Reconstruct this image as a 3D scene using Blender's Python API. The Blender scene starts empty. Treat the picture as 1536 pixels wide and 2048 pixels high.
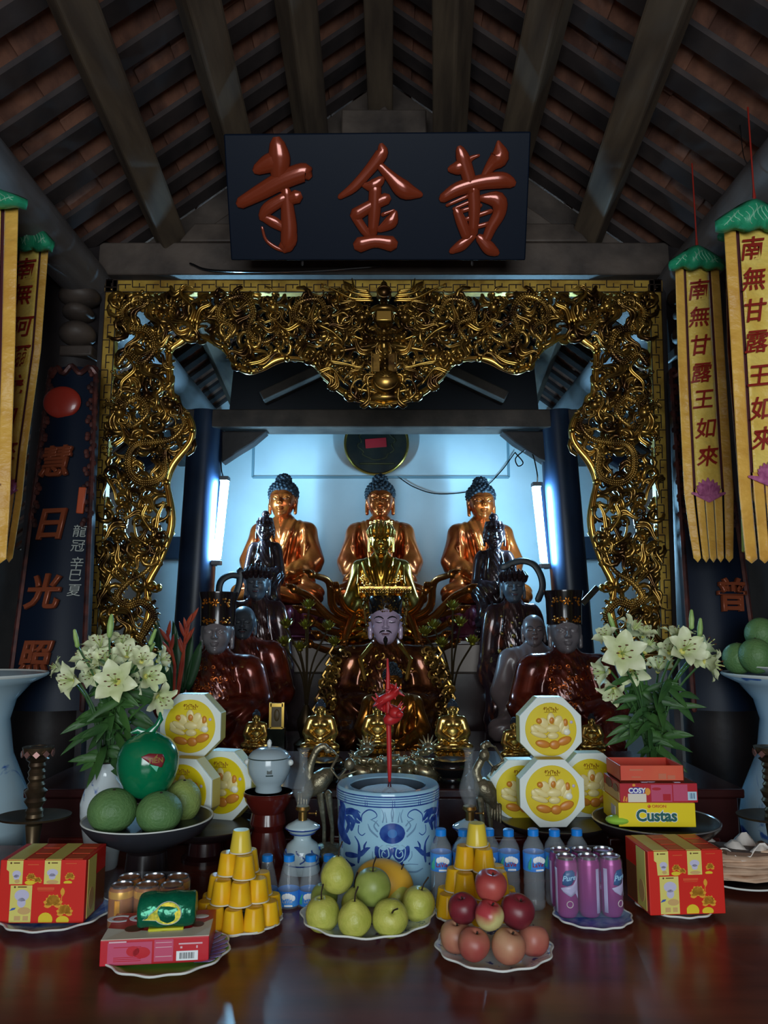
import bpy, bmesh, math, random
import numpy as np
from mathutils import Vector, Matrix, Euler

C = bpy.context.scene.collection
PI = math.pi
R = random.Random(7)
FPX, PITCH, EYE = 1550.0, math.radians(8.0), 1.55       # focal length in px (1536x2048), tilt up, eye height
CP, SP = math.cos(PITCH), math.sin(PITCH)
TZ = 0.85                                               # offering table top

# ------------------------------------------------------------------ camera, world, lights, exposure
cam = bpy.data.objects.new('camera', bpy.data.cameras.new('camera'))
C.objects.link(cam)
cam.location = (0, 0, EYE)
cam.rotation_euler = (PI/2 + PITCH, 0, 0)
cam.data.sensor_fit = 'VERTICAL'
cam.data.sensor_height = 24.0
cam.data.lens = 24.0*FPX/2048.0
cam.data.clip_start = 0.05
sc = bpy.context.scene
sc.camera = cam
sc.view_settings.view_transform = 'Standard'
sc.view_settings.look = 'None'
sc.view_settings.exposure = 0.0
sc.view_settings.gamma = 1.0
sc.view_settings.use_curve_mapping = False
sc.cycles.max_bounces = 8
sc.cycles.transmission_bounces = 8
sc.cycles.transparent_max_bounces = 12
sc.cycles.caustics_reflective = False
sc.cycles.caustics_refractive = False
sc.cycles.sample_clamp_indirect = 3.0

world = bpy.data.worlds.new('world')
sc.world = world
world.use_nodes = True
world.node_tree.nodes['Background'].inputs[0].default_value = (0.55, 0.75, 1.0, 1)
world.node_tree.nodes['Background'].inputs[1].default_value = 0.018

def area_light(name, loc, target, sx, sy, power, col):
    d = bpy.data.lights.new(name, 'AREA')
    d.shape = 'RECTANGLE'; d.size = sx; d.size_y = sy; d.energy = power; d.color = col
    o = bpy.data.objects.new(name, d); C.objects.link(o)
    o.location = loc
    o.rotation_euler = (Vector(target)-Vector(loc)).to_track_quat('-Z', 'Y').to_euler()
    return o
# daylight through the hall's open front doors, behind the visitor
area_light('door_daylight', (0.0, -2.85, 1.75), (0, 3, 1.35), 2.6, 2.0, 165, (0.86, 0.95, 1.0))
TUBE_EMIT = 480.0

# ------------------------------------------------------------------ pixel -> place helpers
def ray(px, py):
    u = (px-768.0)/FPX; w = (1024.0-py)/FPX
    return Vector((u, CP-w*SP, SP+w*CP))
def at(px, py, Y):
    d = ray(px, py); k = Y/d.y
    return Vector((d.x*k, Y, EYE+d.z*k))
def onz(px, py, z):
    d = ray(px, py); k = (z-EYE)/d.z
    return Vector((d.x*k, d.y*k, z))
def mpp(p):                                            # metres per pixel at a point
    return (p[1]*CP+(p[2]-EYE)*SP)/FPX

# ------------------------------------------------------------------ materials
def lin(c):
    return tuple((v/255/12.92 if v/255 <= .04045 else ((v/255+.055)/1.055)**2.4) for v in c)
MATS = {}
def mat(name, col, rough=.5, metal=0., col2=None, vs=8., bump=None, coat=0., trans=0., ior=1.45, emit=0., sheen=0., sss=0., stretch=None, lo=.35, hi=.65, spec=.5, alpha=1.):
    if name in MATS: return MATS[name]
    m = bpy.data.materials.new(name); m.use_nodes = True
    nt = m.node_tree; b = nt.nodes['Principled BSDF']
    c = lin(col)+(1,)
    b.inputs['Base Color'].default_value = c
    b.inputs['Roughness'].default_value = rough
    b.inputs['Metallic'].default_value = metal
    b.inputs['Coat Weight'].default_value = coat
    b.inputs['Coat Roughness'].default_value = .08
    b.inputs['Transmission Weight'].default_value = trans
    b.inputs['IOR'].default_value = ior
    b.inputs['Specular IOR Level'].default_value = spec
    b.inputs['Sheen Weight'].default_value = sheen
    b.inputs['Alpha'].default_value = alpha
    if sss: b.inputs['Subsurface Weight'].default_value = sss; b.inputs['Subsurface Radius'].default_value = (.03, .02, .006)
    if emit:
        b.inputs['Emission Color'].default_value = c
        b.inputs['Emission Strength'].default_value = emit
    if col2 is not None or bump is not None:
        tc = nt.nodes.new('ShaderNodeTexCoord'); mp = nt.nodes.new('ShaderNodeMapping')
        nt.links.new(tc.outputs['Object'], mp.inputs[0])
        if stretch: mp.inputs['Scale'].default_value = stretch
    if col2 is not None:
        n = nt.nodes.new('ShaderNodeTexNoise'); n.inputs['Scale'].default_value = vs; n.inputs['Detail'].default_value = 4
        r = nt.nodes.new('ShaderNodeValToRGB')
        r.color_ramp.elements[0].position = lo; r.color_ramp.elements[1].position = hi
        r.color_ramp.elements[0].color = c; r.color_ramp.elements[1].color = lin(col2)+(1,)
        nt.links.new(mp.outputs[0], n.inputs['Vector'])
        nt.links.new(n.outputs['Fac'], r.inputs[0]); nt.links.new(r.outputs[0], b.inputs['Base Color'])
    if bump is not None:
        n = nt.nodes.new('ShaderNodeTexNoise'); n.inputs['Scale'].default_value = bump[0]; n.inputs['Detail'].default_value = 3
        bp = nt.nodes.new('ShaderNodeBump'); bp.inputs['Strength'].default_value = bump[1]; bp.inputs['Distance'].default_value = .01
        nt.links.new(mp.outputs[0], n.inputs['Vector'])
        nt.links.new(n.outputs['Fac'], bp.inputs['Height']); nt.links.new(bp.outputs[0], b.inputs['Normal'])
    MATS[name] = m
    return m

# ------------------------------------------------------------------ mesh builder
def poly_span(poly, x):
    ys = []
    for i in range(len(poly)):
        (x0, y0), (x1, y1) = poly[i], poly[(i+1) % len(poly)]
        if (x0 <= x) != (x1 <= x): ys.append(y0+(y1-y0)*(x-x0)/(x1-x0))
    return (min(ys), max(ys)) if len(ys) > 1 else None
class MB:
    def __init__(s): s.V = []; s.F = []; s.I = []
    def add(s, vs, fs, mi=0):
        o = len(s.V); s.V.extend([tuple(v) for v in vs])
        for f in fs: s.F.append(tuple(i+o for i in f)); s.I.append(mi)
    def box(s, c, d, mi=0, rot=None, taper=1.0):
        x, y, z = d[0]/2, d[1]/2, d[2]/2
        vs = [Vector((sx*x*(taper if sz > 0 else 1), sy*y*(taper if sz > 0 else 1), sz*z)) for sz in (-1, 1) for sy in (-1, 1) for sx in (-1, 1)]
        if rot is not None:
            m = rot if isinstance(rot, Matrix) else Euler(rot).to_matrix()
            vs = [m @ v for v in vs]
        s.add([v+Vector(c) for v in vs], [(0, 2, 3, 1), (4, 5, 7, 6), (0, 1, 5, 4), (2, 6, 7, 3), (0, 4, 6, 2), (1, 3, 7, 5)], mi)
    def lathe(s, prof, n=32, mi=0, c=(0, 0, 0), sx=1., sy=1., wav=None, m=None, caps=True):
        vs = []; fs = []
        for (r, z) in prof:
            for k in range(n):
                a = 2*PI*k/n
                rr = r*(1+(wav[0]*math.cos(wav[1]*a) if wav and r > wav[2] else 0))
                v = Vector((rr*math.cos(a)*sx, rr*math.sin(a)*sy, z))
                if m is not None: v = m @ v
                vs.append(v+Vector(c))
        for j in range(len(prof)-1):
            for k in range(n):
                k2 = (k+1) % n
                fs.append((j*n+k, j*n+k2, (j+1)*n+k2, (j+1)*n+k))
        if caps and prof[0][0] > 1e-5: fs.append(tuple(range(n-1, -1, -1)))
        if caps and prof[-1][0] > 1e-5: fs.append(tuple((len(prof)-1)*n+k for k in range(n)))
        s.add(vs, fs, mi)
    def sphere(s, c, r, nu=16, nv=10, mi=0, rot=None):
        if not isinstance(r, (tuple, list, Vector)): r = (r, r, r)
        m = None if rot is None else Euler(rot).to_matrix()
        vs = []; fs = []
        for j in range(nv+1):
            t = PI*j/nv
            for k in range(nu):
                a = 2*PI*k/nu
                v = Vector((r[0]*math.sin(t)*math.cos(a), r[1]*math.sin(t)*math.sin(a), r[2]*math.cos(t)))
                if m: v = m @ v
                vs.append(v+Vector(c))
        for j in range(nv):
            for k in range(nu):
                k2 = (k+1) % nu
                fs.append((j*nu+k, (j+1)*nu+k, (j+1)*nu+k2, j*nu+k2))
        s.add(vs, fs, mi)
    def tube(s, pts, rad, n=8, mi=0, flat=None, cap=True):
        pts = [Vector(p) for p in pts]
        if not isinstance(rad, (list, tuple)): rad = [rad]*len(pts)
        rad = list(rad)
        if cap:                                        # rounded ends
            a = (pts[0]-pts[1]).normalized(); b = (pts[-1]-pts[-2]).normalized()
            pts = [pts[0]+a*rad[0]*.7]+pts+[pts[-1]+b*rad[-1]*.7]
            rad = [rad[0]*.45]+rad+[rad[-1]*.45]
        vs = []; fs = []; nrm = None
        for i, p in enumerate(pts):
            t = (pts[min(i+1, len(pts)-1)]-pts[max(i-1, 0)])
            t = t.normalized() if t.length > 1e-9 else Vector((0, 0, 1))
            if nrm is None:
                h = Vector((0, 1, 0)) if flat is None else Vector(flat[0])
                nrm = h-t*h.dot(t)
                if nrm.length < 1e-3: h = Vector((1, 0, .3)); nrm = h-t*h.dot(t)
                nrm.normalize()
            else:
                h = nrm if flat is None else Vector(flat[0])
                q = h-t*h.dot(t)
                nrm = q.normalized() if q.length > 1e-4 else nrm
            bn = t.cross(nrm)
            kf = 1 if flat is None else flat[1]
            for k in range(n):
                a = 2*PI*k/n
                vs.append(p+nrm*(rad[i]*kf*math.cos(a))+bn*(rad[i]*math.sin(a)))
        for i in range(len(pts)-1):
            for k in range(n):
                k2 = (k+1) % n
                fs.append((i*n+k, i*n+k2, (i+1)*n+k2, (i+1)*n+k))
        fs.append(tuple(range(n-1, -1, -1))); fs.append(tuple((len(pts)-1)*n+k for k in range(n)))
        s.add(vs, fs, mi)
    def prism(s, poly, f0, f1, mi=0):                  # poly of (a,b); f0/f1 map (a,b) -> 3D front / back
        n = len(poly)
        vs = [f0(*p) for p in poly]+[f1(*p) for p in poly]
        fs = [tuple(range(n)), tuple(range(2*n-1, n-1, -1))]
        for k in range(n): fs.append((k, n+k, n+(k+1) % n, (k+1) % n))
        s.add(vs, fs, mi)
    def curved(s, poly, f, mi=0, n=14, m=3):           # polygon laid over a curved surface in columns
        xs = [p[0] for p in poly]; a, b = min(xs), max(xs); cols = []
        for i in range(n+1):
            x = a+(b-a)*min(.999, max(.001, i/n)); sp = poly_span(poly, x)
            if sp: cols.append([f(x, sp[0]+(sp[1]-sp[0])*j/m) for j in range(m+1)])
        vs = sum(cols, []); w = m+1
        s.add(vs, [(i*w+j, i*w+j+1, (i+1)*w+j+1, (i+1)*w+j) for i in range(len(cols)-1) for j in range(m)], mi)
    def sheet(s, fn, nu, nv, mi=0):
        vs = [fn(i/nu, j/nv) for j in range(nv+1) for i in range(nu+1)]
        fs = [(j*(nu+1)+i, j*(nu+1)+i+1, (j+1)*(nu+1)+i+1, (j+1)*(nu+1)+i) for j in range(nv) for i in range(nu)]
        s.add(vs, fs, mi)
    def mesh(s, name, mats, smooth=35):
        me = bpy.data.meshes.new(name)
        me.from_pydata(s.V, [], s.F); me.update()
        bm = bmesh.new(); bm.from_mesh(me); bmesh.ops.recalc_face_normals(bm, faces=bm.faces); bm.to_mesh(me); bm.free()
        for m in (mats if isinstance(mats, (list, tuple)) else [mats]): me.materials.append(m)
        me.polygons.foreach_set('material_index', s.I)
        if smooth:
            me.polygons.foreach_set('use_smooth', [True]*len(me.polygons))
            if smooth < 180: me.set_sharp_from_angle(angle=math.radians(smooth))
        return me
    def build(s, name, mats, parent=None, smooth=35, bevel=0, solid=0, loc=None):
        o = bpy.data.objects.new(name, s.mesh(name, mats, smooth)); C.objects.link(o)
        if parent is not None: o.parent = parent
        if loc is not None: o.location = loc
        if solid:
            md = o.modifiers.new('thick', 'SOLIDIFY'); md.thickness = solid; md.offset = 0
        if bevel:
            md = o.modifiers.new('edge', 'BEVEL'); md.width = bevel; md.segments = 2; md.limit_method = 'ANGLE'; md.angle_limit = .6
        return o

def spline(pts, n=6):                                  # Catmull-Rom through points (any dimension)
    P = [np.array(p, float) for p in pts]
    P = [2*P[0]-P[1]]+P+[2*P[-1]-P[-2]]
    out = []
    for i in range(1, len(P)-2):
        for k in range(n):
            t = k/n
            out.append(.5*((2*P[i])+(-P[i-1]+P[i+1])*t+(2*P[i-1]-5*P[i]+4*P[i+1]-P[i+2])*t*t+(-P[i-1]+3*P[i]-3*P[i+1]+P[i+2])*t**3))
    out.append(P[-2])
    return out

def tag(o, label, cat, group=None):
    o['label'] = label; o['category'] = cat
    if group: o['group'] = group
    return o
def thing(name, label, cat, loc=(0, 0, 0), rz=0, group=None, rot=None, scale=None):
    o = bpy.data.objects.new(name, None); C.objects.link(o)
    o.empty_display_size = .02
    o.location = loc; o.rotation_euler = rot if rot else (0, 0, rz)
    if scale: o.scale = (scale, scale, scale)
    return tag(o, label, cat, group)
def struct(o):
    o['kind'] = 'structure'; return o
KIDS = {}
def kids(o): return [c for c in C.objects if c.parent is o]
def dup(root, label=None, loc=None, rz=None, group=None, rot=None, scale=None):
    r = root.copy(); C.objects.link(r)
    if label: r['label'] = label
    if group: r['group'] = group
    if loc is not None: r.location = loc
    if rz is not None: r.rotation_euler = (0, 0, rz)
    if rot is not None: r.rotation_euler = rot
    if scale is not None: r.scale = (scale, scale, scale)
    for ch in kids(root):
        c = ch.copy(); C.objects.link(c); c.parent = r
        for g in kids(ch):
            d = g.copy(); C.objects.link(d); d.parent = c
    return r

def text_mb(body, size, depth=.002, bold=0., shear=0., align='CENTER', squash=1., bevel=0.):
    cu = bpy.data.curves.new('txt', 'FONT'); cu.body = body; cu.size = size
    cu.extrude = depth/2; cu.offset = bold; cu.shear = shear; cu.align_x = align; cu.align_y = 'CENTER'
    cu.resolution_u = 3; cu.bevel_depth = bevel; cu.bevel_resolution = 1
    o = bpy.data.objects.new('txt', cu); C.objects.link(o)
    dg = bpy.context.evaluated_depsgraph_get()
    me = bpy.data.meshes.new_from_object(o.evaluated_get(dg))
    vs = [v.co.copy() for v in me.vertices]; fs = [tuple(p.vertices) for p in me.polygons]
    bpy.data.objects.remove(o); bpy.data.curves.remove(cu); bpy.data.meshes.remove(me)
    if squash != 1.: vs = [Vector((v.x*squash, v.y, v.z)) for v in vs]
    return vs, fs
def text_into(mb, body, size, m4, mi=0, **k):
    vs, fs = text_mb(body, size, **k)
    mb.add([m4 @ v for v in vs], fs, mi)
def frame(o, ex, ey):                                  # text plane: x along ex, y along ey, normal ex x ey
    ex = Vector(ex).normalized(); ey = Vector(ey); ey = (ey-ex*ey.dot(ex)).normalized(); ez = ex.cross(ey)
    return Matrix(((ex.x, ey.x, ez.x, o[0]), (ex.y, ey.y, ez.y, o[1]), (ex.z, ey.z, ez.z, o[2]), (0, 0, 0, 1)))

# ------------------------------------------------------------------ signed-distance sculpting (for statues and fruit)
def smin(a, b, k):
    h = np.maximum(k-np.abs(a-b), 0)/k
    return np.minimum(a, b)-h*h*k*.25
def smax(a, b, k): return -smin(-a, -b, k)
def ell(P, c, r):
    q = [(P[i]-c[i])/r[i] for i in range(3)]
    k0 = np.sqrt(q[0]**2+q[1]**2+q[2]**2)
    k1 = np.sqrt((q[0]/r[0])**2+(q[1]/r[1])**2+(q[2]/r[2])**2)+1e-6
    return k0*(k0-1)/k1
def cap(P, a, b, ra, rb):
    d = [b[i]-a[i] for i in range(3)]; L = sum(x*x for x in d)+1e-12
    t = np.clip(sum((P[i]-a[i])*d[i] for i in range(3))/L, 0, 1)
    return np.sqrt(sum((P[i]-a[i]-t*d[i])**2 for i in range(3)))-(ra+(rb-ra)*t)
def chain(P, pts, k=.02):
    f = None
    for a, b in zip(pts[:-1], pts[1:]):
        g = cap(P, a[:3], b[:3], a[3], b[3]); f = g if f is None else smin(f, g, k)
    return f
def nets(fn, lo, hi, h):
    ax = [np.arange(lo[i], hi[i]+h, h, dtype=np.float32) for i in range(3)]
    P = np.meshgrid(*ax, indexing='ij')
    D = fn(P).astype(np.float32); S = D < 0
    n = tuple(x-1 for x in D.shape)
    def cn(A, o): return A[o[0]:o[0]+n[0], o[1]:o[1]+n[1], o[2]:o[2]+n[2]]
    cs = [(i, j, k) for i in (0, 1) for j in (0, 1) for k in (0, 1)]
    cnt = sum(cn(S, c).astype(np.int8) for c in cs)
    act = (cnt > 0) & (cnt < 8)
    idx = -np.ones(n, np.int64); ii = np.argwhere(act); idx[act] = np.arange(len(ii))
    pos = np.zeros((len(ii), 3)); w = np.zeros(len(ii))
    vals = {c: D[ii[:, 0]+c[0], ii[:, 1]+c[1], ii[:, 2]+c[2]] for c in cs}
    for a in cs:
        for x in range(3):
            if a[x] == 0:
                b = list(a); b[x] = 1; b = tuple(b)
                va, vb = vals[a], vals[b]; m = (va < 0) != (vb < 0)
                t = np.where(m, va/(va-vb+1e-12*(va == vb)), 0)
                q = np.tile(np.array(a, float), (len(ii), 1)); q[:, x] = t
                pos += q*m[:, None]; w += m
    pos = (ii+pos/np.maximum(w, 1)[:, None])*h+np.array(lo)
    F = []
    for x in range(3):
        u, v = (x+1) % 3, (x+2) % 3
        sl0 = [slice(None)]*3; sl1 = [slice(None)]*3
        sl0[x] = slice(0, -1); sl1[x] = slice(1, None)
        a = S[tuple(sl0)]; b = S[tuple(sl1)]
        e = np.argwhere(a != b)
        e = e[(e[:, u] > 0) & (e[:, v] > 0) & (e[:, u] < n[u]) & (e[:, v] < n[v])]
        if len(e) == 0: continue
        fl = a[e[:, 0], e[:, 1], e[:, 2]]
        def I(du, dv):
            q = e.copy(); q[:, u] -= du; q[:, v] -= dv
            return idx[q[:, 0], q[:, 1], q[:, 2]]
        quad = np.stack([I(1, 1), I(0, 1), I(0, 0), I(1, 0)], 1)
        quad[~fl] = quad[~fl][:, ::-1]
        F.append(quad)
    F = np.concatenate(F)
    return pos, F
def sdf_obj(name, m, fn, lo, hi, h, parent=None, loc=None, disp=None):
    me = sdf_mesh(name, m, fn, lo, hi, h)
    o = bpy.data.objects.new(name, me); C.objects.link(o)
    if parent is not None: o.parent = parent
    if loc is not None: o.location = loc
    return o
def sdf_mesh(name, m, fn, lo, hi, h):
    v, f = nets(fn, lo, hi, h)
    me = bpy.data.meshes.new(name); me.from_pydata(v.tolist(), [], f.tolist()); me.update()
    me.materials.append(m)
    me.polygons.foreach_set('use_smooth', [True]*len(me.polygons))
    return me
def put(name, me, parent, loc=None, rot=None, scale=None):
    o = bpy.data.objects.new(name, me); C.objects.link(o); o.parent = parent
    if loc is not None: o.location = loc
    if rot is not None: o.rotation_euler = rot
    if scale is not None: o.scale = scale
    return o
# ================================================================== MATERIALS SHARED
WOOD = mat('old_timber', (92, 80, 72), .55, col2=(58, 50, 46), vs=5, bump=(14, .35), stretch=(1, 1, 1))
WOODD = mat('dark_timber', (52, 46, 46), .5, col2=(36, 32, 34), vs=5, bump=(12, .3))
PURLIN = mat('purlin_timber', (112, 96, 78), .65, col2=(78, 66, 56), vs=4, bump=(10, .3), stretch=(3, .4, 3))
COLM = mat('column_lacquer', (38, 56, 84), .35, col2=(28, 40, 62), vs=3)
WALLW = mat('white_plaster', (214, 224, 226), .7, col2=(200, 210, 212), vs=2)
GOLD = mat('gilded_carving', (192, 152, 76), .28, .9, col2=(78, 54, 32), vs=13, lo=.32, hi=.62)
GOLDB = mat('bright_gold', (206, 166, 84), .28, 1.)
FRET = mat('fret_gold', (226, 186, 84), .4, .6, col2=(168, 128, 54), vs=12)
LACR = mat('red_lacquer', (86, 26, 20), .22, col2=(62, 18, 16), vs=4, coat=.4)
LACD = mat('dark_red_lacquer', (50, 18, 18), .25, col2=(38, 14, 16), vs=4, coat=.3)
NAVY = mat('navy_lacquer', (14, 24, 40), .45, spec=.2)
RUST = mat('rust_lacquer', (150, 62, 36), .2, .25, coat=.5)
WHITEC = mat('white_ceramic', (206, 216, 218), .12, coat=.3)
COBALT = mat('cobalt_glaze', (30, 62, 140), .12, col2=(58, 96, 170), vs=30, coat=.3)
BLACKG = mat('black_gloss', (16, 16, 18), .15)

# ================================================================== THE HALL
# floor
mb = MB(); mb.box((0, 1.7, -.05), (5.9, 9.3, .1)); FLOOR = struct(mb.build('floor', mat('floor_tile', (96, 74, 62), .4, col2=(80, 60, 52), vs=3), smooth=0))
YB = 6.2
# back wall
mb = MB(); mb.box((0, YB+.05, 1.9), (5.9, .1, 3.8)); struct(mb.build('wall_back', WALLW, smooth=0))
for nm, sx in (('wall_left', -1), ('wall_right', 1)):
    mb = MB(); mb.box((sx*2.9, 1.7, 1.05), (.1, 9.3, 2.1)); struct(mb.build(nm, mat('side_wall', (70, 62, 60), .7, col2=(52, 46, 46), vs=4), smooth=0))
# front wall with the open doorway the daylight comes through
mb = MB()
mb.box((-2.15, -2.9, 1.6), (1.5, .1, 3.2)); mb.box((2.15, -2.9, 1.6), (1.5, .1, 3.2)); mb.box((0, -2.9, 3.05), (2.8, .1, .5))
struct(mb.build('wall_front', mat('side_wall', (70, 62, 60)), smooth=0))

YT = 3.5                                               # plane of the front truss and the carved portal
pR = at(768, 140, YT); pE = at(200, 530, YT)
SL = (pR.z-pE.z)/abs(pE.x)                             # roof slope
ZR = pR.z
def roofz(x): return ZR-SL*abs(x)
TILE = mat('terracotta_tile', (176, 122, 98), .85, col2=(118, 82, 70), vs=7, bump=(30, .3), stretch=(1.5, .6, 1.5))
RAFT = mat('rafter_timber', (70, 60, 58), .75, col2=(46, 40, 41), vs=6)
mb = MB()
nt = 22
for s in (-1, 1):                                      # tiles: stepped courses between rafters, lapping downhill
    for k in range(nt):
        x0 = 3.0*k/nt; x1 = 3.0*(k+1)/nt
        a, b = (roofz(x0)+.10, roofz(x1)+.10)
        for q in range(13):
            y0 = -2.9+q*.7+(.0 if k % 2 else .35)*0; y1 = y0+.694
            zz = .006*((k*7+q*5) % 3)
            mb.add([(s*x0, y0, a+zz), (s*x1, y0, b-.008+zz), (s*x1, y1, b-.008+zz), (s*x0, y1, a+zz),
                    (s*x0, y0, a+.03+zz), (s*x1, y0, b+.022+zz), (s*x1, y1, b+.022+zz), (s*x0, y1, a+.03+zz)],
                   [(0, 1, 2, 3), (7, 6, 5, 4), (0, 4, 5, 1), (1, 5, 6, 2), (2, 6, 7, 3), (3, 7, 4, 0)])
CEIL = struct(mb.build('ceiling', TILE, smooth=0))
ang = math.atan(SL)
for s in (-1, 1):
    for k in range(25):
        y = 1.40+.2*k
        mb = MB(); L = 3.0/math.cos(ang)
        mb.box((s*1.5, y, roofz(1.5)+.078), (L, .084, .022), rot=(0, s*ang, 0))
        mb.build('rafter', RAFT, CEIL, smooth=0)
# purlins running the length of the hall
# each given by two picture points: where it leaves the top of the view and where it meets the truss
PUR = [(144, 0, 322, 430), (396, 0, 466, 270), (591, 0, 619, 235), (757, 0, 760, 165), (907, 0, 901, 230), (1102, 0, 1040, 265), (1345, 0, 1193, 425)]
def roof_hit(px, py, drop):
    d = ray(px, py); s = 1 if d.x >= 0 else -1
    k = (ZR-drop-EYE)/(d.z+SL*abs(d.x)); return Vector((d.x*k, d.y*k, EYE+d.z*k))
for (x0, y0, x1, y1) in PUR:
    A, B = roof_hit(x0, y0, .10), roof_hit(x1, y1, .10)
    u = (B-A)/(B.y-A.y); a_, b_ = A+u*(-1.2-A.y), A+u*(YB-A.y)
    d_ = (b_-a_); xm = (a_.x+b_.x)/2; tilt = 0 if abs(xm) < .12 else (ang if xm > 0 else -ang)
    m3 = d_.to_track_quat('Y', 'Z').to_matrix() @ Matrix.Rotation(tilt, 3, 'Y')
    mb = MB(); mb.box((a_+b_)/2, (.125, d_.length, .13), rot=m3)
    mb.build('purlin', PURLIN, CEIL, smooth=0, bevel=.012)
# round eave purlins
n_tr = [0]
def trim(mb, m, smooth=35, bevel=.008):
    n_tr[0] += 1
    return struct(mb.build('trim_%d' % n_tr[0], m, smooth=smooth, bevel=bevel))
for s in (-1, 1):
    x = 1.40; z = roofz(x)-.07
    mb = MB(); mb.tube([(s*x, -2.8, z), (s*x, 6.2, z)], .105, n=20, cap=False)
    trim(mb, mat('eave_timber', (128, 126, 128), .55, col2=(96, 92, 92), vs=4, bump=(12, .3), stretch=(2, .4, 2)), bevel=0)
# front truss: tie beam, sloped principals, post
zt0, zt1 = at(768, 556, YT).z, at(768, 492, YT).z
mb = MB(); mb.box((0, YT+.06, (zt0+zt1)/2), (2.9, .2, zt1-zt0)); trim(mb, WOOD)
for s in (-1, 1):
    mb = MB(); L = 1.62/math.cos(ang)
    mb.box((s*.76, YT+.1+.004*s, roofz(.76)-.27), (L, .15, .15), rot=(0, s*ang, 0)); trim(mb, WOOD)
    mb = MB(); mb.box((s*.62, YT+.1, (zt1+roofz(.62)-.2)/2), (.16, .13, roofz(.62)-.2-zt1+.1)); trim(mb, WOOD)
    a = at(768+s*300, 495, YT); mb = MB(); mb.box((a.x, YT+.02, zt1+.05), (.5, .14, .10), taper=.75); trim(mb, WOOD)
mb = MB(); mb.box((0, YT+.1, (zt1+ZR-.2)/2), (.42, .17, ZR-.2-zt1)); trim(mb, WOOD)
mb = MB(); mb.prism([(-1.35, zt1), (1.35, zt1), (1.35, roofz(1.35)+.07), (0, ZR+.07), (-1.35, roofz(1.35)+.07)], lambda a, b: Vector((a, YT+.165, b)), lambda a, b: Vector((a, YT+.2, b))); trim(mb, WOOD, bevel=0)
# second truss before the back wall
Y2 = 5.08
zb0, zb1 = at(768, 862, Y2).z, at(768, 826, Y2).z
mb = MB(); mb.box((0, Y2, (zb0+zb1)/2), (2.75, .2, zb1-zb0)); trim(mb, WOOD)
mb = MB()                                              # boarded dark gable above that beam
mb.prism([(-1.04, zb1), (1.04, zb1), (1.0, roofz(1.0)), (0, ZR), (-1.0, roofz(1.0))], lambda a, b: Vector((a, Y2-.02, b)), lambda a, b: Vector((a, Y2+.04, b)))
trim(mb, mat('gable_board', (26, 30, 40), .6), bevel=0)
for s in (-1, 1):
    mb = MB(); p0 = at(768+s*130, 768, Y2-.15); mb.box((p0.x+s*.15, Y2-.12, p0.z+.02), (.5, .12, .07), rot=(0, s*.45, 0)); trim(mb, WOOD)
# columns
def column(x0, y0, x1, y1, z1, r, m):
    mb = MB(); mb.tube([(x0, y0, 0.0), (x0+(x1-x0)*.5, y0+(y1-y0)*.5, z1*.5), (x1, y1, z1)], [r*1.04, r*1.02, r], n=28, cap=False)
    return trim(mb, m, bevel=0)
for s in (-1, 1):
    column(s*1.52, YT+.05, s*1.47, YT+.05, zt1+.05, .155, WOODD)
    # rear columns: dark, leaning inward
    a = at(768+s*352 if s > 0 else 407, 934, Y2); b = at(768+s*372 if s > 0 else 391, 1180, Y2)
    k = (b.x-a.x)/(b.z-a.z)
    column(a.x+k*(0-a.z), Y2, a.x+k*(zb1-a.z), Y2, zb1, .118, COLM)
    # curved bracket under the rear beam
    mb = MB()
    q = [(768+s*325, 925), (768+s*325, 862), (768+s*235, 862), (768+s*262, 885), (768+s*295, 905)]
    mb.prism(q, lambda a_, b_: at(a_, b_, Y2-.05), lambda a_, b_: at(a_, b_, Y2-.05)+Vector((0, .12, 0)))
    trim(mb, WOODD)
    # wall posts' rail beyond the columns
    za, zc = at(768, 1120, YB).z, at(768, 1076, YB).z
    mb = MB(); mb.box((s*2.0, YB-.05, (za+zc)/2), (1.35, .12, zc-za)); trim(mb, mat('rail_navy', (34, 48, 66), .5))
    # slanted dark brace beside the column
    mb = MB(); mb.box((s*1.95, YB-.06, at(768, 935, YB).z+.08), (1.4, .1, .22), rot=(0, s*.55, 0)); trim(mb, COLM)
    # long tie from truss to truss along the side
    mb = MB(); mb.box((s*1.62, (YT+YB)/2, at(768, 1000, 4.5).z+.62), (.1, YB-YT, .16)); trim(mb, WOODD)
    # carved bracket at the column head (grey, stacked lobes)
    mb = MB(); c = at(148 if s < 0 else 1388, 640, YT-.15)
    for (dz, w, h) in ((.13, .15, .09), (.05, .11, .07), (-.05, .13, .1)):
        mb.sphere((c.x, YT-.10, c.z+dz), (w/1.6, .09, h/1.7), 20, 10)
    mb.box((c.x, YT-.05, c.z-.13), (.15, .14, .05)); mb.box((c.x, YT-.04, c.z+.2), (.12, .12, .06))
    trim(mb, WOOD)

# raised panel outline on the back wall
mb = MB()
a = at(506, 955, YB); b = at(1017, 957, YB); t = .018; top = zb1+.1
mb.box(((a.x+b.x)/2, YB-.012, a.z), (b.x-a.x, .024, t)); mb.box((a.x, YB-.012, (a.z+top)/2), (t, .024, top-a.z)); mb.box((b.x, YB-.012, (a.z+top)/2), (t, .024, top-a.z))
trim(mb, mat('panel_edge', (120, 150, 160), .6), bevel=0)

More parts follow.
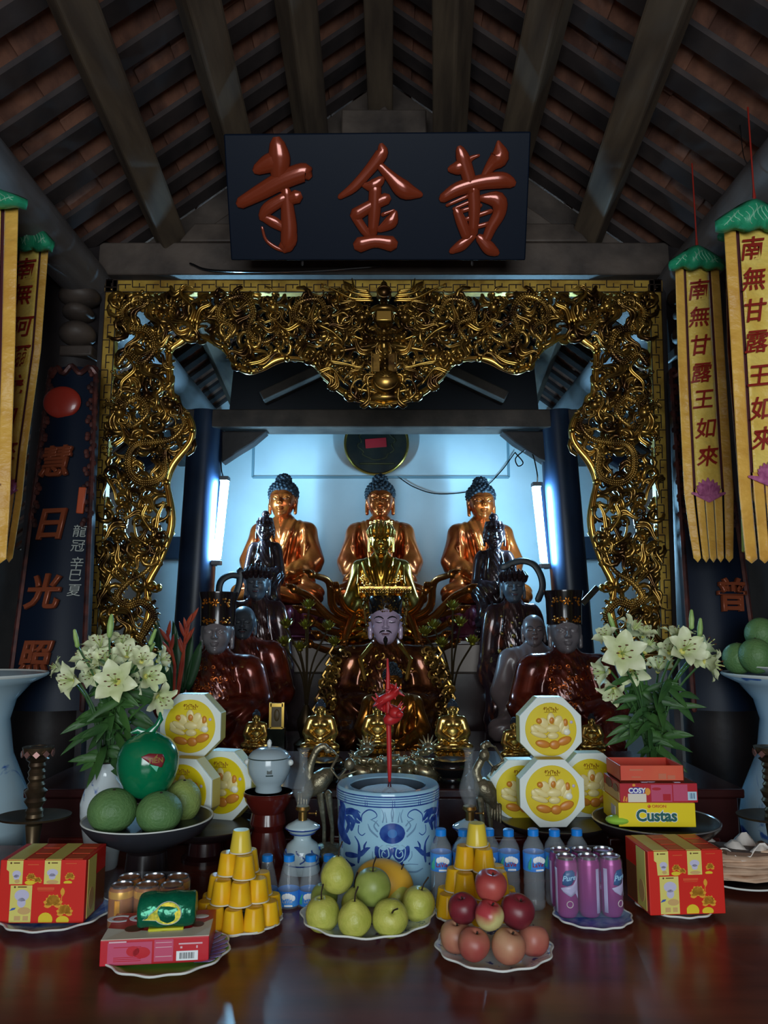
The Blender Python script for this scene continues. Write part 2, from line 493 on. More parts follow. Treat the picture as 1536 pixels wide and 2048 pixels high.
# fluorescent tubes on the back wall, either side of the triad
TUBEM = mat('tube_light', (150, 214, 255), .4, emit=TUBE_EMIT)
GREYM = mat('fixture_grey', (120, 124, 128), .5)
for s, (x0, y0, x1, y1) in ((-1, (452, 966, 436, 1116)), (1, (1070, 978, 1086, 1122))):
    A = at(x0, y0, Y2-.05); B = at(x1, y1, Y2-.05)
    t = thing('tube_lamp', 'lit white fluorescent tube on the inner side of the %s dark column' % ('left' if s < 0 else 'right'), 'lamp', B, group='fluorescent tubes')
    mb = MB(); mb.tube([A-B, Vector((0, 0, 0))], .019, n=16); mb.build('tube', TUBEM, t)
    mb = MB(); off = Vector((s*.036, .035, 0)); mb.tube([A-B+off+Vector((0, 0, .05)), off-Vector((0, 0, .05))], .024, n=4, cap=False, flat=((0, 1, 0), 1.)); mb.build('batten', GREYM, t)
    for e, dz in ((A-B, .03), (Vector((0, 0, 0)), -.03)):
        mb = MB(); mb.box(e+Vector((s*.012, .015, dz)), (.06, .07, .03)); mb.build('lamp_holder', GREYM, t, bevel=.004)

# round dark emblem with a gold rim above the middle buddha
c = at(753, 888, YB-.05); rr = 62*mpp(c)
t = thing('round_plaque', 'round dark plaque with gold rim and red mark, high on the back wall', 'plaque', c)
mf = Matrix.Rotation(PI/2, 3, 'X')
mb = MB(); mb.lathe([(0, .0), (rr*.96, 0), (rr*.97, .03), (0, .03)], 48, m=mf); mb.build('disc', mat('plaque_dark', (26, 30, 30), .25, col2=(44, 42, 34), vs=9), t)
mb = MB(); ring = [(rr*math.cos(q), -.02, rr*math.sin(q)) for q in np.linspace(0, 2*PI, 65)]; mb.tube(ring, .013, n=8, cap=False); mb.build('rim', GOLDB, t)
mb = MB(); mb.box((-.005, -.034, .0), (.17, .008, .075), rot=(0, -.08, 0)); mb.build('red_mark', mat('red_paint', (170, 24, 34), .5), t)
mb = MB()
for q in range(10):
    a0 = 2*PI*q/10; mb.tube([(rr*.55*math.cos(a0+e)*(1+.12*math.sin(e*9)), -.034, rr*.55*math.sin(a0+e)) for e in np.linspace(0, .6, 6)], .004, n=5)
mb.tube([(-.13, -.034, -.17), (.14, -.034, -.17)], .008, n=5)
mb.build('lotus_outline', mat('plaque_line', (74, 70, 44), .4, .6), t)
# wires
def wire(pts, label, r=.0045):
    mb = MB(); mb.tube([Vector(p) for p in spline(pts, 6)], r, n=6)
    o = mb.build('wire', BLACKG); tag(o, label, 'wire')
wire([at(795, 953, YB-.02), at(830, 975, YB-.03), at(880, 988, YB-.03), at(960, 978, YB-.03), at(1000, 945, YB-.03), at(1030, 905, YB-.05)], 'thin black wire sagging from plaque to right bracket on back wall')
wire([at(1030, 905, Y2+.02), at(1046, 925, Y2+.02), at(1036, 932, Y2+.02), at(1032, 915, Y2+.02), at(1060, 900, Y2-.02), at(1074, 945, Y2-.04), at(1074, 975, Y2-.03)], 'looped black lamp cord above the right fluorescent tube')
wire([at(442, 925, Y2-.08), at(444, 945, Y2-.08), at(450, 964, Y2-.03)], 'short black lamp cord above the left fluorescent tube')
wire([at(1480, 250, 2.6), at(1490, 320, 2.6), at(1520, 350, 2.6), at(1560, 372, 2.6)], 'thin pale wire hanging from the roof at far right', .0015)
wire([at(380, 527, YT-.06), at(430, 541, YT-.06), at(600, 543, YT-.06), at(760, 533, YT-.06)], 'black wire running along the tie beam under the name board', .005)
# ================================================================== NAME BOARD OVER THE PORTAL
def plane_map(p0, p1):                                 # plane through p0,p1 containing the X axis
    up = (p1-p0).normalized(); n = Vector((1, 0, 0)).cross(up).normalized()   # n points towards -Y side
    if n.y > 0: n = -n
    def f(px, py, d=0.):
        r = ray(px, py); o = Vector((0, 0, EYE))
        k = (p0-o).dot(n)/r.dot(n)
        return o+r*k+n*d
    return f, n, up
s0, s1 = at(757, 521, 3.14), at(757, 265, 2.86)
SF, SN, SU = plane_map(s0, s1)
board = thing('name_board', 'navy lacquered board with three large raised rust-red characters above the gilded portal', 'sign', s0)
L0 = -Vector(s0)
mb = MB()
mb.prism([(447, 268), (1062, 263), (1051, 521), (462, 521)], lambda a, b: SF(a, b), lambda a, b: SF(a, b, -.05))
mb.build('board', NAVY, board, bevel=.006, loc=L0)
for px in (604, 945):
    mb = MB(); mb.tube([SF(px, 520, -.02), SF(px, 530, -.01)], .006, n=6)
    mb.build('hook', mat('steel', (140, 140, 140), .3, 1.), board, loc=L0)
STK = {'temple': [
 [(275, 85, 28), (285, 160, 42), (285, 240, 32), (302, 305, 20)], [(178, 215, 20), (235, 185, 34), (290, 172, 38)],
 [(100, 375, 22), (200, 320, 30), (300, 265, 34), (400, 228, 34), (420, 238, 24)],
 [(318, 312, 18), (325, 400, 26), (332, 500, 32), (325, 575, 28), (312, 600, 14)], [(330, 360, 20), (372, 342, 26)],
 [(312, 350, 22), (232, 400, 24), (205, 442, 18)], [(203, 440, 14), (258, 465, 22), (305, 495, 16)], [(350, 490, 16), (340, 560, 24), (300, 580, 18)],
 [(203, 490, 5), (222, 550, 6), (270, 588, 8), (320, 606, 6)]],
'gold': [[(775, 100, 13), (775, 140, 24), (705, 230, 20), (640, 300, 18), (575, 345, 10)], [(763, 190, 14), (820, 250, 22), (885, 312, 34), (962, 334, 12)],
 [(690, 290, 9), (735, 292, 24), (775, 262, 16)], [(745, 300, 24), (742, 400, 25), (733, 520, 18)], [(650, 432, 26), (720, 390, 22), (800, 352, 22)],
 [(650, 440, 18), (690, 500, 18), (715, 530, 14)], [(840, 420, 12), (820, 465, 26), (765, 502, 12)], [(668, 575, 30), (745, 558, 24), (825, 570, 30)], [(835, 408, 5), (780, 430, 8)]],
'yellow': [[(1150, 115, 16), (1165, 160, 26), (1190, 240, 26), (1212, 320, 24)], [(1105, 212, 14), (1150, 202, 26), (1205, 160, 10), (1242, 145, 5)],
 [(1335, 82, 8), (1342, 150, 36), (1300, 195, 22), (1255, 262, 10)], [(1068, 352, 18), (1140, 308, 26), (1250, 275, 28), (1350, 265, 30), (1400, 278, 20)],
 [(1215, 300, 24), (1220, 400, 24), (1215, 520, 18)], [(1135, 410, 16), (1160, 470, 22), (1185, 540, 20)],
 [(1250, 350, 12), (1330, 360, 32), (1340, 420, 26), (1302, 490, 22), (1272, 560, 18)], [(1088, 385, 6), (1190, 340, 8)], [(1120, 402, 6), (1200, 368, 8)],
 [(1160, 412, 9), (1250, 385, 9)], [(1172, 455, 9), (1300, 412, 9)], [(1180, 502, 9), (1290, 472, 9)],
 [(1110, 605, 12), (1160, 575, 22), (1218, 530, 12)], [(1245, 540, 18), (1290, 590, 26), (1325, 612, 16)]]}
for k in STK:
    mb = MB()
    for st in STK[k]:
        q = spline(st, 4)
        mb.tube([SF(440+p[0]/2.4, 250+p[1]/2.4, .008) for p in q], [p[2]/2.4*.00265 for p in q], n=12, flat=(SN, .5))
    mb.build('raised_character', RUST, board, loc=L0, smooth=60)

# ================================================================== CARVED GILDED PORTAL
YP = 3.44
def Lx(y): return 213-(y-562)*.0585
def Rx(y): return 1321+(y-562)*.033
def side(x, y, s):
    if s < 0: return x, y
    return 767+(767-x)/(767-Lx(y))*(Rx(y)-767), y
def PP(x, y, s=-1, dy=0.):
    x, y = side(x, y, s)
    return at(x, y, YP)+Vector((0, dy, 0))
MP = 2.2e-3
po = thing('carved_portal', 'openwork gilded wooden portal of dragons, clouds and flames framing the altar', 'portal', (0, YP, at(768, 1345, YP).z))
LP = -Vector(po.location)
inner = [(262, 1330), (290, 1262), (301, 1216), (297, 1190), (300, 1162), (325, 1115), (344, 1052), (341, 1000), (336, 965), (347, 930), (380, 888), (386, 860), (375, 830), (347, 797), (341, 757), (341, 706),
         (360, 688), (386, 672), (411, 676), (447, 696), (459, 712), (474, 732), (500, 744), (524, 739), (549, 724), (575, 718), (611, 720), (632, 730), (654, 760), (692, 788), (730, 803), (767, 810)]
insp = [tuple(p) for p in spline(inner, 4)]
poly = [(Lx(1330)+24, 1330), (Lx(600)+22, 584), (767, 586), (767, 806)]+insp[::-1]
def inside(x, y, pl=poly):
    c = False; j = len(pl)-1
    for i in range(len(pl)):
        if (pl[i][1] > y) != (pl[j][1] > y) and x < (pl[j][0]-pl[i][0])*(y-pl[i][1])/(pl[j][1]-pl[i][1])+pl[i][0]: c = not c
        j = i
    return c
holes = [(246, 690, 16), (262, 836, 14), (236, 900, 15), (236, 985, 14), (291, 927, 18), (268, 1066, 15), (300, 1140, 16), (262, 1190, 17), (318, 720, 12), (262, 735, 12), (455, 600, 8), (580, 606, 10), (330, 860, 12), (290, 790, 12),
         (585, 676, 10), (476, 690, 10), (690, 765, 12), (640, 690, 10), (285, 640, 9), (412, 640, 8), (315, 1030, 12), (240, 1260, 14), (660, 640, 10)]
GRV = mat('groove_dark', (40, 24, 12), .6)
# fret border
def border(name, s):
    mb = MB()
    if s == 0:
        pts = [(Lx(562)-2, 562), (Rx(562)+2, 562)]
        f = lambda t, w, d: at(pts[0][0]+(pts[1][0]-pts[0][0])*t, 561+26*w, YP)+Vector((0, d, 0)); n = 40
    else:
        f = lambda t, w, d: PP(Lx(562+778*t)+25*w, 562+778*t, s, d); n = 26
    q = [(0, 0), (1, 0), (1, 1), (0, 1)]
    mb.prism(q, lambda a, b: f(a, b, -.012), lambda a, b: f(a, b, .035), 0)
    def ln(t0, w0, t1, w1): mb.tube([f(t0, w0, -.0125), f((t0+t1)/2, (w0+w1)/2, -.0125), f(t1, w1, -.0125)], .0028, n=5, mi=1, cap=False)
    ln(0, .04, 1, .04); ln(0, .96, 1, .96)
    for k in range(n):
        a = k/n; d = 1/n
        if k % 2 == 0:
            ln(a, .04, a, .6); ln(a-.0, .6, a+d*.9, .6); ln(a+d*.5, .6, a+d*.5, .3)
        else:
            ln(a, .96, a, .4); ln(a, .4, a+d*.9, .4); ln(a+d*.5, .4, a+d*.5, .7)
    mb.build(name, [FRET, GRV], po, loc=LP, smooth=0)
for s in (-1, 1, 0): border('fret_border', s)
# outer dark frame behind
for s in (-1, 1):
    mb = MB()
    mb.prism([(Lx(556)-10, 556), (Lx(556)+3, 556), (Lx(1345)+3, 1345), (Lx(1345)-10, 1345)], lambda a, b: PP(a, b, s, .0), lambda a, b: PP(a, b, s, .06))
    for w0, w1 in ((-10, 3),):                         # the post runs on down to the floor
        a_, b_ = PP(Lx(1345)+w0, 1345, s), PP(Lx(1345)+w1, 1345, s); mb.box(((a_.x+b_.x)/2, YP+.03, a_.z/2), (abs(b_.x-a_.x), .06, a_.z))
    mb.build('side_frame', WOODD, po, loc=LP, smooth=0)
# rim along the scalloped inner edge
for s in (-1, 1):
    mb = MB(); n = len(insp)
    mb.tube([PP(p[0], p[1], s, -.005) for p in insp], [MP*(5.2+2.4*math.sin(i*.31)**2) for i in range(n)], n=10)
    mb.tube([PP(p[0]-4, p[1]-1, s, -.022) for p in insp], MP*2.0, n=6)
    mb.tube([PP(p[0]+3, p[1]+2, s, -.018) for p in insp], MP*1.6, n=6)
    for (x, y) in ((341, 706), (343, 770), (349, 800), (386, 862), (336, 966), (340, 1020), (500, 746), (474, 733), (447, 697), (575, 720), (632, 730), (692, 789)):
        mb.sphere(PP(x, y, s, -.02), (MP*6.5, .016, MP*6.5), 12, 8)
    # fungus-like knob low on the leg
    mb.sphere(PP(308, 1172, s, -.03), (MP*9, .03, MP*10), 14, 8); mb.sphere(PP(322, 1176, s, -.03), (MP*6, .025, MP*8), 12, 8)
    mb.tube([PP(288+38*q, 1180-5*math.sin(q*PI*2), s, -.05) for q in np.linspace(0, 1, 7)], MP*2.6, n=6)
    mb.build('inner_rim', GOLDB, po, loc=LP)
# scroll, flame and cloud filling
def fill(mb, s, rng, xr, yr, tries, dmin, used):
    for _ in range(tries):
        x = rng.uniform(*xr); y = rng.uniform(*yr)
        if not inside(x, y): continue
        if any((x-h[0])**2+(y-h[1])**2 < (h[2]+5)**2 for h in holes): continue
        if any((x-u[0])**2+(y-u[1])**2 < dmin*dmin for u in used): continue
        used.append((x, y)); kind = rng.random(); a = rng.uniform(0, 2*PI); dr = rng.choice((-1, 1)); dz = rng.uniform(-.035, .01)
        if kind < .45:                                 # scroll
            r = rng.uniform(13, 24); T = rng.uniform(.9, 1.35); pts = []; rad = []
            for q in np.linspace(0, 1, 13):
                rr = r*(1-.83*q); an = a+dr*T*2*PI*q
                pts.append((x+rr*math.cos(an), y+rr*math.sin(an))); rad.append(MP*(1.8+4.2*math.sin(PI*min(1, q*1.15+.1))))
            if sum(inside(*p) for p in pts) < 9: continue
            mb.tube([PP(p[0], p[1], s, dz-.012*math.sin(i)) for i, p in enumerate(pts)], rad, n=7)
            mb.sphere(PP(x, y, s, dz-.01), MP*3.2, 8, 6)
        elif kind < .85:                               # flame of strands
            L = rng.uniform(32, 60); bend = rng.uniform(.6, 1.3)*dr
            for st in (-1, 0, 1):
                pts = []; rad = []
                for q in np.linspace(0, 1, 9):
                    an = a+bend*math.sin(q*PI*1.5)
                    px = x+math.cos(a)*L*(q-.5)+math.cos(a+PI/2)*(bend*9*math.sin(q*PI*1.8)+st*5.4*(1-q)); py = y+math.sin(a)*L*(q-.5)+math.sin(a+PI/2)*(bend*9*math.sin(q*PI*1.8)+st*5.4*(1-q))
                    pts.append((px, py)); rad.append(MP*(3.9*(1-q)**.6+.5))
                if sum(inside(*p) for p in pts) < 7: continue
                mb.tube([PP(p[0], p[1], s, dz-.01*abs(st)-.02*q_/9) for q_, p in enumerate(pts)], rad, n=6)
        else:                                          # bead cluster
            for q in range(5):
                mb.sphere(PP(x+rng.uniform(-9, 9), y+rng.uniform(-9, 9), s, dz), MP*rng.uniform(2.2, 4.5), 8, 6)
for s in (-1, 1):
    rng = random.Random(11)
    for nm, xr, yr in (('leg_carving', (180, 400), (760, 1330)), ('corner_carving', (205, 470), (580, 760)), ('lintel_carving', (470, 767), (580, 810))):
        mb = MB(); used = []
        fill(mb, s, rng, xr, yr, 5000, 14.5, used)
        # thin pierced ground connecting the motifs
        for _ in range(150):
            if len(used) < 2: break
            p = rng.choice(used); q = min((u for u in used if u is not p), key=lambda u: (u[0]-p[0])**2+(u[1]-p[1])**2+rng.uniform(0, 500))
            if (p[0]-q[0])**2+(p[1]-q[1])**2 > 1600: continue
            mb.tube([PP(p[0], p[1], s, .022), PP((p[0]+q[0])/2+rng.uniform(-4, 4), (p[1]+q[1])/2+rng.uniform(-4, 4), s, .02), PP(q[0], q[1], s, .022)], MP*rng.uniform(4, 8), n=6)
        mb.build(nm, GOLD, po, loc=LP, smooth=70)
# dragons: sinuous scaled bodies with maned heads
DR = [([(238, 790), (252, 812), (285, 800), (300, 830), (268, 858), (252, 838)], 6.5),
      ([(330, 905), (336, 945), (318, 965), (288, 968), (266, 950), (264, 915), (280, 893), (315, 888), (350, 880), (372, 850), (352, 822)], 8),
      ([(318, 1300), (285, 1285), (300, 1255), (312, 1228), (290, 1205), (262, 1212), (240, 1195), (262, 1165), (300, 1140), (322, 1090)], 8),
      ([(240, 735), (262, 712), (290, 730), (315, 700), (300, 668), (262, 660), (250, 628), (280, 606), (322, 622)], 7.5),
      ([(452, 688), (470, 662), (440, 640), (452, 610), (490, 600), (510, 630), (500, 668), (530, 690), (560, 668), (552, 632)], 7.5),
      ([(600, 690), (620, 655), (590, 640), (600, 612), (640, 606), (660, 640), (690, 668), (720, 650)], 7)]
def dragon(path, w, s):
    mb = MB(); q = spline(path, 8); n = len(q)
    rad = [w*(.45+.55*math.sin(PI*min(1, .15+i/n*.9))) for i in range(n)]
    mb.tube([PP(p[0], p[1], s, -.035) for p in q], [MP*r for r in rad], n=10)
    for i in range(1, n-1):                            # overlapping scales and back fins
        t = (q[i+1]-q[i-1]); t = t/np.linalg.norm(t); nn = np.array((-t[1], t[0]))
        for o in (-.55, 0, .55):
            p = q[i]+nn*rad[i]*o
            mb.sphere(PP(p[0], p[1], s, -.035-MP*rad[i]*math.sqrt(1-o*o)*.9), (MP*rad[i]*.36, MP*rad[i]*.3, MP*rad[i]*.36), 6, 4)
        if i % 2 == 0:
            p = q[i]+nn*rad[i]*1.05; p2 = q[i]+nn*rad[i]*1.7-t*3
            mb.tube([PP(p[0], p[1], s, -.035), PP(p2[0], p2[1], s, -.035)], [MP*2.2, MP*.8], n=5)
    h = q[-1]; t = q[-1]-q[-3]; t = t/np.linalg.norm(t); nn = np.array((-t[1], t[0]))
    mb.sphere(PP(h[0]+t[0]*6, h[1]+t[1]*6, s, -.06), (MP*12, .03, MP*12), 12, 8)
    mb.sphere(PP(h[0]+t[0]*17, h[1]+t[1]*17, s, -.065), (MP*9, .024, MP*8), 12, 8)
    for e in (-1, 1):
        e0 = h+t*9+nn*6*e; mb.sphere(PP(e0[0], e0[1], s, -.088), MP*3.6, 8, 6)
        for k in range(3):                             # mane and whiskers
            a0 = h-t*2+nn*(5+3*k)*e; pts = [a0-t*(q2*(16+6*k))+nn*e*(6*math.sin(q2*4+k)+5*q2*k) for q2 in np.linspace(0, 1, 7)]
            mb.tube([PP(p[0], p[1], s, -.06+.004*k) for p in pts], [MP*(2.8*(1-i/7)+.6) for i in range(7)], n=6)
        pts = [h+t*20+nn*e*(4+14*q2)+t*8*math.sin(q2*3.3) for q2 in np.linspace(0, 1, 6)]
        mb.tube([PP(p[0], p[1], s, -.075) for p in pts], [MP*(1.8*(1-i/8)) for i in range(6)], n=5)
    mb.build('dragon', GOLD, po, loc=LP, smooth=70)
for s in (-1, 1):
    for path, w in DR: dragon(path, w, s)
# long flame wisps that catch the light
for s in (-1, 1):
    for path, w in (([(740, 600), (715, 598), (695, 588), (688, 572)], 4), ([(735, 592), (712, 588), (705, 568)], 4), ([(742, 608), (705, 607), (670, 590), (645, 578)], 4),
                    ([(386, 650), (392, 625), (368, 600), (372, 582), (392, 585)], 5.5), ([(396, 652), (405, 628), (425, 618), (424, 608)], 4.5), ([(262, 722), (276, 745), (252, 770), (250, 790)], 4),
                    ([(310, 1065), (292, 1035), (300, 1012), (288, 1000)], 4), ([(318, 1060), (324, 1030), (336, 1010)], 4), ([(300, 1090), (280, 1075), (276, 1045)], 3.5), ([(235, 895), (255, 880), (250, 858)], 5),
                    ([(240, 930), (246, 920), (236, 912)], 4), ([(222, 960), (236, 985), (240, 1005)], 5.5), ([(660, 730), (690, 735), (720, 742), (730, 730)], 3.5), ([(640, 750), (665, 745), (690, 775)], 3.5),
                    ([(500, 735), (525, 730), (550, 715)], 5), ([(600, 655), (575, 668), (552, 650), (530, 655)], 4), ([(705, 680), (735, 690), (745, 676)], 4.5), ([(640, 660), (665, 672), (685, 690)], 6)):
        q = spline(path, 5); n = len(q); mb = MB()
        for o in (-1, 0, 1):
            mb.tube([PP(p[0]+o*3*(1-i/n), p[1]+o*2*(1-i/n), s, -.05-.01*(o == 0)) for i, p in enumerate(q)], [MP*(w*.55*(1-i/n)**.7+.6) for i in range(n)], n=6)
        mb.build('flame_wisp', GOLDB, po, loc=LP, smooth=70)
# monster mask at the centre of the lintel
mb = MB(); G = lambda x, y, d: at(x, y, YP)+Vector((0, d, 0))
mb.sphere(G(768, 600, -.06), (MP*17, .05, MP*17), 18, 12); mb.sphere(G(768, 583, -.05), (MP*8, .03, MP*12), 12, 8)
ringp = [G(768+13*math.cos(q), 601+11*math.sin(q), -.1) for q in np.linspace(0, 2*PI, 20)]; mb.tube(ringp, MP*2, n=6)
mb.sphere(G(768, 630, -.05), (MP*30, .05, MP*12), 18, 10)
mb.sphere(G(768, 652, -.05), (MP*21, .06, MP*16), 18, 10)
for q in range(15):
    a = PI*(.08+.84*q/14); mb.sphere(G(768-44*math.cos(a), 672+20*math.sin(a), -.07), (MP*5, .02, MP*5), 8, 6); mb.sphere(G(768-36*math.cos(a), 668+13*math.sin(a), -.08), (MP*4, .02, MP*4), 8, 6)
for e in (-1, 1):
    mb.sphere(G(768+e*34, 688, -.07), (MP*9, .03, MP*7), 12, 8); mb.sphere(G(768+e*97, 709, -.04), (MP*12, .03, MP*11), 14, 8)
    mb.tube([G(768+e*(97+18*math.cos(q)), 708+17*math.sin(q), -.03) for q in np.linspace(0, 2*PI, 20)], MP*3, n=7)
    for k in range(5):                                 # feathered wings and acanthus leaves
        pts = [(768+e*(30+k*8+26*q), 640-8*k-26*q*q+12*math.sin(q*3)) for q in np.linspace(0, 1, 8)]; mb.tube([G(p[0], p[1], -.045) for p in pts], [MP*(3.4*(1-i/10)) for i in range(8)], n=6)
        cx = 768+e*(32+18*k); cy = 785-6*k-k*k*1.3; pts = [(cx+e*10*math.cos(q*4.2+2.5)*(1-.4*q)+e*6*q, cy-16*(1-q)+9*math.sin(q*4.2+2.5)*(1-q*.5)) for q in np.linspace(0, 1, 10)]
        mb.tube([G(p[0], p[1], -.03) for p in pts], [MP*(3.4-1.8*i/10) for i in range(10)], n=6)
    mb.box(G(768+e*15, 733, -.03), (MP*13, .05, MP*38)); mb.box(G(768+e*24, 733, -.03), (MP*3, .06, MP*40))
for k in range(5): mb.sphere(G(770, 716+k*9, -.05), MP*4.5, 10, 6)
mb.sphere(G(772, 768, -.03), (MP*32, .05, MP*26), 20, 12); mb.sphere(G(772, 796, -.0), (MP*38, .04, MP*13), 18, 10)
mb.tube([G(772+24*math.cos(q), 766+22*math.sin(q), -.07) for q in np.linspace(.3, PI-.3, 14)], MP*1.8, n=6)
for q in range(7): mb.tube([G(772, 764, -.085), G(772+12*math.cos(PI+PI*q/6), 764+12*math.sin(PI+PI*q/6), -.08)], MP*1.4, n=5)
mb.tube([G(770, 690, -.02), G(770, 740, -.01), G(772, 800, .0)], MP*9, n=10); mb.tube([G(768, 585, -.02), G(768, 700, -.02)], MP*9, n=10)
for e in (-1, 1): mb.tube([G(768, 690, -.02), G(768+e*60, 700, -.02), G(768+e*97, 709, -.03)], MP*5, n=8); mb.tube([G(772, 790, -.01), G(768+e*60, 778, -.01), G(768+e*115, 735, -.01)], MP*4, n=8)
mb.build('monster_mask', GOLD, po, loc=LP, smooth=70)
mb = MB(); mb.box(G(768, 651, -.115), (MP*34, .012, MP*24)); mb.build('gold_plate', GOLDB, po, loc=LP, bevel=.006)

# ================================================================== COUPLET BOARDS ON THE FRONT COLUMNS
EDGE = mat('edge_carving', (92, 48, 42), .4, .3, col2=(44, 28, 30), vs=20)
RUSTD = mat('dull_rust', (132, 66, 42), .3, .2)
def couplet(s, corners, chars, sun, small, label):
    TL, TR, BR, BL = corners; Yt, Yb_ = 3.27, 3.05
    c = [at(*TL, Yt), at(*TR, Yt), at(*BR, Yb_), at(*BL, Yb_)]
    def f(u, v, d=0):
        p = (c[0]*(1-u)+c[1]*u)*(1-v)+(c[3]*(1-u)+c[2]*u)*v
        return p+Vector((0, -.05*math.sin(PI*u)-d, 0))
    o = (c[2]+c[3])/2
    t = thing('couplet_board', label, 'couplet board', o, group=None); lc = -Vector(o)
    mb = MB()
    vs = [f(i/10, j/8) for j in range(9) for i in range(11)]+[f(i/10, j/8, -.03) for j in range(9) for i in range(11)]
    fs = []
    for j in range(8):
        for i in range(10):
            a = j*11+i; fs += [(a, a+11, a+12, a+1), (99+a, 99+a+1, 99+a+12, 99+a+11)]
    for j in range(8):
        for i in (0, 10): a = j*11+i; fs.append((a, a+11, a+110, a+99))
    for i in range(10): fs += [(i, i+1, i+100, i+99), (88+i, 187+i, 188+i, 89+i)]
    mb.add(vs, fs); mb.build('board', NAVY, t, loc=lc)
    mb = MB(); rg = random.Random(3)
    for u in (.03, .97):
        mb.tube([f(u, v, .004) for v in np.linspace(0, 1, 20)], .011, n=6)
        for k in range(46):
            v = k/46*.5; w = .06*math.sin(k*1.3)
            mb.sphere(f(u+(w+.04)*(1 if u < .5 else -1), v, .006), (.012, .008, .014), 6, 4)
    mb.tube([f(u, .012+.012*math.sin(u*20), .006) for u in np.linspace(.03, .97, 24)], .012, n=6)
    mb.build('carved_edge', EDGE, t, loc=lc)
    def loc(px, py):                                   # (u,v) on the board from a picture point, bilinear search
        best = None
        for v in np.linspace(0, 1, 120):
            for u in (0.0, 1.0): pass
            p0, p1 = f(0, v), f(1, v)
            y0 = proj(p0)[1]
            if best is None or abs(y0-py) < best[0]: best = (abs(y0-py), v, (px-proj(p0)[0])/(proj(p1)[0]-proj(p0)[0]))
        return best[2], best[1]
    if sun:
        u, v = loc(sun[0], sun[1]); p = f(u, v, .004); k = mpp(p)
        mb = MB(); mb.sphere(p, (sun[2]*k, .022, sun[3]*k), 28, 14); mb.build('sun_disc', mat('sun_red', (146, 44, 32), .3, coat=.3), t, loc=lc)
    for ch, px, py, sz in chars:
        u, v = loc(px, py); p = f(u, v, .008); k = mpp(p)
        ex = f(min(1, u+.1), v)-f(u-.1, v); ey = f(u, v-.05)-f(u, v+.05)
        mb = MB(); text_into(mb, ch, sz*k*.92, frame(p, ex, ey), depth=.014, bold=.0008, bevel=.003, shear=.12); mb.build('raised_character', RUSTD, t, loc=lc, smooth=60)
    if small:
        mb = MB()
        for ch, px, py in small:
            u, v = loc(px, py); p = f(u, v, .003); k = mpp(p); ex = f(min(1, u+.1), v)-f(u-.1, v); ey = f(u, v-.05)-f(u, v+.05)
            text_into(mb, ch, 27*k, frame(p, ex, ey), depth=.003, shear=.15)
        mb.build('painted_inscription', mat('pale_paint', (150, 156, 150), .5), t, loc=lc)
        u, v = loc(169, 1003); mb = MB(); mb.box(f(u, v, .012), (.03, .014, .11), rot=(0, .06, 0)); mb.build('tassel', mat('tassel_red', (168, 70, 34), .4), t, loc=lc, bevel=.004)
def proj(p):
    d = Vector(p)-Vector((0, 0, EYE)); z = d.y*CP+d.z*SP; y = -d.y*SP+d.z*CP
    return 768+FPX*d.x/z, 1024-FPX*y/z
couplet(-1, ((100, 742), (197, 738), (171, 1420), (10, 1420)), [('慧', 120, 933, 74), ('日', 112, 1058, 78), ('光', 97, 1188, 80), ('照', 80, 1318, 78)], (134, 812, 38, 33),
        [('龍', 163, 1067), ('冠', 160, 1097), ('辛', 158, 1128), ('巳', 155, 1156), ('夏', 153, 1184)], 'dark couplet board with red sun disc and four rust characters on the left column')
couplet(1, ((1338, 742), (1432, 742), (1528, 1420), (1382, 1420)), [('普', 1450, 1197, 76)], None, None, 'dark couplet board on the right column, mostly hidden behind yellow banners')

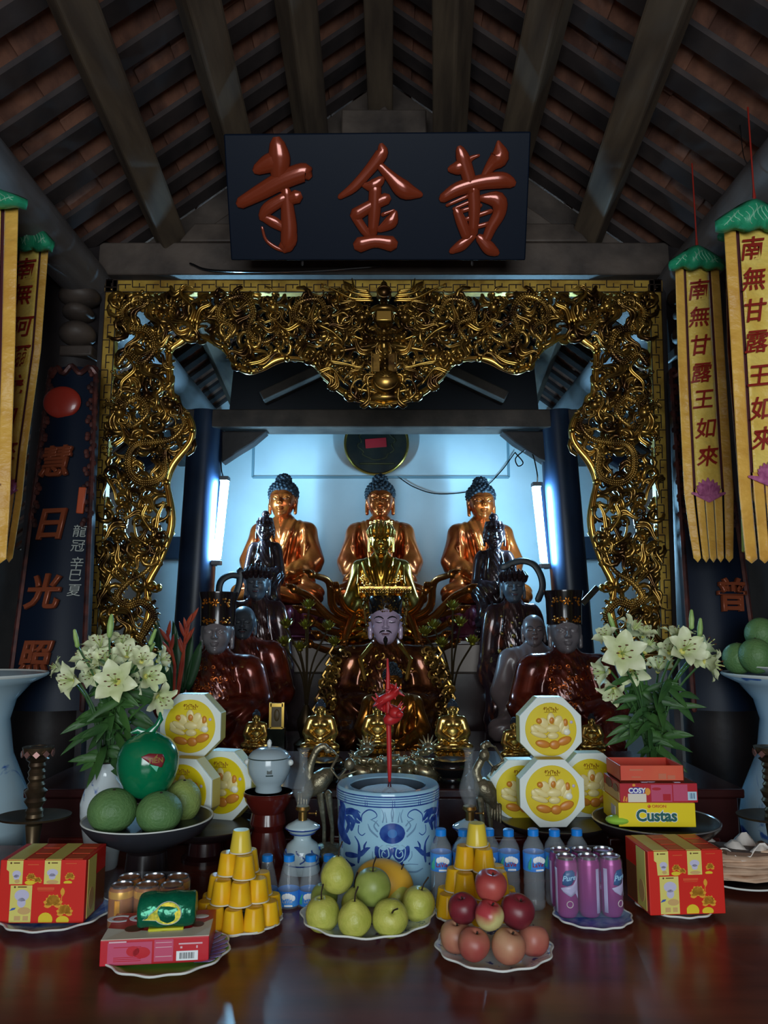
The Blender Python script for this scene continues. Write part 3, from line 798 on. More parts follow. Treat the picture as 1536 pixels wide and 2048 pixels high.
# ================================================================== HANGING BANNERS
SATIN = mat('yellow_satin', (250, 220, 112), .4, col2=(232, 190, 78), vs=9, bump=(20, .9), sheen=.4, stretch=(1, 1, 1.6))
SATIN2 = mat('orange_satin', (240, 188, 84), .42, col2=(220, 164, 66), vs=9, bump=(18, .9), sheen=.4, stretch=(1, 1, 1.6))
MAROON = mat('maroon_velvet', (74, 26, 34), .8)
REDTH = mat('red_embroidery', (150, 34, 22), .6)
GREENS = mat('green_satin', (44, 160, 116), .45, bump=(40, .4))
CREAM = mat('pale_thread', (150, 214, 180), .5)
PINKL = mat('lotus_embroidery', (198, 112, 156), .6, col2=(160, 76, 124), vs=60)
PATT = mat('patterned_satin', (176, 104, 40), .5, col2=(120, 58, 26), vs=14)
def banner(Y, edge, y_canopy, y_lotus, y_end, chars, csize, label, fab=SATIN, strip=.19, gap=.055):
    ys = [e[0] for e in edge]
    def xl(y): return float(np.interp(y, ys, [e[1] for e in edge]))
    def xr(y): return float(np.interp(y, ys, [e[2] for e in edge]))
    ph = R.uniform(0, 6)
    def f(u, y, d=0.):
        x = xl(y)+(xr(y)-xl(y))*u
        return at(x, y, Y+.006*math.sin(u*9+ph+y*.004)+.007*math.sin(y*.03+ph*2)-d)
    top = f(.5, y_canopy[0]); t = thing('hanging_banner', label, 'banner', top, group=None); lc = -Vector(top)
    def band(mb, u0, u1, ya, yb, d=0., n=60, mi=0, tip=0):
        def g(a, b):
            y = ya+(yb-ya)*b
            if tip and b > .999: y += tip*(1-abs(2*a-1))
            return f(u0+(u1-u0)*a, y, d)
        mb.sheet(g, 8, n, mi)
    y0 = y_canopy[1]-8
    mb = MB(); band(mb, .02, .98, y0, y_lotus, -.008); mb.build('velvet_backing', MAROON, t, loc=lc, solid=.002)
    mb = MB(); band(mb, strip+gap, 1-strip-gap, y0, y_lotus); mb.build('centre_panel', fab, t, loc=lc, solid=.003)
    for u0, u1 in ((0, strip), (1-strip, 1)):
        mb = MB(); band(mb, u0, u1, y0, y_end, tip=9); mb.build('side_strip', SATIN2 if fab is SATIN else fab, t, loc=lc, solid=.003)
    w = (1-2*strip-.06)/3
    for k in range(3):
        mb = MB(); band(mb, strip+.03+k*w+.012, strip+.03+(k+1)*w-.012, y_lotus, y_end, .003, 24, tip=9); mb.build('tail', SATIN2, t, loc=lc, solid=.003)
    mb = MB()                                          # lotus appliqué
    xc = .5
    for k in range(9):
        a = -1.25+2.5*k/8; L = 30-8*abs(a)
        kk = (xr(y_lotus)-xl(y_lotus))
        tipx = xc+math.sin(a)*L/kk*1.25; tipy = y_lotus+6-math.cos(a)*L*.95
        mb.tube([f(xc+.02*a, y_lotus+12, .012), f((xc+tipx)/2+.03*math.sin(a), (y_lotus+8+tipy)/2, .018), f(tipx, tipy, .012)], [.006, 11*mpp(top)*.75, .002], n=8, flat=((0, -1, 0), .3))
    mb.tube([f(.5-.33, y_lotus+8, .012), f(.5, y_lotus+19, .012), f(.5+.33, y_lotus+8, .012)], [.004, .016, .004], n=8, flat=((0, -1, 0), .3))
    mb.build('lotus_applique', PINKL, t, loc=lc)
    # canopy: green cloud-shaped cap with pale stitching
    mb = MB(); ya, yb = y_canopy; N = 24
    def cap_(u, v):
        uu = -.12+1.24*u; top_y = ya+(yb-ya)*(.10+.72*abs(2*u-1)**1.3); bot = yb+3*math.sin(u*20)
        return f(uu, top_y+(bot-top_y)*v, .03+.03*math.sin(PI*v)+.012*math.sin(u*17))
    mb.sheet(cap_, N, 6); mb.build('canopy', GREENS, t, loc=lc, solid=.02, smooth=60)
    mb = MB(); rg = random.Random(5)
    for k in range(16):
        u = .12+.05*k; pts = [cap_(min(.98, max(.02, u+.05*math.sin(q*5+k))), .15+.7*q)+Vector((0, -.012, 0)) for q in np.linspace(0, 1, 7)]; mb.tube(pts, .0018, n=4)
    mb.build('stitching', CREAM, t, loc=lc)
    mb = MB(); p = f(.5, ya); mb.tube([p, Vector((p.x, p.y, p.z+.04)), Vector((p.x, p.y, roofz(p.x)+.05))], [.006, .003, .003], n=6); mb.build('hanging_cord', REDTH, t, loc=lc)
    for ch, px, py in chars:
        y = py; u = (px-xl(y))/(xr(y)-xl(y)); p = f(u, y, .007)
        wd = xr(y)-xl(y); kk = mpp(p); vs, fs = text_mb(ch, csize*kk*1.06, depth=.003, bold=.0011, shear=.18); mb = MB()
        tl = (xr(y+40)-xr(y-40))/80                     # the cloth drifts sideways as it hangs
        mb.add([f(u+(v.x/kk)/wd, y-v.y/kk+(v.x/kk)*-.10, .010+v.z) for v in vs], fs); mb.build('embroidered_character', REDTH, t, loc=lc)
    return t
banner(2.9, [(497, 22, 97), (700, 5, 82), (900, -20, 54), (1000, -30, 44), (1122, -40, 24)], (437, 499), 972, 1116,
       [('南', 45, 541), ('無', 39, 592), ('阿', 39, 656), ('彌', 32, 715), ('陀', 24, 775), ('如', 8, 838), ('來', 8, 906)], 42, 'yellow satin banner at far left whose red characters show, behind another')
banner(2.55, [(400, -105, 37), (700, -108, 30), (1000, -112, 20), (1122, -116, 12)], (370, 412), 960, 1118, [], 40, 'foremost yellow banner at the left edge, only its edge strip showing')
banner(2.9, [(525, 1350, 1437), (750, 1357, 1452), (985, 1368, 1467), (1060, 1378, 1467), (1122, 1388, 1466)], (490, 535), 978, 1116,
       [('南', 1395, 582), ('無', 1397, 636), ('甘', 1398, 693), ('露', 1401, 748), ('王', 1405, 801), ('如', 1410, 859), ('來', 1414, 915)], 40, 'full yellow banner with seven red characters and pink lotus, right of the portal')
banner(2.5, [(445, 1447, 1570), (700, 1462, 1590), (985, 1478, 1606), (1122, 1492, 1612)], (396, 458), 945, 1118,
       [('南', 1502, 500), ('無', 1506, 561), ('甘', 1507, 624), ('露', 1511, 686), ('王', 1517, 754), ('如', 1522, 820), ('來', 1526, 880)], 46, 'yellow banner with red characters reaching out of view, whose lotus is half seen')
banner(2.75, [(470, 1451, 1560), (700, 1455, 1570), (1000, 1480, 1590)], (455, 475), 960, 1000, [], 40, 'dull orange patterned banner hanging between the two right yellow banners', fab=PATT)
mb = MB(); c = at(1495, 1040, 2.72)
for k in range(14):
    a = k*2.4; mb.tube([c+Vector((.01*math.cos(a), .01*math.sin(a), .12)), c+Vector((.016*math.cos(a), .016*math.sin(a), 0)), c+Vector((.02*math.cos(a), .02*math.sin(a), -.11))], .005, n=5)
mb.sphere(c+Vector((0, 0, .13)), (.02, .02, .02), 10, 8); mb.tube([c+Vector((0, 0, .13)), at(1495, 955, 2.74)], .004, n=5)
o = mb.build('tassel', mat('yellow_thread', (206, 196, 60), .7)); tag(o, 'lime yellow thread tassel hanging below the patterned banner', 'tassel')
# ================================================================== ALTARS BEHIND THE PORTAL
def slab(name, label, cat, c, d, m, top=None, topm=None):
    t = thing(name, label, cat, (c[0], c[1], c[2]-d[2]/2))
    mb = MB(); mb.box((0, 0, d[2]/2-.015), (d[0], d[1], d[2]-.03)); mb.build('body', m, t, bevel=.006)
    mb = MB(); mb.box((0, -.01, d[2]-.015), (d[0]+.03, d[1]+.02, .03)); mb.build('top', topm or m, t, bevel=.006)
    return t
A2 = at(768, 1518, 3.15).z                              # altar of the small gilt figures
A4 = at(768, 1512, 3.95).z                              # platform of the seated officials
A5 = at(768, 1280, 4.95).z                              # high tier of the triad
t = slab('altar_step', 'dark red lacquered altar step directly behind the offering table', 'altar', (0, 2.98, A2/2), (2.3, .72, A2), LACD)
mb = MB()
for k in range(5): mb.box((-.9+.45*k, -.364, A2*.5), (.36, .02, A2*.7))
mb.build('front_panel', LACR, t, bevel=.006)
slab('statue_platform', 'dark platform behind the portal carrying the seated official statues', 'altar', (0, 4.17, A4/2), (2.5, 1.30, A4), LACD)
t = slab('triad_altar', 'high rear altar carrying the three large buddhas, pale front panel', 'altar', (0, 5.45, A5/2), (2.04, 1.0, A5), LACD)
mb = MB(); zt = at(768, 1348, 4.9).z; mb.box((0, -.506, (A5+zt)/2-.01), (1.5, .012, A5-zt-.02))
mb.build('pale_front_panel', mat('pale_panel', (176, 164, 156), .6), t)
for s in (-1, 1):
    mb = MB(); mb.tube([(s*.75*q, -.515, zt+.005) for q in (0, .5, 1)], .008, n=6); mb.build('ledge', WOOD, t)

# ================================================================== STATUE SCULPTING
SKINC = mat('copper_lacquer', (186, 94, 36), .25, .75, col2=(146, 62, 26), vs=6)
HAIRM = mat('blue_black_hair', (14, 20, 28), .6)
GILT = mat('gilt_statue', (190, 142, 56), .22, 1.)
GILTS = mat('small_gilt', (212, 180, 104), .24, .95)
DARKL = mat('dark_brown_lacquer', (44, 30, 32), .18, .2, coat=.5)
REDL = mat('red_robe_lacquer', (124, 44, 24), .2, .35, col2=(70, 24, 20), vs=9, coat=.5)
GREYF = mat('grey_face', (122, 114, 118), .3, coat=.3)
DARKF = mat('dark_face', (74, 78, 86), .35)
PALEF = mat('pale_face', (186, 164, 190), .25, coat=.4)
INK = mat('ink', (18, 16, 18), .5)
LIPM = mat('lip_red', (92, 44, 48), .5)

def head_fn(P):
    Q = [np.abs(P[0]), P[1], P[2]]
    d = smin(ell(Q, (0, .05, .62), (.36, .43, .39)), ell(Q, (0, -.06, .42), (.315, .345, .42)), .12)
    d = smin(d, ell(Q, (0, -.17, .12), (.17, .17, .12)), .14)
    d = smin(d, ell(Q, (.17, -.23, .36), (.12, .12, .14)), .08)
    d = smax(d, -ell(Q, (.15, -.43, .525), (.11, .075, .05)), .05)
    d = smin(d, cap(Q, (.045, -.385, .605), (.24, -.30, .605), .028, .018), .05)
    d = smin(d, ell(Q, (.145, -.325, .515), (.085, .062, .05)), .02)
    d = smin(d, cap(Q, (0, -.385, .60), (0, -.475, .405), .026, .046), .035)
    d = smin(d, ell(Q, (.045, -.435, .385), (.04, .045, .034)), .025)
    d = smin(d, ell(Q, (0, -.395, .262), (.105, .045, .024)), .018)
    d = smin(d, ell(Q, (0, -.390, .215), (.078, .045, .026)), .018)
    d = smin(d, ell(Q, (0, -.315, .09), (.09, .08, .075)), .07)
    d = smin(d, ell(Q, (.365, .05, .5), (.045, .11, .165)), .03)
    d = smax(d, -ell(Q, (.405, .02, .5), (.025, .06, .1)), .02)
    d = smin(d, cap(Q, (.365, .0, .38), (.355, -.02, .15), .046, .05), .03)
    return smin(d, cap(Q, (0, .07, .15), (0, .09, -.32), .19, .21), .07)
def hair_fn(P):
    cap_ = ell(P, (0, .07, .70), (.395, .455, .37))
    cap_ = smax(cap_, -(P[2]-(.735-.62*np.clip(P[1]+.33, 0, .8))), .03)
    d = smin(cap_, ell(P, (0, .08, 1.08), (.20, .20, .17)), .06)
    n = 170
    for i in range(n):
        z = 1-2*(i+.5)/n; a = i*2.39996; r = math.sqrt(1-z*z)
        p = (.395*r*math.cos(a), .07+.455*r*math.sin(a), .70+.37*z)
        if p[2] > .735-.62*min(.8, max(0, p[1]+.33))-.0: d = np.minimum(d, ell(P, p, (.045, .045, .045)))
    for i in range(46):
        z = 1-1.6*(i+.5)/46; a = i*2.39996; r = math.sqrt(1-z*z)
        d = np.minimum(d, ell(P, (.20*r*math.cos(a), .08+.20*r*math.sin(a), 1.08+.17*z), (.04, .04, .04)))
    return d
HB = ((-.5, -.58, -.34), (.5, .56, 1.06))
HEADS = {}
def head_mesh(m):
    if m.name not in HEADS:
        if 'geo' not in HEADS: HEADS['geo'] = nets(head_fn, HB[0], HB[1], .0185)
        v, f = HEADS['geo']; me = bpy.data.meshes.new('head'); me.from_pydata(v.tolist(), [], f.tolist()); me.update()
        me.materials.append(m); me.polygons.foreach_set('use_smooth', [True]*len(me.polygons)); HEADS[m.name] = me
    return HEADS[m.name]
def hair_mesh(m):
    k = 'hair'+m.name
    if k not in HEADS:
        HEADS[k] = sdf_mesh('hair', m, hair_fn, (-.52, -.52, .1), (.52, .66, 1.34), .0175)
    return HEADS[k]
def paint_face(parent_head, brow=INK, lip=LIPM, must=False, beard=False):
    def on(x, z, d=.004):                              # surface point on the face by marching the field
        y = -.7
        for _ in range(40):
            v = float(head_fn([np.float64(x), np.float64(y), np.float64(z)]))
            if v < .002: break
            y += v*.8
        return Vector((x, y-d, z))
    for s in (-1, 1):
        mb = MB(); mb.tube([on(s*q[0], q[1]) for q in ((.05, .585), (.10, .618), (.16, .632), (.22, .618), (.265, .585))], [.012, .018, .018, .014, .006], n=6); mb.build('eyebrow', brow, parent_head)
        mb = MB(); mb.tube([on(s*q[0], q[1]) for q in ((.075, .502), (.11, .494), (.15, .49), (.19, .496), (.225, .508))], [.005, .011, .012, .010, .005], n=6); mb.build('eye_line', INK, parent_head)
    mb = MB(); mb.tube([on(x, z) for x, z in ((-.095, .243), (-.05, .238), (0, .234), (.05, .238), (.095, .243))], [.006, .016, .02, .016, .006], n=6); mb.build('lips', lip, parent_head)
    if must:
        for s in (-1, 1):
            mb = MB(); mb.tube([on(s*q[0], q[1]) for q in ((.02, .312), (.07, .305), (.12, .28), (.14, .25))], [.014, .02, .016, .006], n=6); mb.build('moustache', INK, parent_head)
    if beard:
        mb = MB(); mb.tube([on(0, .175), on(0, .13), on(0, .08)+Vector((0, -.01, 0)), Vector((0, -.40, -.02))], [.02, .05, .055, .02], n=10); mb.build('beard', INK, parent_head)

def lotus_fn(belly=0., bare=False):
    def fn(P):
        x, y, z = P; ax = np.abs(x); Q = [ax, y, z]
        d = ell(Q, (0, .03, .11), (.25, .20, .12))
        d = smin(d, cap(Q, (.1, 0, .10), (.30, -.13, .085), .10, .08), .06)
        d = smin(d, cap(Q, (.30, -.14, .075), (.02, -.25, .075), .072, .06), .04)
        d = smin(d, ell(Q, (0, .05, .36), (.172, .125, .27)), .05)
        d = smin(d, ell(Q, (0, .03, .53), (.19, .118, .13)), .05)
        if belly: d = smin(d, ell(Q, (0, -.05, .33), (.20, .18, .16)), .06)
        d = smin(d, cap(Q, (.05, .05, .625), (.175, .05, .58), .055, .08), .05)
        d = smin(d, cap(Q, (0, .05, .60), (0, .035, .74), .085, .062), .05)
        d = smin(d, cap(Q, (.205, .045, .565), (.265, .0, .34), .082, .088), .025)
        d = smin(d, cap(Q, (.262, -.01, .33), (.09, -.19, .235), .082, .052), .03)
        d = smin(d, cap(Q, (.25, -.03, .30), (.23, -.12, .15), .065, .06), .04)
        d = smin(d, ell(Q, (.04, -.215, .215), (.075, .052, .034)), .02)
        m1 = np.clip((z-.2)*12, 0, 1)
        arm = np.clip((ax-.15)*18, 0, 1)
        f1 = ((1-arm)*np.sin(105*ax+5*np.sin(6*z))*.0042+arm*np.sin(75*(ax*.8+z*.55)+7*y)*.0036)*m1*((.4 if belly else 0.) if bare else 1.)
        f2 = np.sin(85*(z+.6*y+.5*ax*ax)+6*ax)*(1-m1)*(.0055 if not bare else .003)
        d = d+f1+f2
        if not bare:
            d = smin(d, chain(Q, [(.105, -.0, .655, .018), (.085, -.09, .56, .02), (.045, -.115, .44, .02), (.01, -.1, .33, .016)]), .012)
            d = smin(d, chain(Q, [(.20, -.03, .60, .012), (.215, -.075, .46, .013), (.20, -.08, .33, .012)]), .014)
            d = smin(d, chain(Q, [(.315, -.03, .30, .016), (.22, -.13, .20, .018), (.10, -.2, .16, .016)]), .02)
        else:
            d = smin(d, ell(Q, (.085, -.075, .50), (.07, .04, .06)), .04)
        return smax(d, -(z-.002), .01)
    return fn
def official_fn(P):
    x, y, z = P; ax = np.abs(x); Q = [ax, y, z]
    d = ell(Q, (0, .02, .36), (.21, .15, .33))
    d = smin(d, cap(Q, (.04, .03, .62), (.20, .03, .575), .06, .095), .05)
    d = smin(d, cap(Q, (0, .04, .6), (0, .03, .74), .10, .07), .05)
    d = smin(d, cap(Q, (.235, .03, .55), (.295, -.02, .32), .10, .105), .04)
    d = smin(d, cap(Q, (.29, -.04, .31), (.055, -.21, .33), .10, .062), .03)
    d = smin(d, ell(Q, (.20, -.13, .19), (.13, .09, .19)), .05)
    d = smin(d, cap(Q, (.12, .0, .10), (.20, -.22, .10), .14, .12), .07)
    d = smin(d, ell(Q, (0, -.05, .05), (.34, .28, .16)), .06)
    d = smin(d, ell(Q, (.03, -.245, .34), (.045, .04, .05)), .015)
    d = d+np.sin(55*ax+8*np.sin(9*z))*np.clip((.42-z)*8, 0, 1)*.006
    orn = np.sin(95*x)*np.sin(95*z+20*np.sin(10*x))*np.exp(-((ax/.13)**4))*np.clip((z-.36)*10, 0, 1)
    d = d-.0055*np.clip(orn, -.2, 1)
    d = smin(d, cap(Q, (.09, -.03, .655), (.14, -.13, .5), .012, .012), .008)
    return smax(d, -(z-.002), .01)
BB = ((-.42, -.36, -.01), (.42, .26, .80))
BODY = {}
def body_mesh(kind, m):
    k = kind+m.name
    if k not in BODY:
        g = 'g'+kind
        if g not in BODY:
            fn = {'lotus': lotus_fn(), 'belly': lotus_fn(1., True), 'plain': lotus_fn(0., True), 'official': official_fn}[kind]
            BODY[g] = nets(fn, BB[0], BB[1], .0078)
        v, f = BODY[g]; me = bpy.data.meshes.new('robe'); me.from_pydata(v.tolist(), [], f.tolist()); me.update()
        me.materials.append(m); me.polygons.foreach_set('use_smooth', [True]*len(me.polygons)); BODY[k] = me
    return BODY[k]
def statue(label, x, y_base, y_chin, Y, kind, mrobe, mface, hair=None, rz=0., hs=.24, group=None, name='seated_statue', z_base=None, face=None, wx=1., wy=None):
    """seated figure: picture row of its base and of its chin at depth Y give its size"""
    pb = at(x, y_base, Y); pc = at(x, y_chin, Y)
    if z_base is not None: pb.z = z_base
    H = (pc.z-pb.z)/.68
    t = thing(name, label, 'statue', (pb.x, Y, pb.z if z_base is None else z_base), rz, group)
    put('robe' if kind != 'belly' else 'body', body_mesh(kind, mrobe), t, scale=(H*wx, H*(wy or min(1, wx+.12)), H))
    hd = put('head', head_mesh(mface), t, loc=(0, .0, .675*H), scale=(hs*H, hs*H, hs*H))
    if hair is not None: put('hair', hair_mesh(hair), t, loc=(0, 0, .675*H), scale=(hs*H, hs*H, hs*H))
    if face: paint_face(hd, **face)
    t['u'] = H
    return t, H
def lotus_throne(x, zb, yt, Y, label, m, w=.3):
    p0, p1 = at(x, yt, Y), at(x, yt, Y); p0.z = zb; h = p1.z-zb
    t = thing('lotus_throne', label, 'pedestal', p0, group=None)
    mb = MB(); mb.lathe([(0, 0), (w*.95, 0), (w, h*.06), (w*.8, h*.14), (w*.72, h*.3), (w*.8, h*.42), (w*.98, h*.97), (w*.95, h), (0, h)], 40, sy=.8); mb.build('base', m, t)
    mb = MB()
    for row, (zz, rr, n) in enumerate(((.46, .84, 16), (.66, .93, 18))):
        for k in range(n):
            a = 2*PI*(k+.5*row)/n
            mb.sphere((w*rr*math.cos(a), w*.8*rr*math.sin(a), h-min(h, .19)*(1-zz)), (w*.10, w*.16, min(h*.26, .05)), 10, 8, rot=(.35, 0, a+PI/2))
    mb.build('petal_rows', m, t)
    return t
PURP = mat('plum_lacquer', (104, 46, 62), .3, .2, coat=.3)
# ---- the triad
for x, yb, yc, rz, lb in ((760, 1213, 1037, 0, 'large copper-lacquered buddha statue in the middle, directly under the round plaque'),
                          (562, 1211, 1036, -.10, 'large copper-lacquered buddha statue beside the left fluorescent tube'),
                          (966, 1211, 1040, .10, 'large copper-lacquered buddha statue beside the right fluorescent tube')):
    Y = 5.5
    t, H = statue(lb, x, yb, yc, Y, 'lotus', SKINC, SKINC, HAIRM, rz, hs=.285, wx=.93, name='buddha_statue', face=dict(brow=SKINC, lip=SKINC))
    lotus_throne(x, A5, yb, Y, {0: 'plum lotus pedestal under the middle copper buddha', -.1: 'plum lotus pedestal under the left copper buddha', .1: 'plum lotus pedestal under the right copper buddha'}[rz], PURP, .30)['group'] = 'lotus pedestals of the triad'
# ---- slim dark bodhisattvas before the outer buddhas
CROWN = MB()
def crown_mb(n=9, h=.42, r=.36):
    mb = MB(); mb.lathe([(r*.98, .62), (r*1.08, .62), (r*1.08, .72), (r*.9, .98), (0, 1.05)], 24, c=(0, .05, 0))
    for k in range(n):
        a = -PI/2+(k-(n-1)/2)*.36; hh = h*(1-.10*abs(k-(n-1)/2))
        mb.tube([(r*1.08*math.cos(a), .05+r*1.1*math.sin(a), .68), (r*1.16*math.cos(a), .05+r*1.2*math.sin(a), .68+hh*.55), (r*1.05*math.cos(a), .05+r*1.05*math.sin(a), .70+hh)], [.07, .085, .02], n=8)
        mb.sphere((r*1.2*math.cos(a), .05+r*1.25*math.sin(a), .76), .05, 8, 6)
    return mb
for x, yb, yc, lb in ((527, 1215, 1082, 'slim dark lacquered standing attendant in front of the left copper buddha'), (992, 1255, 1098, 'slim dark lacquered attendant with tall topknot before the right copper buddha')):
    t, H = statue(lb, x, yb, yc, 5.08, 'official', DARKL, DARKL, None, 0, hs=.25, wx=.55, name='attendant_statue', face=dict(brow=DARKL))
    hd = [c for c in kids(t) if c.name.startswith('head')][0]
    mb = crown_mb(5, .24, .34); mb.sphere((0, .08, 1.13), (.17, .17, .17), 14, 10); mb.build('crown', DARKL, t, loc=(0, 0, .675*H)).scale = (.25*H,)*3
    lotus_throne(x, A5, yb, 5.08, 'dark pedestal under the %s slim attendant' % ('left' if x < 700 else 'right'), DARKL, .13)
# ---- many-armed gilt figure
t, H = statue('shining gold many-armed statue in front of the middle copper buddha', 762, 1292, 1111, 4.55, 'lotus', GILT, GILT, None, 0, hs=.225, wx=.8, name='many_armed_statue', face=dict(brow=GILT, lip=GILT))
mb = crown_mb(11, .5, .37)
rg = random.Random(4)
for k in range(90):
    a = rg.uniform(-PI*.95, -PI*.05); z = rg.uniform(.7, 1.2); r = .42-.10*(z-.7)
    mb.sphere((r*math.cos(a), .05+r*math.sin(a), z), rg.uniform(.022, .04), 6, 5)
for s in (-1, 1):
    for k in range(14): mb.sphere((s*(.42-.012*k*0), .02, .75-.045*k), .028, 6, 5)
mb.build('beaded_crown', GOLDB, t, loc=(0, 0, .675*H)).scale = (.225*H,)*3
mb = MB(); lt = -Vector(t.location); Y = 4.5
for k in range(60):
    a = rg.uniform(0, PI); mb.sphere(Vector((.155*H*math.cos(a)*rg.uniform(.75, 1), -.115*H-.02, .52*H-.10*H*math.sin(a)*rg.uniform(.6, 1.3))), .007, 6, 5)
for s in (-1, 1): mb.tube([(s*.14*H, -.05*H, .62*H), (s*.1*H, -.125*H, .5*H), (0, -.16*H, .38*H)], .009, n=6)
mb.build('necklace', GOLDB, t)
BRZ = mat('bronze_arm', (156, 98, 44), .24, .9)
ARMS = [([(720, 1245), (668, 1218), (658, 1165), (628, 1150)], 9), ([(715, 1260), (665, 1240), (620, 1195), (592, 1180)], 10), ([(716, 1272), (660, 1262), (628, 1245)], 9),
        ([(718, 1285), (665, 1280), (640, 1272)], 8), ([(722, 1238), (690, 1215), (676, 1185)], 8), ([(712, 1300), (660, 1302), (625, 1290)], 8), ([(716, 1222), (700, 1250), (690, 1280)], 11), ([(718, 1252), (640, 1228), (606, 1220)], 8)]
for s in (-1, 1):
    for pts, w in ARMS:
        pts = [(x, y) if s < 0 else (1526-x, y) for x, y in pts]
        mb = MB(); n = len(pts); k = mpp((0, Y, 1.5))
        q = [at(x, y, Y-.10*i) for i, (x, y) in enumerate(pts)]
        sp = [Vector(v) for v in spline(q, 4)]
        mb.tube(sp, [k*w*(1-.38*i/len(sp)) for i in range(len(sp))], n=10)
        e = sp[-1]; dr = (sp[-1]-sp[-3]).normalized()
        mb.sphere(e+dr*.02, (.022, .016, .024), 10, 8)
        for f in range(4): mb.tube([e+dr*.025+Vector((.008*(f-1.5), -.004, .004)), e+dr*.05+Vector((.010*(f-1.5), -.006, .012)), e+dr*.064+Vector((.009*(f-1.5), -.012, .014))], .005, n=5)
        mb.tube([e+dr*.01+Vector((.016*s, 0, 0)), e+dr*.03+Vector((.03*s, -.01, .01))], .006, n=5)
        mb.build('arm', BRZ, t, loc=lt, smooth=70)
lotus_throne(762, A4, 1292, 4.55, 'gilt lotus pedestal under the many-armed gold statue', GILT, .26)
# ---- crowned central ruler
t, H = statue('crowned central statue with pale mauve face, black beard and gold-embroidered robe', 771, 1502, 1286, 4.08, 'official', mat('brown_gold_robe', (112, 64, 30), .2, .75, col2=(64, 26, 20), vs=14, coat=.4), PALEF, None, 0, hs=.275, name='crowned_statue', face=dict(must=True, beard=True), z_base=A4)
hz = .675*H; hs = .275*H
mb = MB(); mb.lathe([(.36, .70), (.385, .70), (.40, 1.05), (.36, 1.12), (0, 1.14)], 32, c=(0, .05, 0)); mb.build('crown_band', mat('crown_black', (26, 24, 26), .25, .3), t, loc=(0, 0, hz)).scale = (hs,)*3
mb = MB()
mb.box((0, .0, 1.30), (1.2, .9, .05))
for k in range(21): mb.sphere((-.58+.058*k, -.45, 1.25), .03, 6, 5); mb.sphere((-.58+.058*k, -.45, 1.19), .024, 6, 5)
for k in range(70):
    a = -PI/2+rg.gauss(0, .3); z = rg.uniform(.74, 1.12); mb.sphere((.40*math.cos(a), .05+.40*math.sin(a), z), rg.uniform(.015, .032), 6, 4)
for s in (-1, 1):
    mb.tube([(s*.40, .0, 1.1), (s*.5, -.05, .95), (s*.47, -.05, .6), (s*.44, -.05, .2)], [.03, .04, .03, .02], n=8)
    for k in range(8): mb.sphere((s*(.44+.06*math.sin(k)), -.12, 1.15-.12*k), .045, 8, 6)
mb.build('crown_board', GOLD, t, loc=(0, 0, hz), bevel=0).scale = (hs,)*3
for s in (-1, 1):                                       # dragon chair arms flanking the figure
    mb = MB()
    for k in range(70):
        q = rg.random(); c0 = Vector((s*(.25+.12*math.sin(q*2.6)+rg.uniform(-.05, .05))*H, -.04-.10*q+rg.uniform(-.04, .04), (.66-.54*q)*H)); r0 = rg.uniform(.014, .03); a0 = rg.uniform(0, 6); dr = rg.choice((-1, 1))
        mb.tube([c0+Vector((r0*(1-.75*e)*math.cos(a0+dr*6*e), -.012*e, r0*(1-.75*e)*math.sin(a0+dr*6*e))) for e in np.linspace(0, 1, 9)], [.004+.005*math.sin(PI*e) for e in np.linspace(0, 1, 9)], n=6)
    for k in range(7):
        b0 = Vector((s*(.30+.02*k)*H, -.05, (.62-.07*k)*H)); mb.tube([b0, b0+Vector((s*.03, -.03, .03)), b0+Vector((s*.045, -.03, .0)), b0+Vector((s*.03, -.04, -.02))], [.012, .011, .008, .004], n=6)
    mb.build('chair_carving', GOLD, t)
for s in (-1, 1):
    mb = MB(); mb.tube([(s*.09*H, -.06*H, .67*H), (s*.16*H, -.12*H, .58*H), (s*.13*H, -.17*H, .46*H)], .012, n=8); mb.build('robe_gold_trim', GOLDB, t)
def on_robe(px_, pz_):
    q = -.45
    while q < 0 and float(official_fn([np.float64(px_), np.float64(q), np.float64(pz_)])) > .003: q += .004
    return Vector((px_*H, (q-.002)*H, pz_*H))
for k in range(30):
    cx_, cz_ = rg.uniform(-.16, .16), rg.uniform(.36, .62); r_ = rg.uniform(.010, .022); a0 = rg.uniform(0, 6)
    mb = MB(); mb.tube([on_robe(cx_+r_*(1-.6*q)*math.cos(a0+5*q), cz_+r_*(1-.6*q)*math.sin(a0+5*q)) for q in np.linspace(0, 1, 6)], .004, n=5); mb.build('embroidered_motif', GOLDB, t)
# ---- seated gilt-faced small buddha in the ruler's lap line
statue('dark gilt buddha seated directly before the crowned central statue', 785, 1500, 1384, 3.64, 'lotus', mat('aged_gilt', (150, 96, 36), .24, .9), mat('aged_gilt', (0, 0, 0)), HAIRM, 0, hs=.22, name='buddha_statue', z_base=A4)
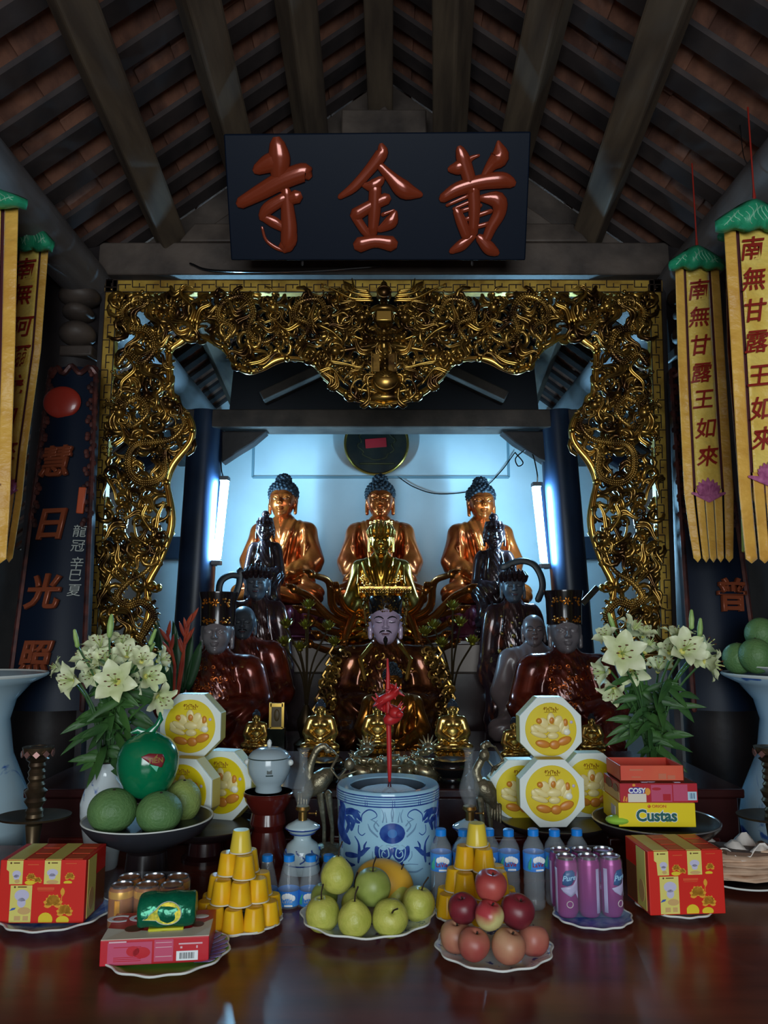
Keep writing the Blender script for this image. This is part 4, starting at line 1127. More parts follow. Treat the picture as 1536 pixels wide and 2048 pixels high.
# ---- two capped officials
HATB = mat('hat_lacquer', (30, 18, 18), .2, .2, coat=.5)
def hat(t, H, hsz, wing=False):
    mb = MB(); mb.lathe([(.375, .66), (.41, .66), (.41, .80), (.42, 1.25), (.46, 1.42), (.46, 1.46), (.40, 1.46), (.38, 1.30), (0, 1.30)], 36, c=(0, .05, 0), sy=1.05); mb.build('hat', HATB, t, loc=(0, 0, .675*H)).scale = (hsz*H,)*3
    mb = MB(); rg = random.Random(2)
    for k in range(60):
        a = -PI/2+rg.uniform(-.9, .9); z = rg.choice((.74, .82, .78, 1.12, 1.2, 1.28)); mb.sphere((.42*math.cos(a), .05+.44*math.sin(a), z+rg.uniform(-.03, .03)), rg.uniform(.014, .034), 6, 4)
    for k in range(6): mb.tube([(.05*math.cos(k), -.40, 1.2+.05*math.sin(k)), (.09*math.cos(k), -.41, 1.2+.1*math.sin(k))], [.02, .006], n=5)
    mb.build('hat_ornament', mat('hat_gold', (206, 126, 44), .3, .8), t, loc=(0, 0, .675*H)).scale = (hsz*H,)*3
    if wing:
        mb = MB(); mb.box((.66, .2, 1.35), (.55, .06, .14), rot=(0, -.8, 0)); mb.build('hat_wing', HATB, t, loc=(0, 0, .675*H)).scale = (hsz*H,)*3
for x, yb, yc, w, lb in ((427, 1520, 1306, False, 'seated official statue with tall ornate black hat, behind the left lilies'), (1138, 1520, 1304, True, 'seated official statue with tall ornate black hat, behind the right lilies')):
    t, H = statue(lb, x, yb, yc, 3.93, 'official', REDL, GREYF, None, .05 if x < 700 else -.05, hs=.285, name='official_statue', face=dict(), z_base=A4)
    hat(t, H, .285, w)
    rg3 = random.Random(12)
    def chest(px_, pz_):
        q = -.45
        while q < 0 and float(official_fn([np.float64(px_), np.float64(q), np.float64(pz_)])) > .003: q += .004
        return Vector((px_*H, (q-.002)*H, pz_*H))
    for k in range(34):
        cx_, cz_ = rg3.uniform(-.13, .13), rg3.uniform(.36, .60); r_ = rg3.uniform(.008, .022); a0 = rg3.uniform(0, 6)
        mb = MB(); mb.tube([chest(cx_+r_*(1-.6*q)*math.cos(a0+5*q), cz_+r_*(1-.6*q)*math.sin(a0+5*q)) for q in np.linspace(0, 1, 6)], .0035, n=5); mb.build('embroidered_motif', mat('robe_gold_thread', (190, 96, 44), .3, .7), t)
    for k in range(10): mb = MB(); mb.sphere(chest(.0, .34+.027*k), .006, 6, 5); mb.build('button', mat('robe_gold_thread', (0, 0, 0)), t)
# ---- monks behind them
t, H = statue('grey-faced monk statue in red-brown robe, behind the left hatted official', 480, 1520, 1277, 4.47, 'official', REDL, DARKF, None, .1, hs=.225, wx=.9, wy=.75, name='monk_statue', face=dict(brow=DARKF, must=True), z_base=A4)
mb = MB(); mb.sphere((.17*H, -.22*H, .30*H), (.05*H, .045*H, .07*H), 12, 8)
for f in range(4): mb.tube([(.15*H+.016*H*f, -.24*H, .27*H), (.155*H+.017*H*f, -.26*H, .20*H), (.155*H+.017*H*f, -.25*H, .16*H-.01*H*(f == 3))], .011*H, n=6)
mb.build('hand', GREYF, t, smooth=70)
t, H = statue('bald bare-chested grey monk statue beside the right hatted official', 1074, 1520, 1290, 4.47, 'belly', mat('grey_brown_skin', (124, 108, 108), .3, coat=.3), mat('grey_brown_skin', (0, 0, 0)), None, -.08, hs=.225, wx=.92, wy=.75, name='monk_statue', face=dict(brow=DARKF), z_base=A4)
# ---- helmeted guardians with scarf loops
for x, yb, yc, lb, loop in ((510, 1410, 1197, 'dark helmeted guardian statue with scarf loop, behind the left monk', [(482, 1152), (462, 1150), (444, 1160), (438, 1178), (442, 1195), (462, 1205), (478, 1170), (480, 1140)]),
                            (1031, 1415, 1203, 'dark helmeted guardian statue with arched scarf, behind the bare-chested monk', [(1005, 1135), (1040, 1122), (1066, 1128), (1081, 1150), (1085, 1175), (1076, 1200)])):
    t, H = statue(lb, x, yb, yc, 4.80, 'official', mat('guardian_lacquer', (52, 30, 32), .18, .3, col2=(110, 52, 34), vs=12, coat=.5, lo=.55, hi=.7), DARKF, None, 0, hs=.17, wx=.5, wy=.42, name='guardian_statue', face=dict(brow=DARKF), z_base=A4)
    mb = crown_mb(7, .38, .39); mb.sphere((0, .05, 1.12), (.12, .12, .14), 12, 8); mb.build('helmet', DARKL, t, loc=(0, 0, .675*H)).scale = (.17*H,)*3
    mb = MB(); mb.tube([Vector(v) for v in spline([at(a, b, 4.80) for a, b in loop], 5)], .021, n=8, flat=((0, 1, 0), .5)); mb.build('scarf', mat('scarf_teal', (20, 34, 44), .4), t, loc=-Vector(t.location))
    rg2 = random.Random(8)
    for k in range(26): mb = MB(); mb.sphere((rg2.uniform(-.1, .1)*H, -.12*H+rg2.uniform(-.02, .02), rg2.uniform(.3, .6)*H), rg2.uniform(.006, .014), 6, 5); mb.build('armour_boss', GOLD, t)

# ================================================================== SMALL GILT FIGURES ON THE FRONT ALTAR
def plinth(x, yb, yt, Y, w, label, m):
    p0, p1 = at(x, yb, Y), at(x, yt, Y); h = p1.z-A2
    t = thing('plinth', label, 'plinth', (p0.x, Y, A2))
    mb = MB(); mb.lathe([(0, 0), (w, 0), (w, h*.15), (w*.8, h*.25), (w*.86, h*.7), (w, h*.85), (w, h), (0, h)], 28); mb.build('body', m, t)
    return p1
proto = None
HEADG = mat('navy_hair', (30, 38, 52), .35)
for i, (x, yb, yt, Y, lb) in enumerate(((640, 1512, 1394, 3.2, 'small gold buddha standing left of the incense dragon, behind the crane lamp'), (755, 1512, 1404, 3.3, 'small gold buddha half hidden by the red incense dragon'), (906, 1512, 1394, 3.2, 'small gold buddha right of the incense bowl, above the black urn'),
                                        (511, 1512, 1424, 3.3, 'small gold buddha behind the white lidded tureen'), (1030, 1520, 1430, 3.1, 'small gold buddha partly hidden by the topmost right octagonal box'), (1186, 1520, 1440, 3.3, 'small gold buddha in the gap right of the octagonal boxes'))):
    pb, pt = at(x, yb, Y), at(x, yt, Y)
    H = (pt.z-pb.z)
    if proto is None:
        t = thing('small_buddha', lb, 'statue', (pb.x, Y, A2), 0, 'small gold buddhas on the front altar')
        put('robe', body_mesh('plain', GILTS), t, loc=(0, 0, .12), scale=(1, .95, 1))
        put('head', head_mesh(GILTS), t, loc=(0, 0, .79), scale=(.25,)*3); put('hair', hair_mesh(HEADG), t, loc=(0, 0, .79), scale=(.25,)*3)
        mb = MB(); mb.lathe([(0, 0), (.34, 0), (.36, .03), (.28, .06), (.34, .12), (0, .125)], 30, sy=.8)
        for k in range(16):
            a = 2*PI*k/16; mb.sphere((.33*math.cos(a), .26*math.sin(a), .085), (.035, .06, .04), 8, 6, rot=(0, 0, a+PI/2))
        mb.build('lotus_base', GILTS, t)
        proto = t; S0 = 1.13; t.scale = (H/S0,)*3
    else:
        t = dup(proto, lb, (pb.x, Y, A2), scale=H/S0)

# framed picture
p = at(553, 1455, 3.3); t = thing('picture_frame', 'tiny gold picture frame behind the tureen', 'picture frame', (p.x, 3.3, A2))
hb_ = at(553, 1456, 3.3).z-A2; mb = MB(); mb.box((0, .01, hb_/2), (.07, .05, hb_-.004)); mb.build('block', BLACKG, t); mb = MB(); hh = at(553, 1405, 3.3).z-A2; w = .026
mb.box((0, 0, hh-.01), (2*w, .015, .014)); mb.box((0, 0, hb_), (2*w, .015, .01)); mb.box((-w, 0, (hh+hb_)/2), (.01, .015, hh-hb_)); mb.box((w, 0, (hh+hb_)/2), (.01, .015, hh-hb_)); mb.build('frame', GOLDB, t)
mb = MB(); mb.box((0, .004, (hh+hb_)/2), (2*w, .006, hh-hb_-.01)); mb.sphere((0, 0, (hh+hb_)/2), (.012, .006, .025), 10, 8); mb.build('picture', mat('picture_dark', (90, 74, 44), .5), t)

# gilt lotus-flower stands
LOTG = mat('lotus_gilt', (150, 146, 48), .3, .7, col2=(110, 96, 36), vs=20)
STEMG = mat('stem_bronze', (88, 74, 52), .35, .8)
def lotus_flower(c, r):
    mb = MB()
    for row, (n, tilt, L) in enumerate(((8, 1.15, 1.0), (8, .75, .95), (6, .35, .85))):
        for k in range(n):
            a = 2*PI*(k+.5*row)/n; o = Vector((math.sin(tilt)*math.cos(a), math.sin(tilt)*math.sin(a), math.cos(tilt)))
            mb.tube([Vector(c), Vector(c)+o*r*.55*L+Vector((0, 0, r*.05)), Vector(c)+o*r*L+Vector((0, 0, r*.25))], [r*.12, r*.25, r*.04], n=6, flat=(o.cross(Vector((-math.sin(a), math.cos(a), 0))), .25))
    mb.sphere(c, (r*.35, r*.35, r*.2), 10, 8)
    return mb
for s, heads, foot, lb in ((-1, [(617, 1216), (612, 1256), (572, 1254), (656, 1258), (568, 1290), (668, 1290), (600, 1300)], 612, 'gilt stand of metal lotus flowers left of the crowned statue'),
                           (1, [(906, 1218), (921, 1250), (868, 1256), (884, 1292), (945, 1288), (850, 1270)], 905, 'gilt stand of metal lotus flowers right of the crowned statue')):
    Y = 4.2; b = at(foot, 1460, Y); t = thing('lotus_stand', lb, 'altar ornament', (b.x, Y, A4)); lt = -Vector(t.location)
    mb = MB(); mb.lathe([(0, 0), (.06, 0), (.065, .02), (.03, .05), (.045, .10), (.05, .14), (.02, .2), (.012, .22), (0, .22)], 20); mb.build('base', STEMG, t)
    for (x, y) in heads:
        h = at(x, y, Y-R.uniform(0, .1)); mb = MB()
        sp = spline([Vector((b.x, Y, A4+.2)), Vector((b.x+(h.x-b.x)*.25, Y, A4+.2+(h.z-A4-.2)*.55)), h], 5)
        mb.tube([Vector(v) for v in sp], .0055, n=6); mb.build('stem', STEMG, t, loc=lt)
        mb = lotus_flower(h, .047); mb.build('lotus_flower', LOTG, t, loc=lt, smooth=60)

# heliconia spray behind the left portal leg
p = at(345, 1480, 3.58); t = thing('heliconia_bouquet', 'orange heliconia flowers with dark leaves beside the left portal leg', 'flowers', (p.x, 3.58, A4)); lt = -Vector(t.location)
mb = MB(); mb.lathe([(0, 0), (.04, 0), (.06, .08), (.05, .16), (.03, .2), (.04, .23)], 20); mb.build('vase', DARKL, t)
HELI = mat('heliconia_orange', (190, 78, 48), .5, col2=(140, 40, 34), vs=12); LEAFD = mat('leaf_dark', (30, 66, 40), .4, col2=(44, 84, 48), vs=9)
def leaf(mb, a, b, w, bend=(0, 0, 0), mi=0, n=8):
    a, b = Vector(a), Vector(b); d = b-a; bend = Vector(bend)
    sdv = d.cross(Vector((0, -1, .15))); sdv = sdv.normalized() if sdv.length > 1e-5 else Vector((1, 0, 0))
    up = sdv.cross(d).normalized()
    vs = []; fs = []
    for i in range(n+1):
        q = i/n; c = a+d*q+bend*(q*q); ww = w*math.sin(PI*min(1, .06+.94*q))**.8*(1-.25*q)
        vs += [c-sdv*ww+up*ww*.3, c, c+sdv*ww+up*ww*.3]
    for i in range(n): fs += [(3*i, 3*i+1, 3*i+4, 3*i+3), (3*i+1, 3*i+2, 3*i+5, 3*i+4)]
    mb.add(vs, fs, mi)
for (x0, y0, x1, y1, k) in ((362, 1330, 382, 1232, 0), (366, 1330, 372, 1245, 0), (350, 1330, 334, 1262, 0)):
    mb = MB(); a, b = at(x0, y0, 3.66), at(x1, y1, 3.64)
    mb.tube([Vector((p.x, 3.58, A4+.2)), a, b], [.004, .006, .003], n=6)
    for q in range(4):
        c = a+(b-a)*(.25+.2*q); s = 1 if q % 2 else -1; leaf(mb, c, c+(b-a).normalized()*.075+Vector((s*.03, -.01, .0)), .010)
    mb.build('flower', HELI, t, loc=lt, solid=.003)
for (x0, y0, x1, y1, w) in ((340, 1380, 310, 1225, .035), (350, 1380, 335, 1265, .03), (365, 1380, 348, 1240, .03), (375, 1380, 405, 1280, .03), (355, 1400, 330, 1300, .03), (352, 1390, 356, 1260, .034), (345, 1390, 322, 1270, .03), (362, 1390, 388, 1262, .026)):
    mb = MB(); leaf(mb, at(x0, y0, 3.74), at(x1, y1, 3.74), w, (0, -.02, 0)); mb.build('leaf', LEAFD, t, loc=lt, solid=.002)
# ================================================================== OFFERING TABLE
t = thing('offering_table', 'long glossy red-brown wooden offering table across the foreground', 'table', (0, 1.75, 0))
mb = MB(); mb.box((0, 0, TZ-.025), (3.6, 1.64, .05)); mb.build('tabletop', mat('table_wood', (116, 56, 40), .24, col2=(88, 42, 32), vs=4, stretch=(.6, 3, 1), spec=.4), t, bevel=.008)
mb = MB(); mb.box((0, 0, TZ-.11), (3.4, 1.5, .12)); mb.build('apron', LACR, t)
for sx in (-1, 1):
    for sy in (-1, 1):
        mb = MB(); mb.box((sx*1.62, sy*.7, (TZ-.05)/2), (.11, .11, TZ-.05)); mb.build('leg', LACR, t, bevel=.01)

BW = None
def blue_white(name, scale, thr, seed=0., base=(206, 218, 222)):
    """white glaze with brushed cobalt blotches"""
    m = bpy.data.materials.new(name); m.use_nodes = True; nt = m.node_tree; b = nt.nodes['Principled BSDF']
    tc = nt.nodes.new('ShaderNodeTexCoord'); mp = nt.nodes.new('ShaderNodeMapping'); mp.inputs['Location'].default_value = (seed, seed*2, seed)
    n = nt.nodes.new('ShaderNodeTexNoise'); n.inputs['Scale'].default_value = scale; n.inputs['Detail'].default_value = 5; n.inputs['Distortion'].default_value = 1.2
    r = nt.nodes.new('ShaderNodeValToRGB'); e = r.color_ramp.elements
    e[0].position = thr; e[0].color = lin(base)+(1,); e[1].position = thr+.035; e[1].color = lin((70, 110, 180))+(1,)
    k = e.new(thr+.12); k.color = lin((26, 50, 128))+(1,)
    nt.links.new(tc.outputs['Object'], mp.inputs[0]); nt.links.new(mp.outputs[0], n.inputs['Vector']); nt.links.new(n.outputs['Fac'], r.inputs[0]); nt.links.new(r.outputs[0], b.inputs['Base Color'])
    b.inputs['Roughness'].default_value = .12; b.inputs['Coat Weight'].default_value = .3
    return m
BWV = blue_white('blue_white_vase', 9, .60); BWP = blue_white('blue_white_plate', 26, .58, 3.); BWF = blue_white('blue_white_floor_vase', 6, .60, 5., (170, 200, 220))
RIMB = mat('rim_white', (214, 220, 216), .2)
BLUEPL = mat('plate_blue', (70, 110, 190), .2, col2=(150, 180, 220), vs=40)
LILAC = mat('plate_lilac', (150, 140, 190), .3, col2=(110, 90, 160), vs=30)
GREENP = mat('plate_green', (120, 180, 70), .3)

def plate(label, X, Y, r, z=TZ, inner=None, wav=(.025, 12), h=None, foot=None, group='scalloped offering plates'):
    h = h or r*.15
    t = thing('plate', label, 'plate', (X, Y, z), group=group)
    w = (wav[0], wav[1], r*.75)
    mb = MB(); mb.lathe([(0, .0), (r*.55, .0), (r*.57, .003), (r*.8, h*.45), (r*.98, h*.92), (r, h), (r*.975, h*1.04), (r*.8, h*.6), (r*.56, .008), (0, .007)], 72, wav=w)
    mb.build('dish', inner or BWP, t, smooth=60)
    mb = MB(); N = 96; pts = []
    for k in range(N+1):
        a = 2*PI*k/N; rr = r*(1+w[0]*math.cos(w[1]*a)); pts.append((rr*math.cos(a), rr*math.sin(a), h*1.0))
    mb.tube(pts, .0024, n=6, cap=False); mb.build('rim', RIMB, t)
    return t
def fit(cx, half, fy, zr=.02, z=TZ):
    """plate centre and radius from its picture centre column, half width and front edge row"""
    p = onz(cx, fy, z+zr); r = .1
    for _ in range(8):
        Yc = p.y+r*.97; r = half*mpp((0, Yc, z))
    return ((cx-768)*mpp((0, Yc, z)), Yc, r)

# ------------------------------------------------------------------ fruit
PEAR = mat('pear_skin', (190, 190, 92), .42, col2=(166, 172, 72), vs=26, bump=(160, .15))
PEARG = mat('pear_skin_olive', (150, 164, 84), .4, col2=(128, 144, 66), vs=22)
STEM = mat('fruit_stem', (44, 32, 22), .8)
APPS = [mat('apple_dark', (128, 40, 50), .38, col2=(104, 34, 44), vs=14), mat('apple_red', (150, 48, 52), .38, col2=(172, 78, 70), vs=9), mat('apple_half', (170, 60, 66), .3, col2=(196, 190, 128), vs=5, lo=.46, hi=.56),
        mat('apple_blush', (178, 116, 96), .42, col2=(152, 70, 64), vs=9), mat('apple_pale', (186, 146, 112), .42, col2=(168, 104, 84), vs=9)]
def fruit(name, label, cat, loc, r, m, kind='pear', rot=(0, 0, 0), group=None, stem=True):
    t = thing(name, label, cat, loc, group=group, rot=rot)
    if kind == 'pear': pr = [(0, -.96), (.12, -.99), (.34, -.96), (.66, -.78), (.92, -.42), (1, -.05), (.95, .28), (.80, .58), (.60, .82), (.42, 1.0), (.26, 1.12), (.12, 1.16), (.05, 1.10), (0, 1.08)]
    elif kind == 'round': pr = [(0, -.84), (.12, -.90), (.34, -.93), (.64, -.78), (.90, -.44), (1, -.02), (.95, .36), (.76, .70), (.48, .90), (.24, .94), (.10, .86), (0, .78)]
    else: pr = [(0, -.70), (.1, -.80), (.30, -.88), (.62, -.72), (.90, -.36), (1, .06), (.95, .42), (.74, .74), (.44, .88), (.20, .84), (.07, .70), (0, .62)]
    q = [tuple(v) for v in spline(pr, 3)]; q[0] = (0, q[0][1]); q[-1] = (0, q[-1][1])
    mb = MB(); mb.lathe([(max(0, a)*r, b*r) for a, b in q], 28, wav=(.02, 5, 0)); mb.build('skin', m, t, smooth=180)
    if stem:
        zt = pr[-1][1]*r; sl = 1. if kind != 'apple' else .25; mb = MB(); mb.tube([(0, 0, zt-.004), (.002, 0, zt+.018*sl), (.008*sl, -.002, zt+.036*sl)], [.0022, .0016, .0022], n=6); mb.build('stem', STEM, t)
    return t
pcx, pcy, pr_ = fit(735, 131, 1878)
plate('white scalloped plate heaped with yellow-green pears, centre front', pcx, pcy, pr_)
def onpix(cx, cy, Y): return at(cx, cy, Y)
Yp = pcy
for i, (cx, cy, rp, dY, k, m, lb, rt) in enumerate((
        (645, 1828, 34, -.065, 'round', PEAR, 'round speckled pear at the left of the bottom row on the pear plate', (.1, -.1, 0)), (709, 1838, 34, -.115, 'pear', PEAR, 'smooth oval pear at the front centre of the pear plate', (.25, 0, 0)),
        (780, 1836, 36, -.105, 'round', PEAR, 'round pear with dimple facing front, right of the oval pear', (.9, .2, 0)), (836, 1808, 33, -.01, 'round', PEAR, 'pear with a dark spot at the right end of the pear plate', (.1, .25, 0)),
        (648, 1795, 27, .05, 'round', PEARG, 'pear half hidden at the left rear of the pear plate', (0, 0, 0)), (708, 1806, 26, .04, 'pear', PEAR, 'pear tucked behind the front pears, only its top showing', (0, 0, 0)), (795, 1792, 28, .07, 'pear', PEAR, 'pointed pear tucked behind the right pears', (-.1, .1, 0)),
        (674, 1752, 33, -.01, 'pear', PEAR, 'tall pointed pear on top left of the pear heap', (0, .05, 0)), (745, 1774, 36, -.045, 'round', PEARG, 'olive round pear with long stem on top middle of the pear heap', (.1, 0, 0)))):
    p = onpix(cx, cy, Yp+dY); fruit('pear', lb, 'pear', p, rp*mpp(p), m, k, rt)
# yellow melon behind the pears
p = at(768, 1768, Yp+.092); k = mpp(p); t = thing('yellow_melon', 'plain yellow melon lying behind the pears', 'melon', p)
mb = MB(); mb.sphere((0, 0, 0), (60*k, 42*k, 47*k), 32, 20, rot=(0, .25, 0)); mb.build('rind', mat('melon_yellow', (228, 182, 66), .4, col2=(214, 164, 52), vs=7), t, smooth=180)
mb = MB(); mb.sphere((58*k, 0, -14*k), (4*k, 3*k, 3*k), 8, 6); mb.build('blossom_end', STEM, t)

acx, acy, ar = fit(988, 115, 1938)
plate('white scalloped plate piled with red apples, front right of centre', acx, acy, ar)
for i, (cx, cy, rp, dY, mi, lb, rt) in enumerate(((912, 1874, 32, -.015, 4, 'pale apple at the left rear of the bottom row of apples', (.2, 0, 0)), (947, 1890, 32, -.075, 3, 'blushed red-yellow apple at the front left of the apple plate', (.2, .2, 0)), (1016, 1894, 34, -.08, 4, 'pale striped apple at the front right of the apple plate', (.3, .1, 1)),
        (1067, 1882, 31, -.02, 3, 'pinkish apple at the right end of the apple plate', (.2, .3, 2)), (926, 1818, 30, -.01, 0, 'dark red apple on the left of the second tier of apples', (.3, -.2, 0)), (978, 1832, 29, -.055, 2, 'half green half red apple in the middle of the apple pile', (.3, 0, 1)),
        (1034, 1824, 34, -.02, 0, 'large dark crimson apple on the right of the second tier', (.3, .2, 0)), (981, 1772, 32, -.015, 1, 'bright red apple on the very top of the apple pile', (.25, .1, 0)), (990, 1868, 26, .04, 1, 'apple hidden in the centre of the pile', (0, 0, 0)))):
    p = at(cx, cy, acy+dY)
    if i == 8: continue
    fruit('apple', lb, 'apple', p, rp*mpp(p), APPS[mi], 'apple', rt, stem=True)

# ------------------------------------------------------------------ jelly-cup towers
JEL = mat('amber_jelly', (252, 200, 40), .2, trans=.2, ior=1.2, sss=.5, col2=(244, 184, 28), vs=22)
JELT = mat('pale_jelly', (240, 212, 70), .2, trans=.2, ior=1.35)
LIDM = mat('cup_lid', (220, 214, 190), .25, alpha=.9)
def tower(cx, half, fy, lb):
    X, Y, r = fit(cx, half, fy)
    plate('blue and white plate under the %s amber jelly pyramid' % lb, X, Y, r)
    k = r/.105; first = None; Hc = .054*k
    def cup(x, y, z, l, m=JEL):
        nonlocal first
        if first is None or m is not JEL:
            t = thing('jelly_cup', l, 'jelly cup', (x, y, z), 0, 'jelly cups of the %s pyramid' % lb)
            a = .0285*k; mb = MB(); mb.lathe([(0, .003), (a*.98, .003), (a*.96, .008), (a*.74, Hc*.93), (a*.68, Hc-.001), (0, Hc-.001)], 18); mb.build('jelly', m, t)
            mb = MB(); mb.lathe([(0, 0), (a*1.04, 0), (a*1.04, .003), (0, .003)], 18); mb.build('lid', LIDM, t)
            if m is JEL: first = t
        else: t = dup(first, l, (x, y, z), R.uniform(0, 3))
        return t
    z0 = TZ+.012
    lv = [(0, [(10, .081)], .0), (1, [(7, .055)], .2), (2, [(3, .030)], .5), (3, [(1, 0)], 0)]
    nth = ['frontmost', 'first', 'second', 'third', 'fourth', 'fifth', 'sixth', 'seventh', 'eighth', 'ninth']
    names = ['bottom', 'second', 'third', 'top']
    for L, rings, ph in lv:
        for n, rr in rings:
            for q in range(n):
                a = 2*PI*q/n+ph-PI/2; x = X+rr*k*math.cos(a); y = Y+rr*k*math.sin(a)
                lab = ('frontmost amber jelly cup in the %s tier of the %s pyramid' % (names[L], lb) if q == 0 else 'amber jelly cup, %s rightward round from the frontmost, %s tier, %s pyramid' % (nth[q], names[L], lb)) if L < 3 else 'single pale amber jelly cup crowning the %s pyramid' % lb
                cup(x, y, z0+L*Hc, lab, JELT if L == 3 else JEL)
tower(478, 84, 1864, 'left')
tower(956, 84, 1850, 'right')

# ------------------------------------------------------------------ water bottles
PET = mat('clear_bottle', (214, 230, 240), .06, alpha=.12, spec=1.)
CAPB = mat('blue_cap', (24, 126, 216), .35)
LABB = mat('label_blue', (40, 110, 206), .35, col2=(70, 150, 226), vs=18)
WHITEP = mat('print_white', (226, 232, 236), .5)
TEALP = mat('print_teal', (40, 150, 130), .5)
REDP = mat('print_red', (200, 40, 40), .5)
def bottle(label, x, yb, yt, r_px, group, short=False, rz=0.):
    p = onz(x, yb, TZ); k = mpp(p); r = r_px*k; q = at(x, yt, p.y); H = q.z-TZ
    t = thing('water_bottle', label, 'bottle', (p.x, p.y, TZ), rz, group)
    cr = 10.5*k; ch = .016 if not short else .015; nk = H-ch
    if not short: pf = [(0, 0), (r*.8, 0), (r*.98, .006), (r, .02), (r*.93, H*.12), (r, H*.2), (r*.95, H*.27), (r, H*.34), (r*.95, H*.42), (r, H*.48), (r, H*.74), (r*.9, H*.80), (r*.62, H*.865), (cr*.95, nk), (0, nk)]
    else: pf = [(0, 0), (r*.85, 0), (r, .008), (r*1.0, H*.36), (r*.92, H*.46), (r*.70, H*.68), (cr*1.0, nk), (0, nk)]
    mb = MB(); mb.lathe(pf, 24); mb.build('body', PET, t, smooth=60)
    mb = MB(); mb.lathe([(0, nk), (cr*1.05, nk), (cr*1.05, H-.002), (cr*.9, H), (0, H)], 20); mb.build('cap', CAPB, t)
    z0, z1 = (H*.49, H*.71) if not short else (H*.05, H*.34)
    mb = MB(); rr = r*1.012; mb.lathe([(rr*.99, z0), (rr, z0), (rr, z1), (rr*.99, z1)], 28, caps=False); lo = mb.build('label', LABB, t)
    def onl(a, z): return Vector((rr*1.01*math.sin(a), -rr*1.01*math.cos(a), z))
    zc = (z0+z1)/2; hh = (z1-z0)
    mb = MB(); mb.tube([onl(-.75, zc-hh*.28), onl(-.72, zc), onl(-.66, zc+hh*.3)], [hh*.16, hh*.13, .001], n=8, flat=((0, -1, 0), .12)); mb.build('drop_mark', TEALP, lo)
    mb = MB()
    for a in np.linspace(-.3, .5, 5): mb.sphere(onl(a, zc+hh*.12+.004*math.cos(a*4)), (.006, .0012, .007), 8, 6)
    mb.box(onl(.1, z0+hh*.1), (.02, .0012, .004)); mb.build('cloud_mark', WHITEP, lo)
    mb = MB(); vs, fs = text_mb('LaVie', hh*.34, depth=.0006, bold=.0002)
    mb.add([onl(v.x/rr, zc-hh*.12+v.y)*1.0+Vector((0, -.0006, 0)) for v in vs], fs); mb.build('lettering', REDP if not short else WHITEP, lo)
for i, (x, yb, lb) in enumerate(((883, 1816, 'clear water bottle nearest the incense bowl on its right'), (929, 1812, 'water bottle left of the right jelly pyramid'), (980, 1806, 'water bottle mostly hidden behind the right jelly pyramid'), (1020, 1812, 'water bottle just right of the right jelly pyramid'),
                                 (1070, 1816, 'third water bottle from the right end of the right-hand row'), (1113, 1808, 'second water bottle from the right end, behind the purple cans'), (1158, 1804, 'rightmost water bottle, behind the purple can pack'))):
    bottle(lb, x, yb, 1657+(1 if i % 2 else 0), 21.5, 'tall water bottles in a row on the right', rz=.3*math.sin(i*2.1))
for i, (x, yb, lb) in enumerate(((533, 1812, 'short water bottle beside the left jelly pyramid'), (577, 1812, 'short water bottle before the left oil lamp, left of a pair'), (620, 1812, 'short water bottle before the left oil lamp, right of a pair'), (657, 1800, 'short water bottle half hidden behind the tall pointed pear'))):
    bottle(lb, x, yb, 1709, 22, 'short water bottles on the left', True)

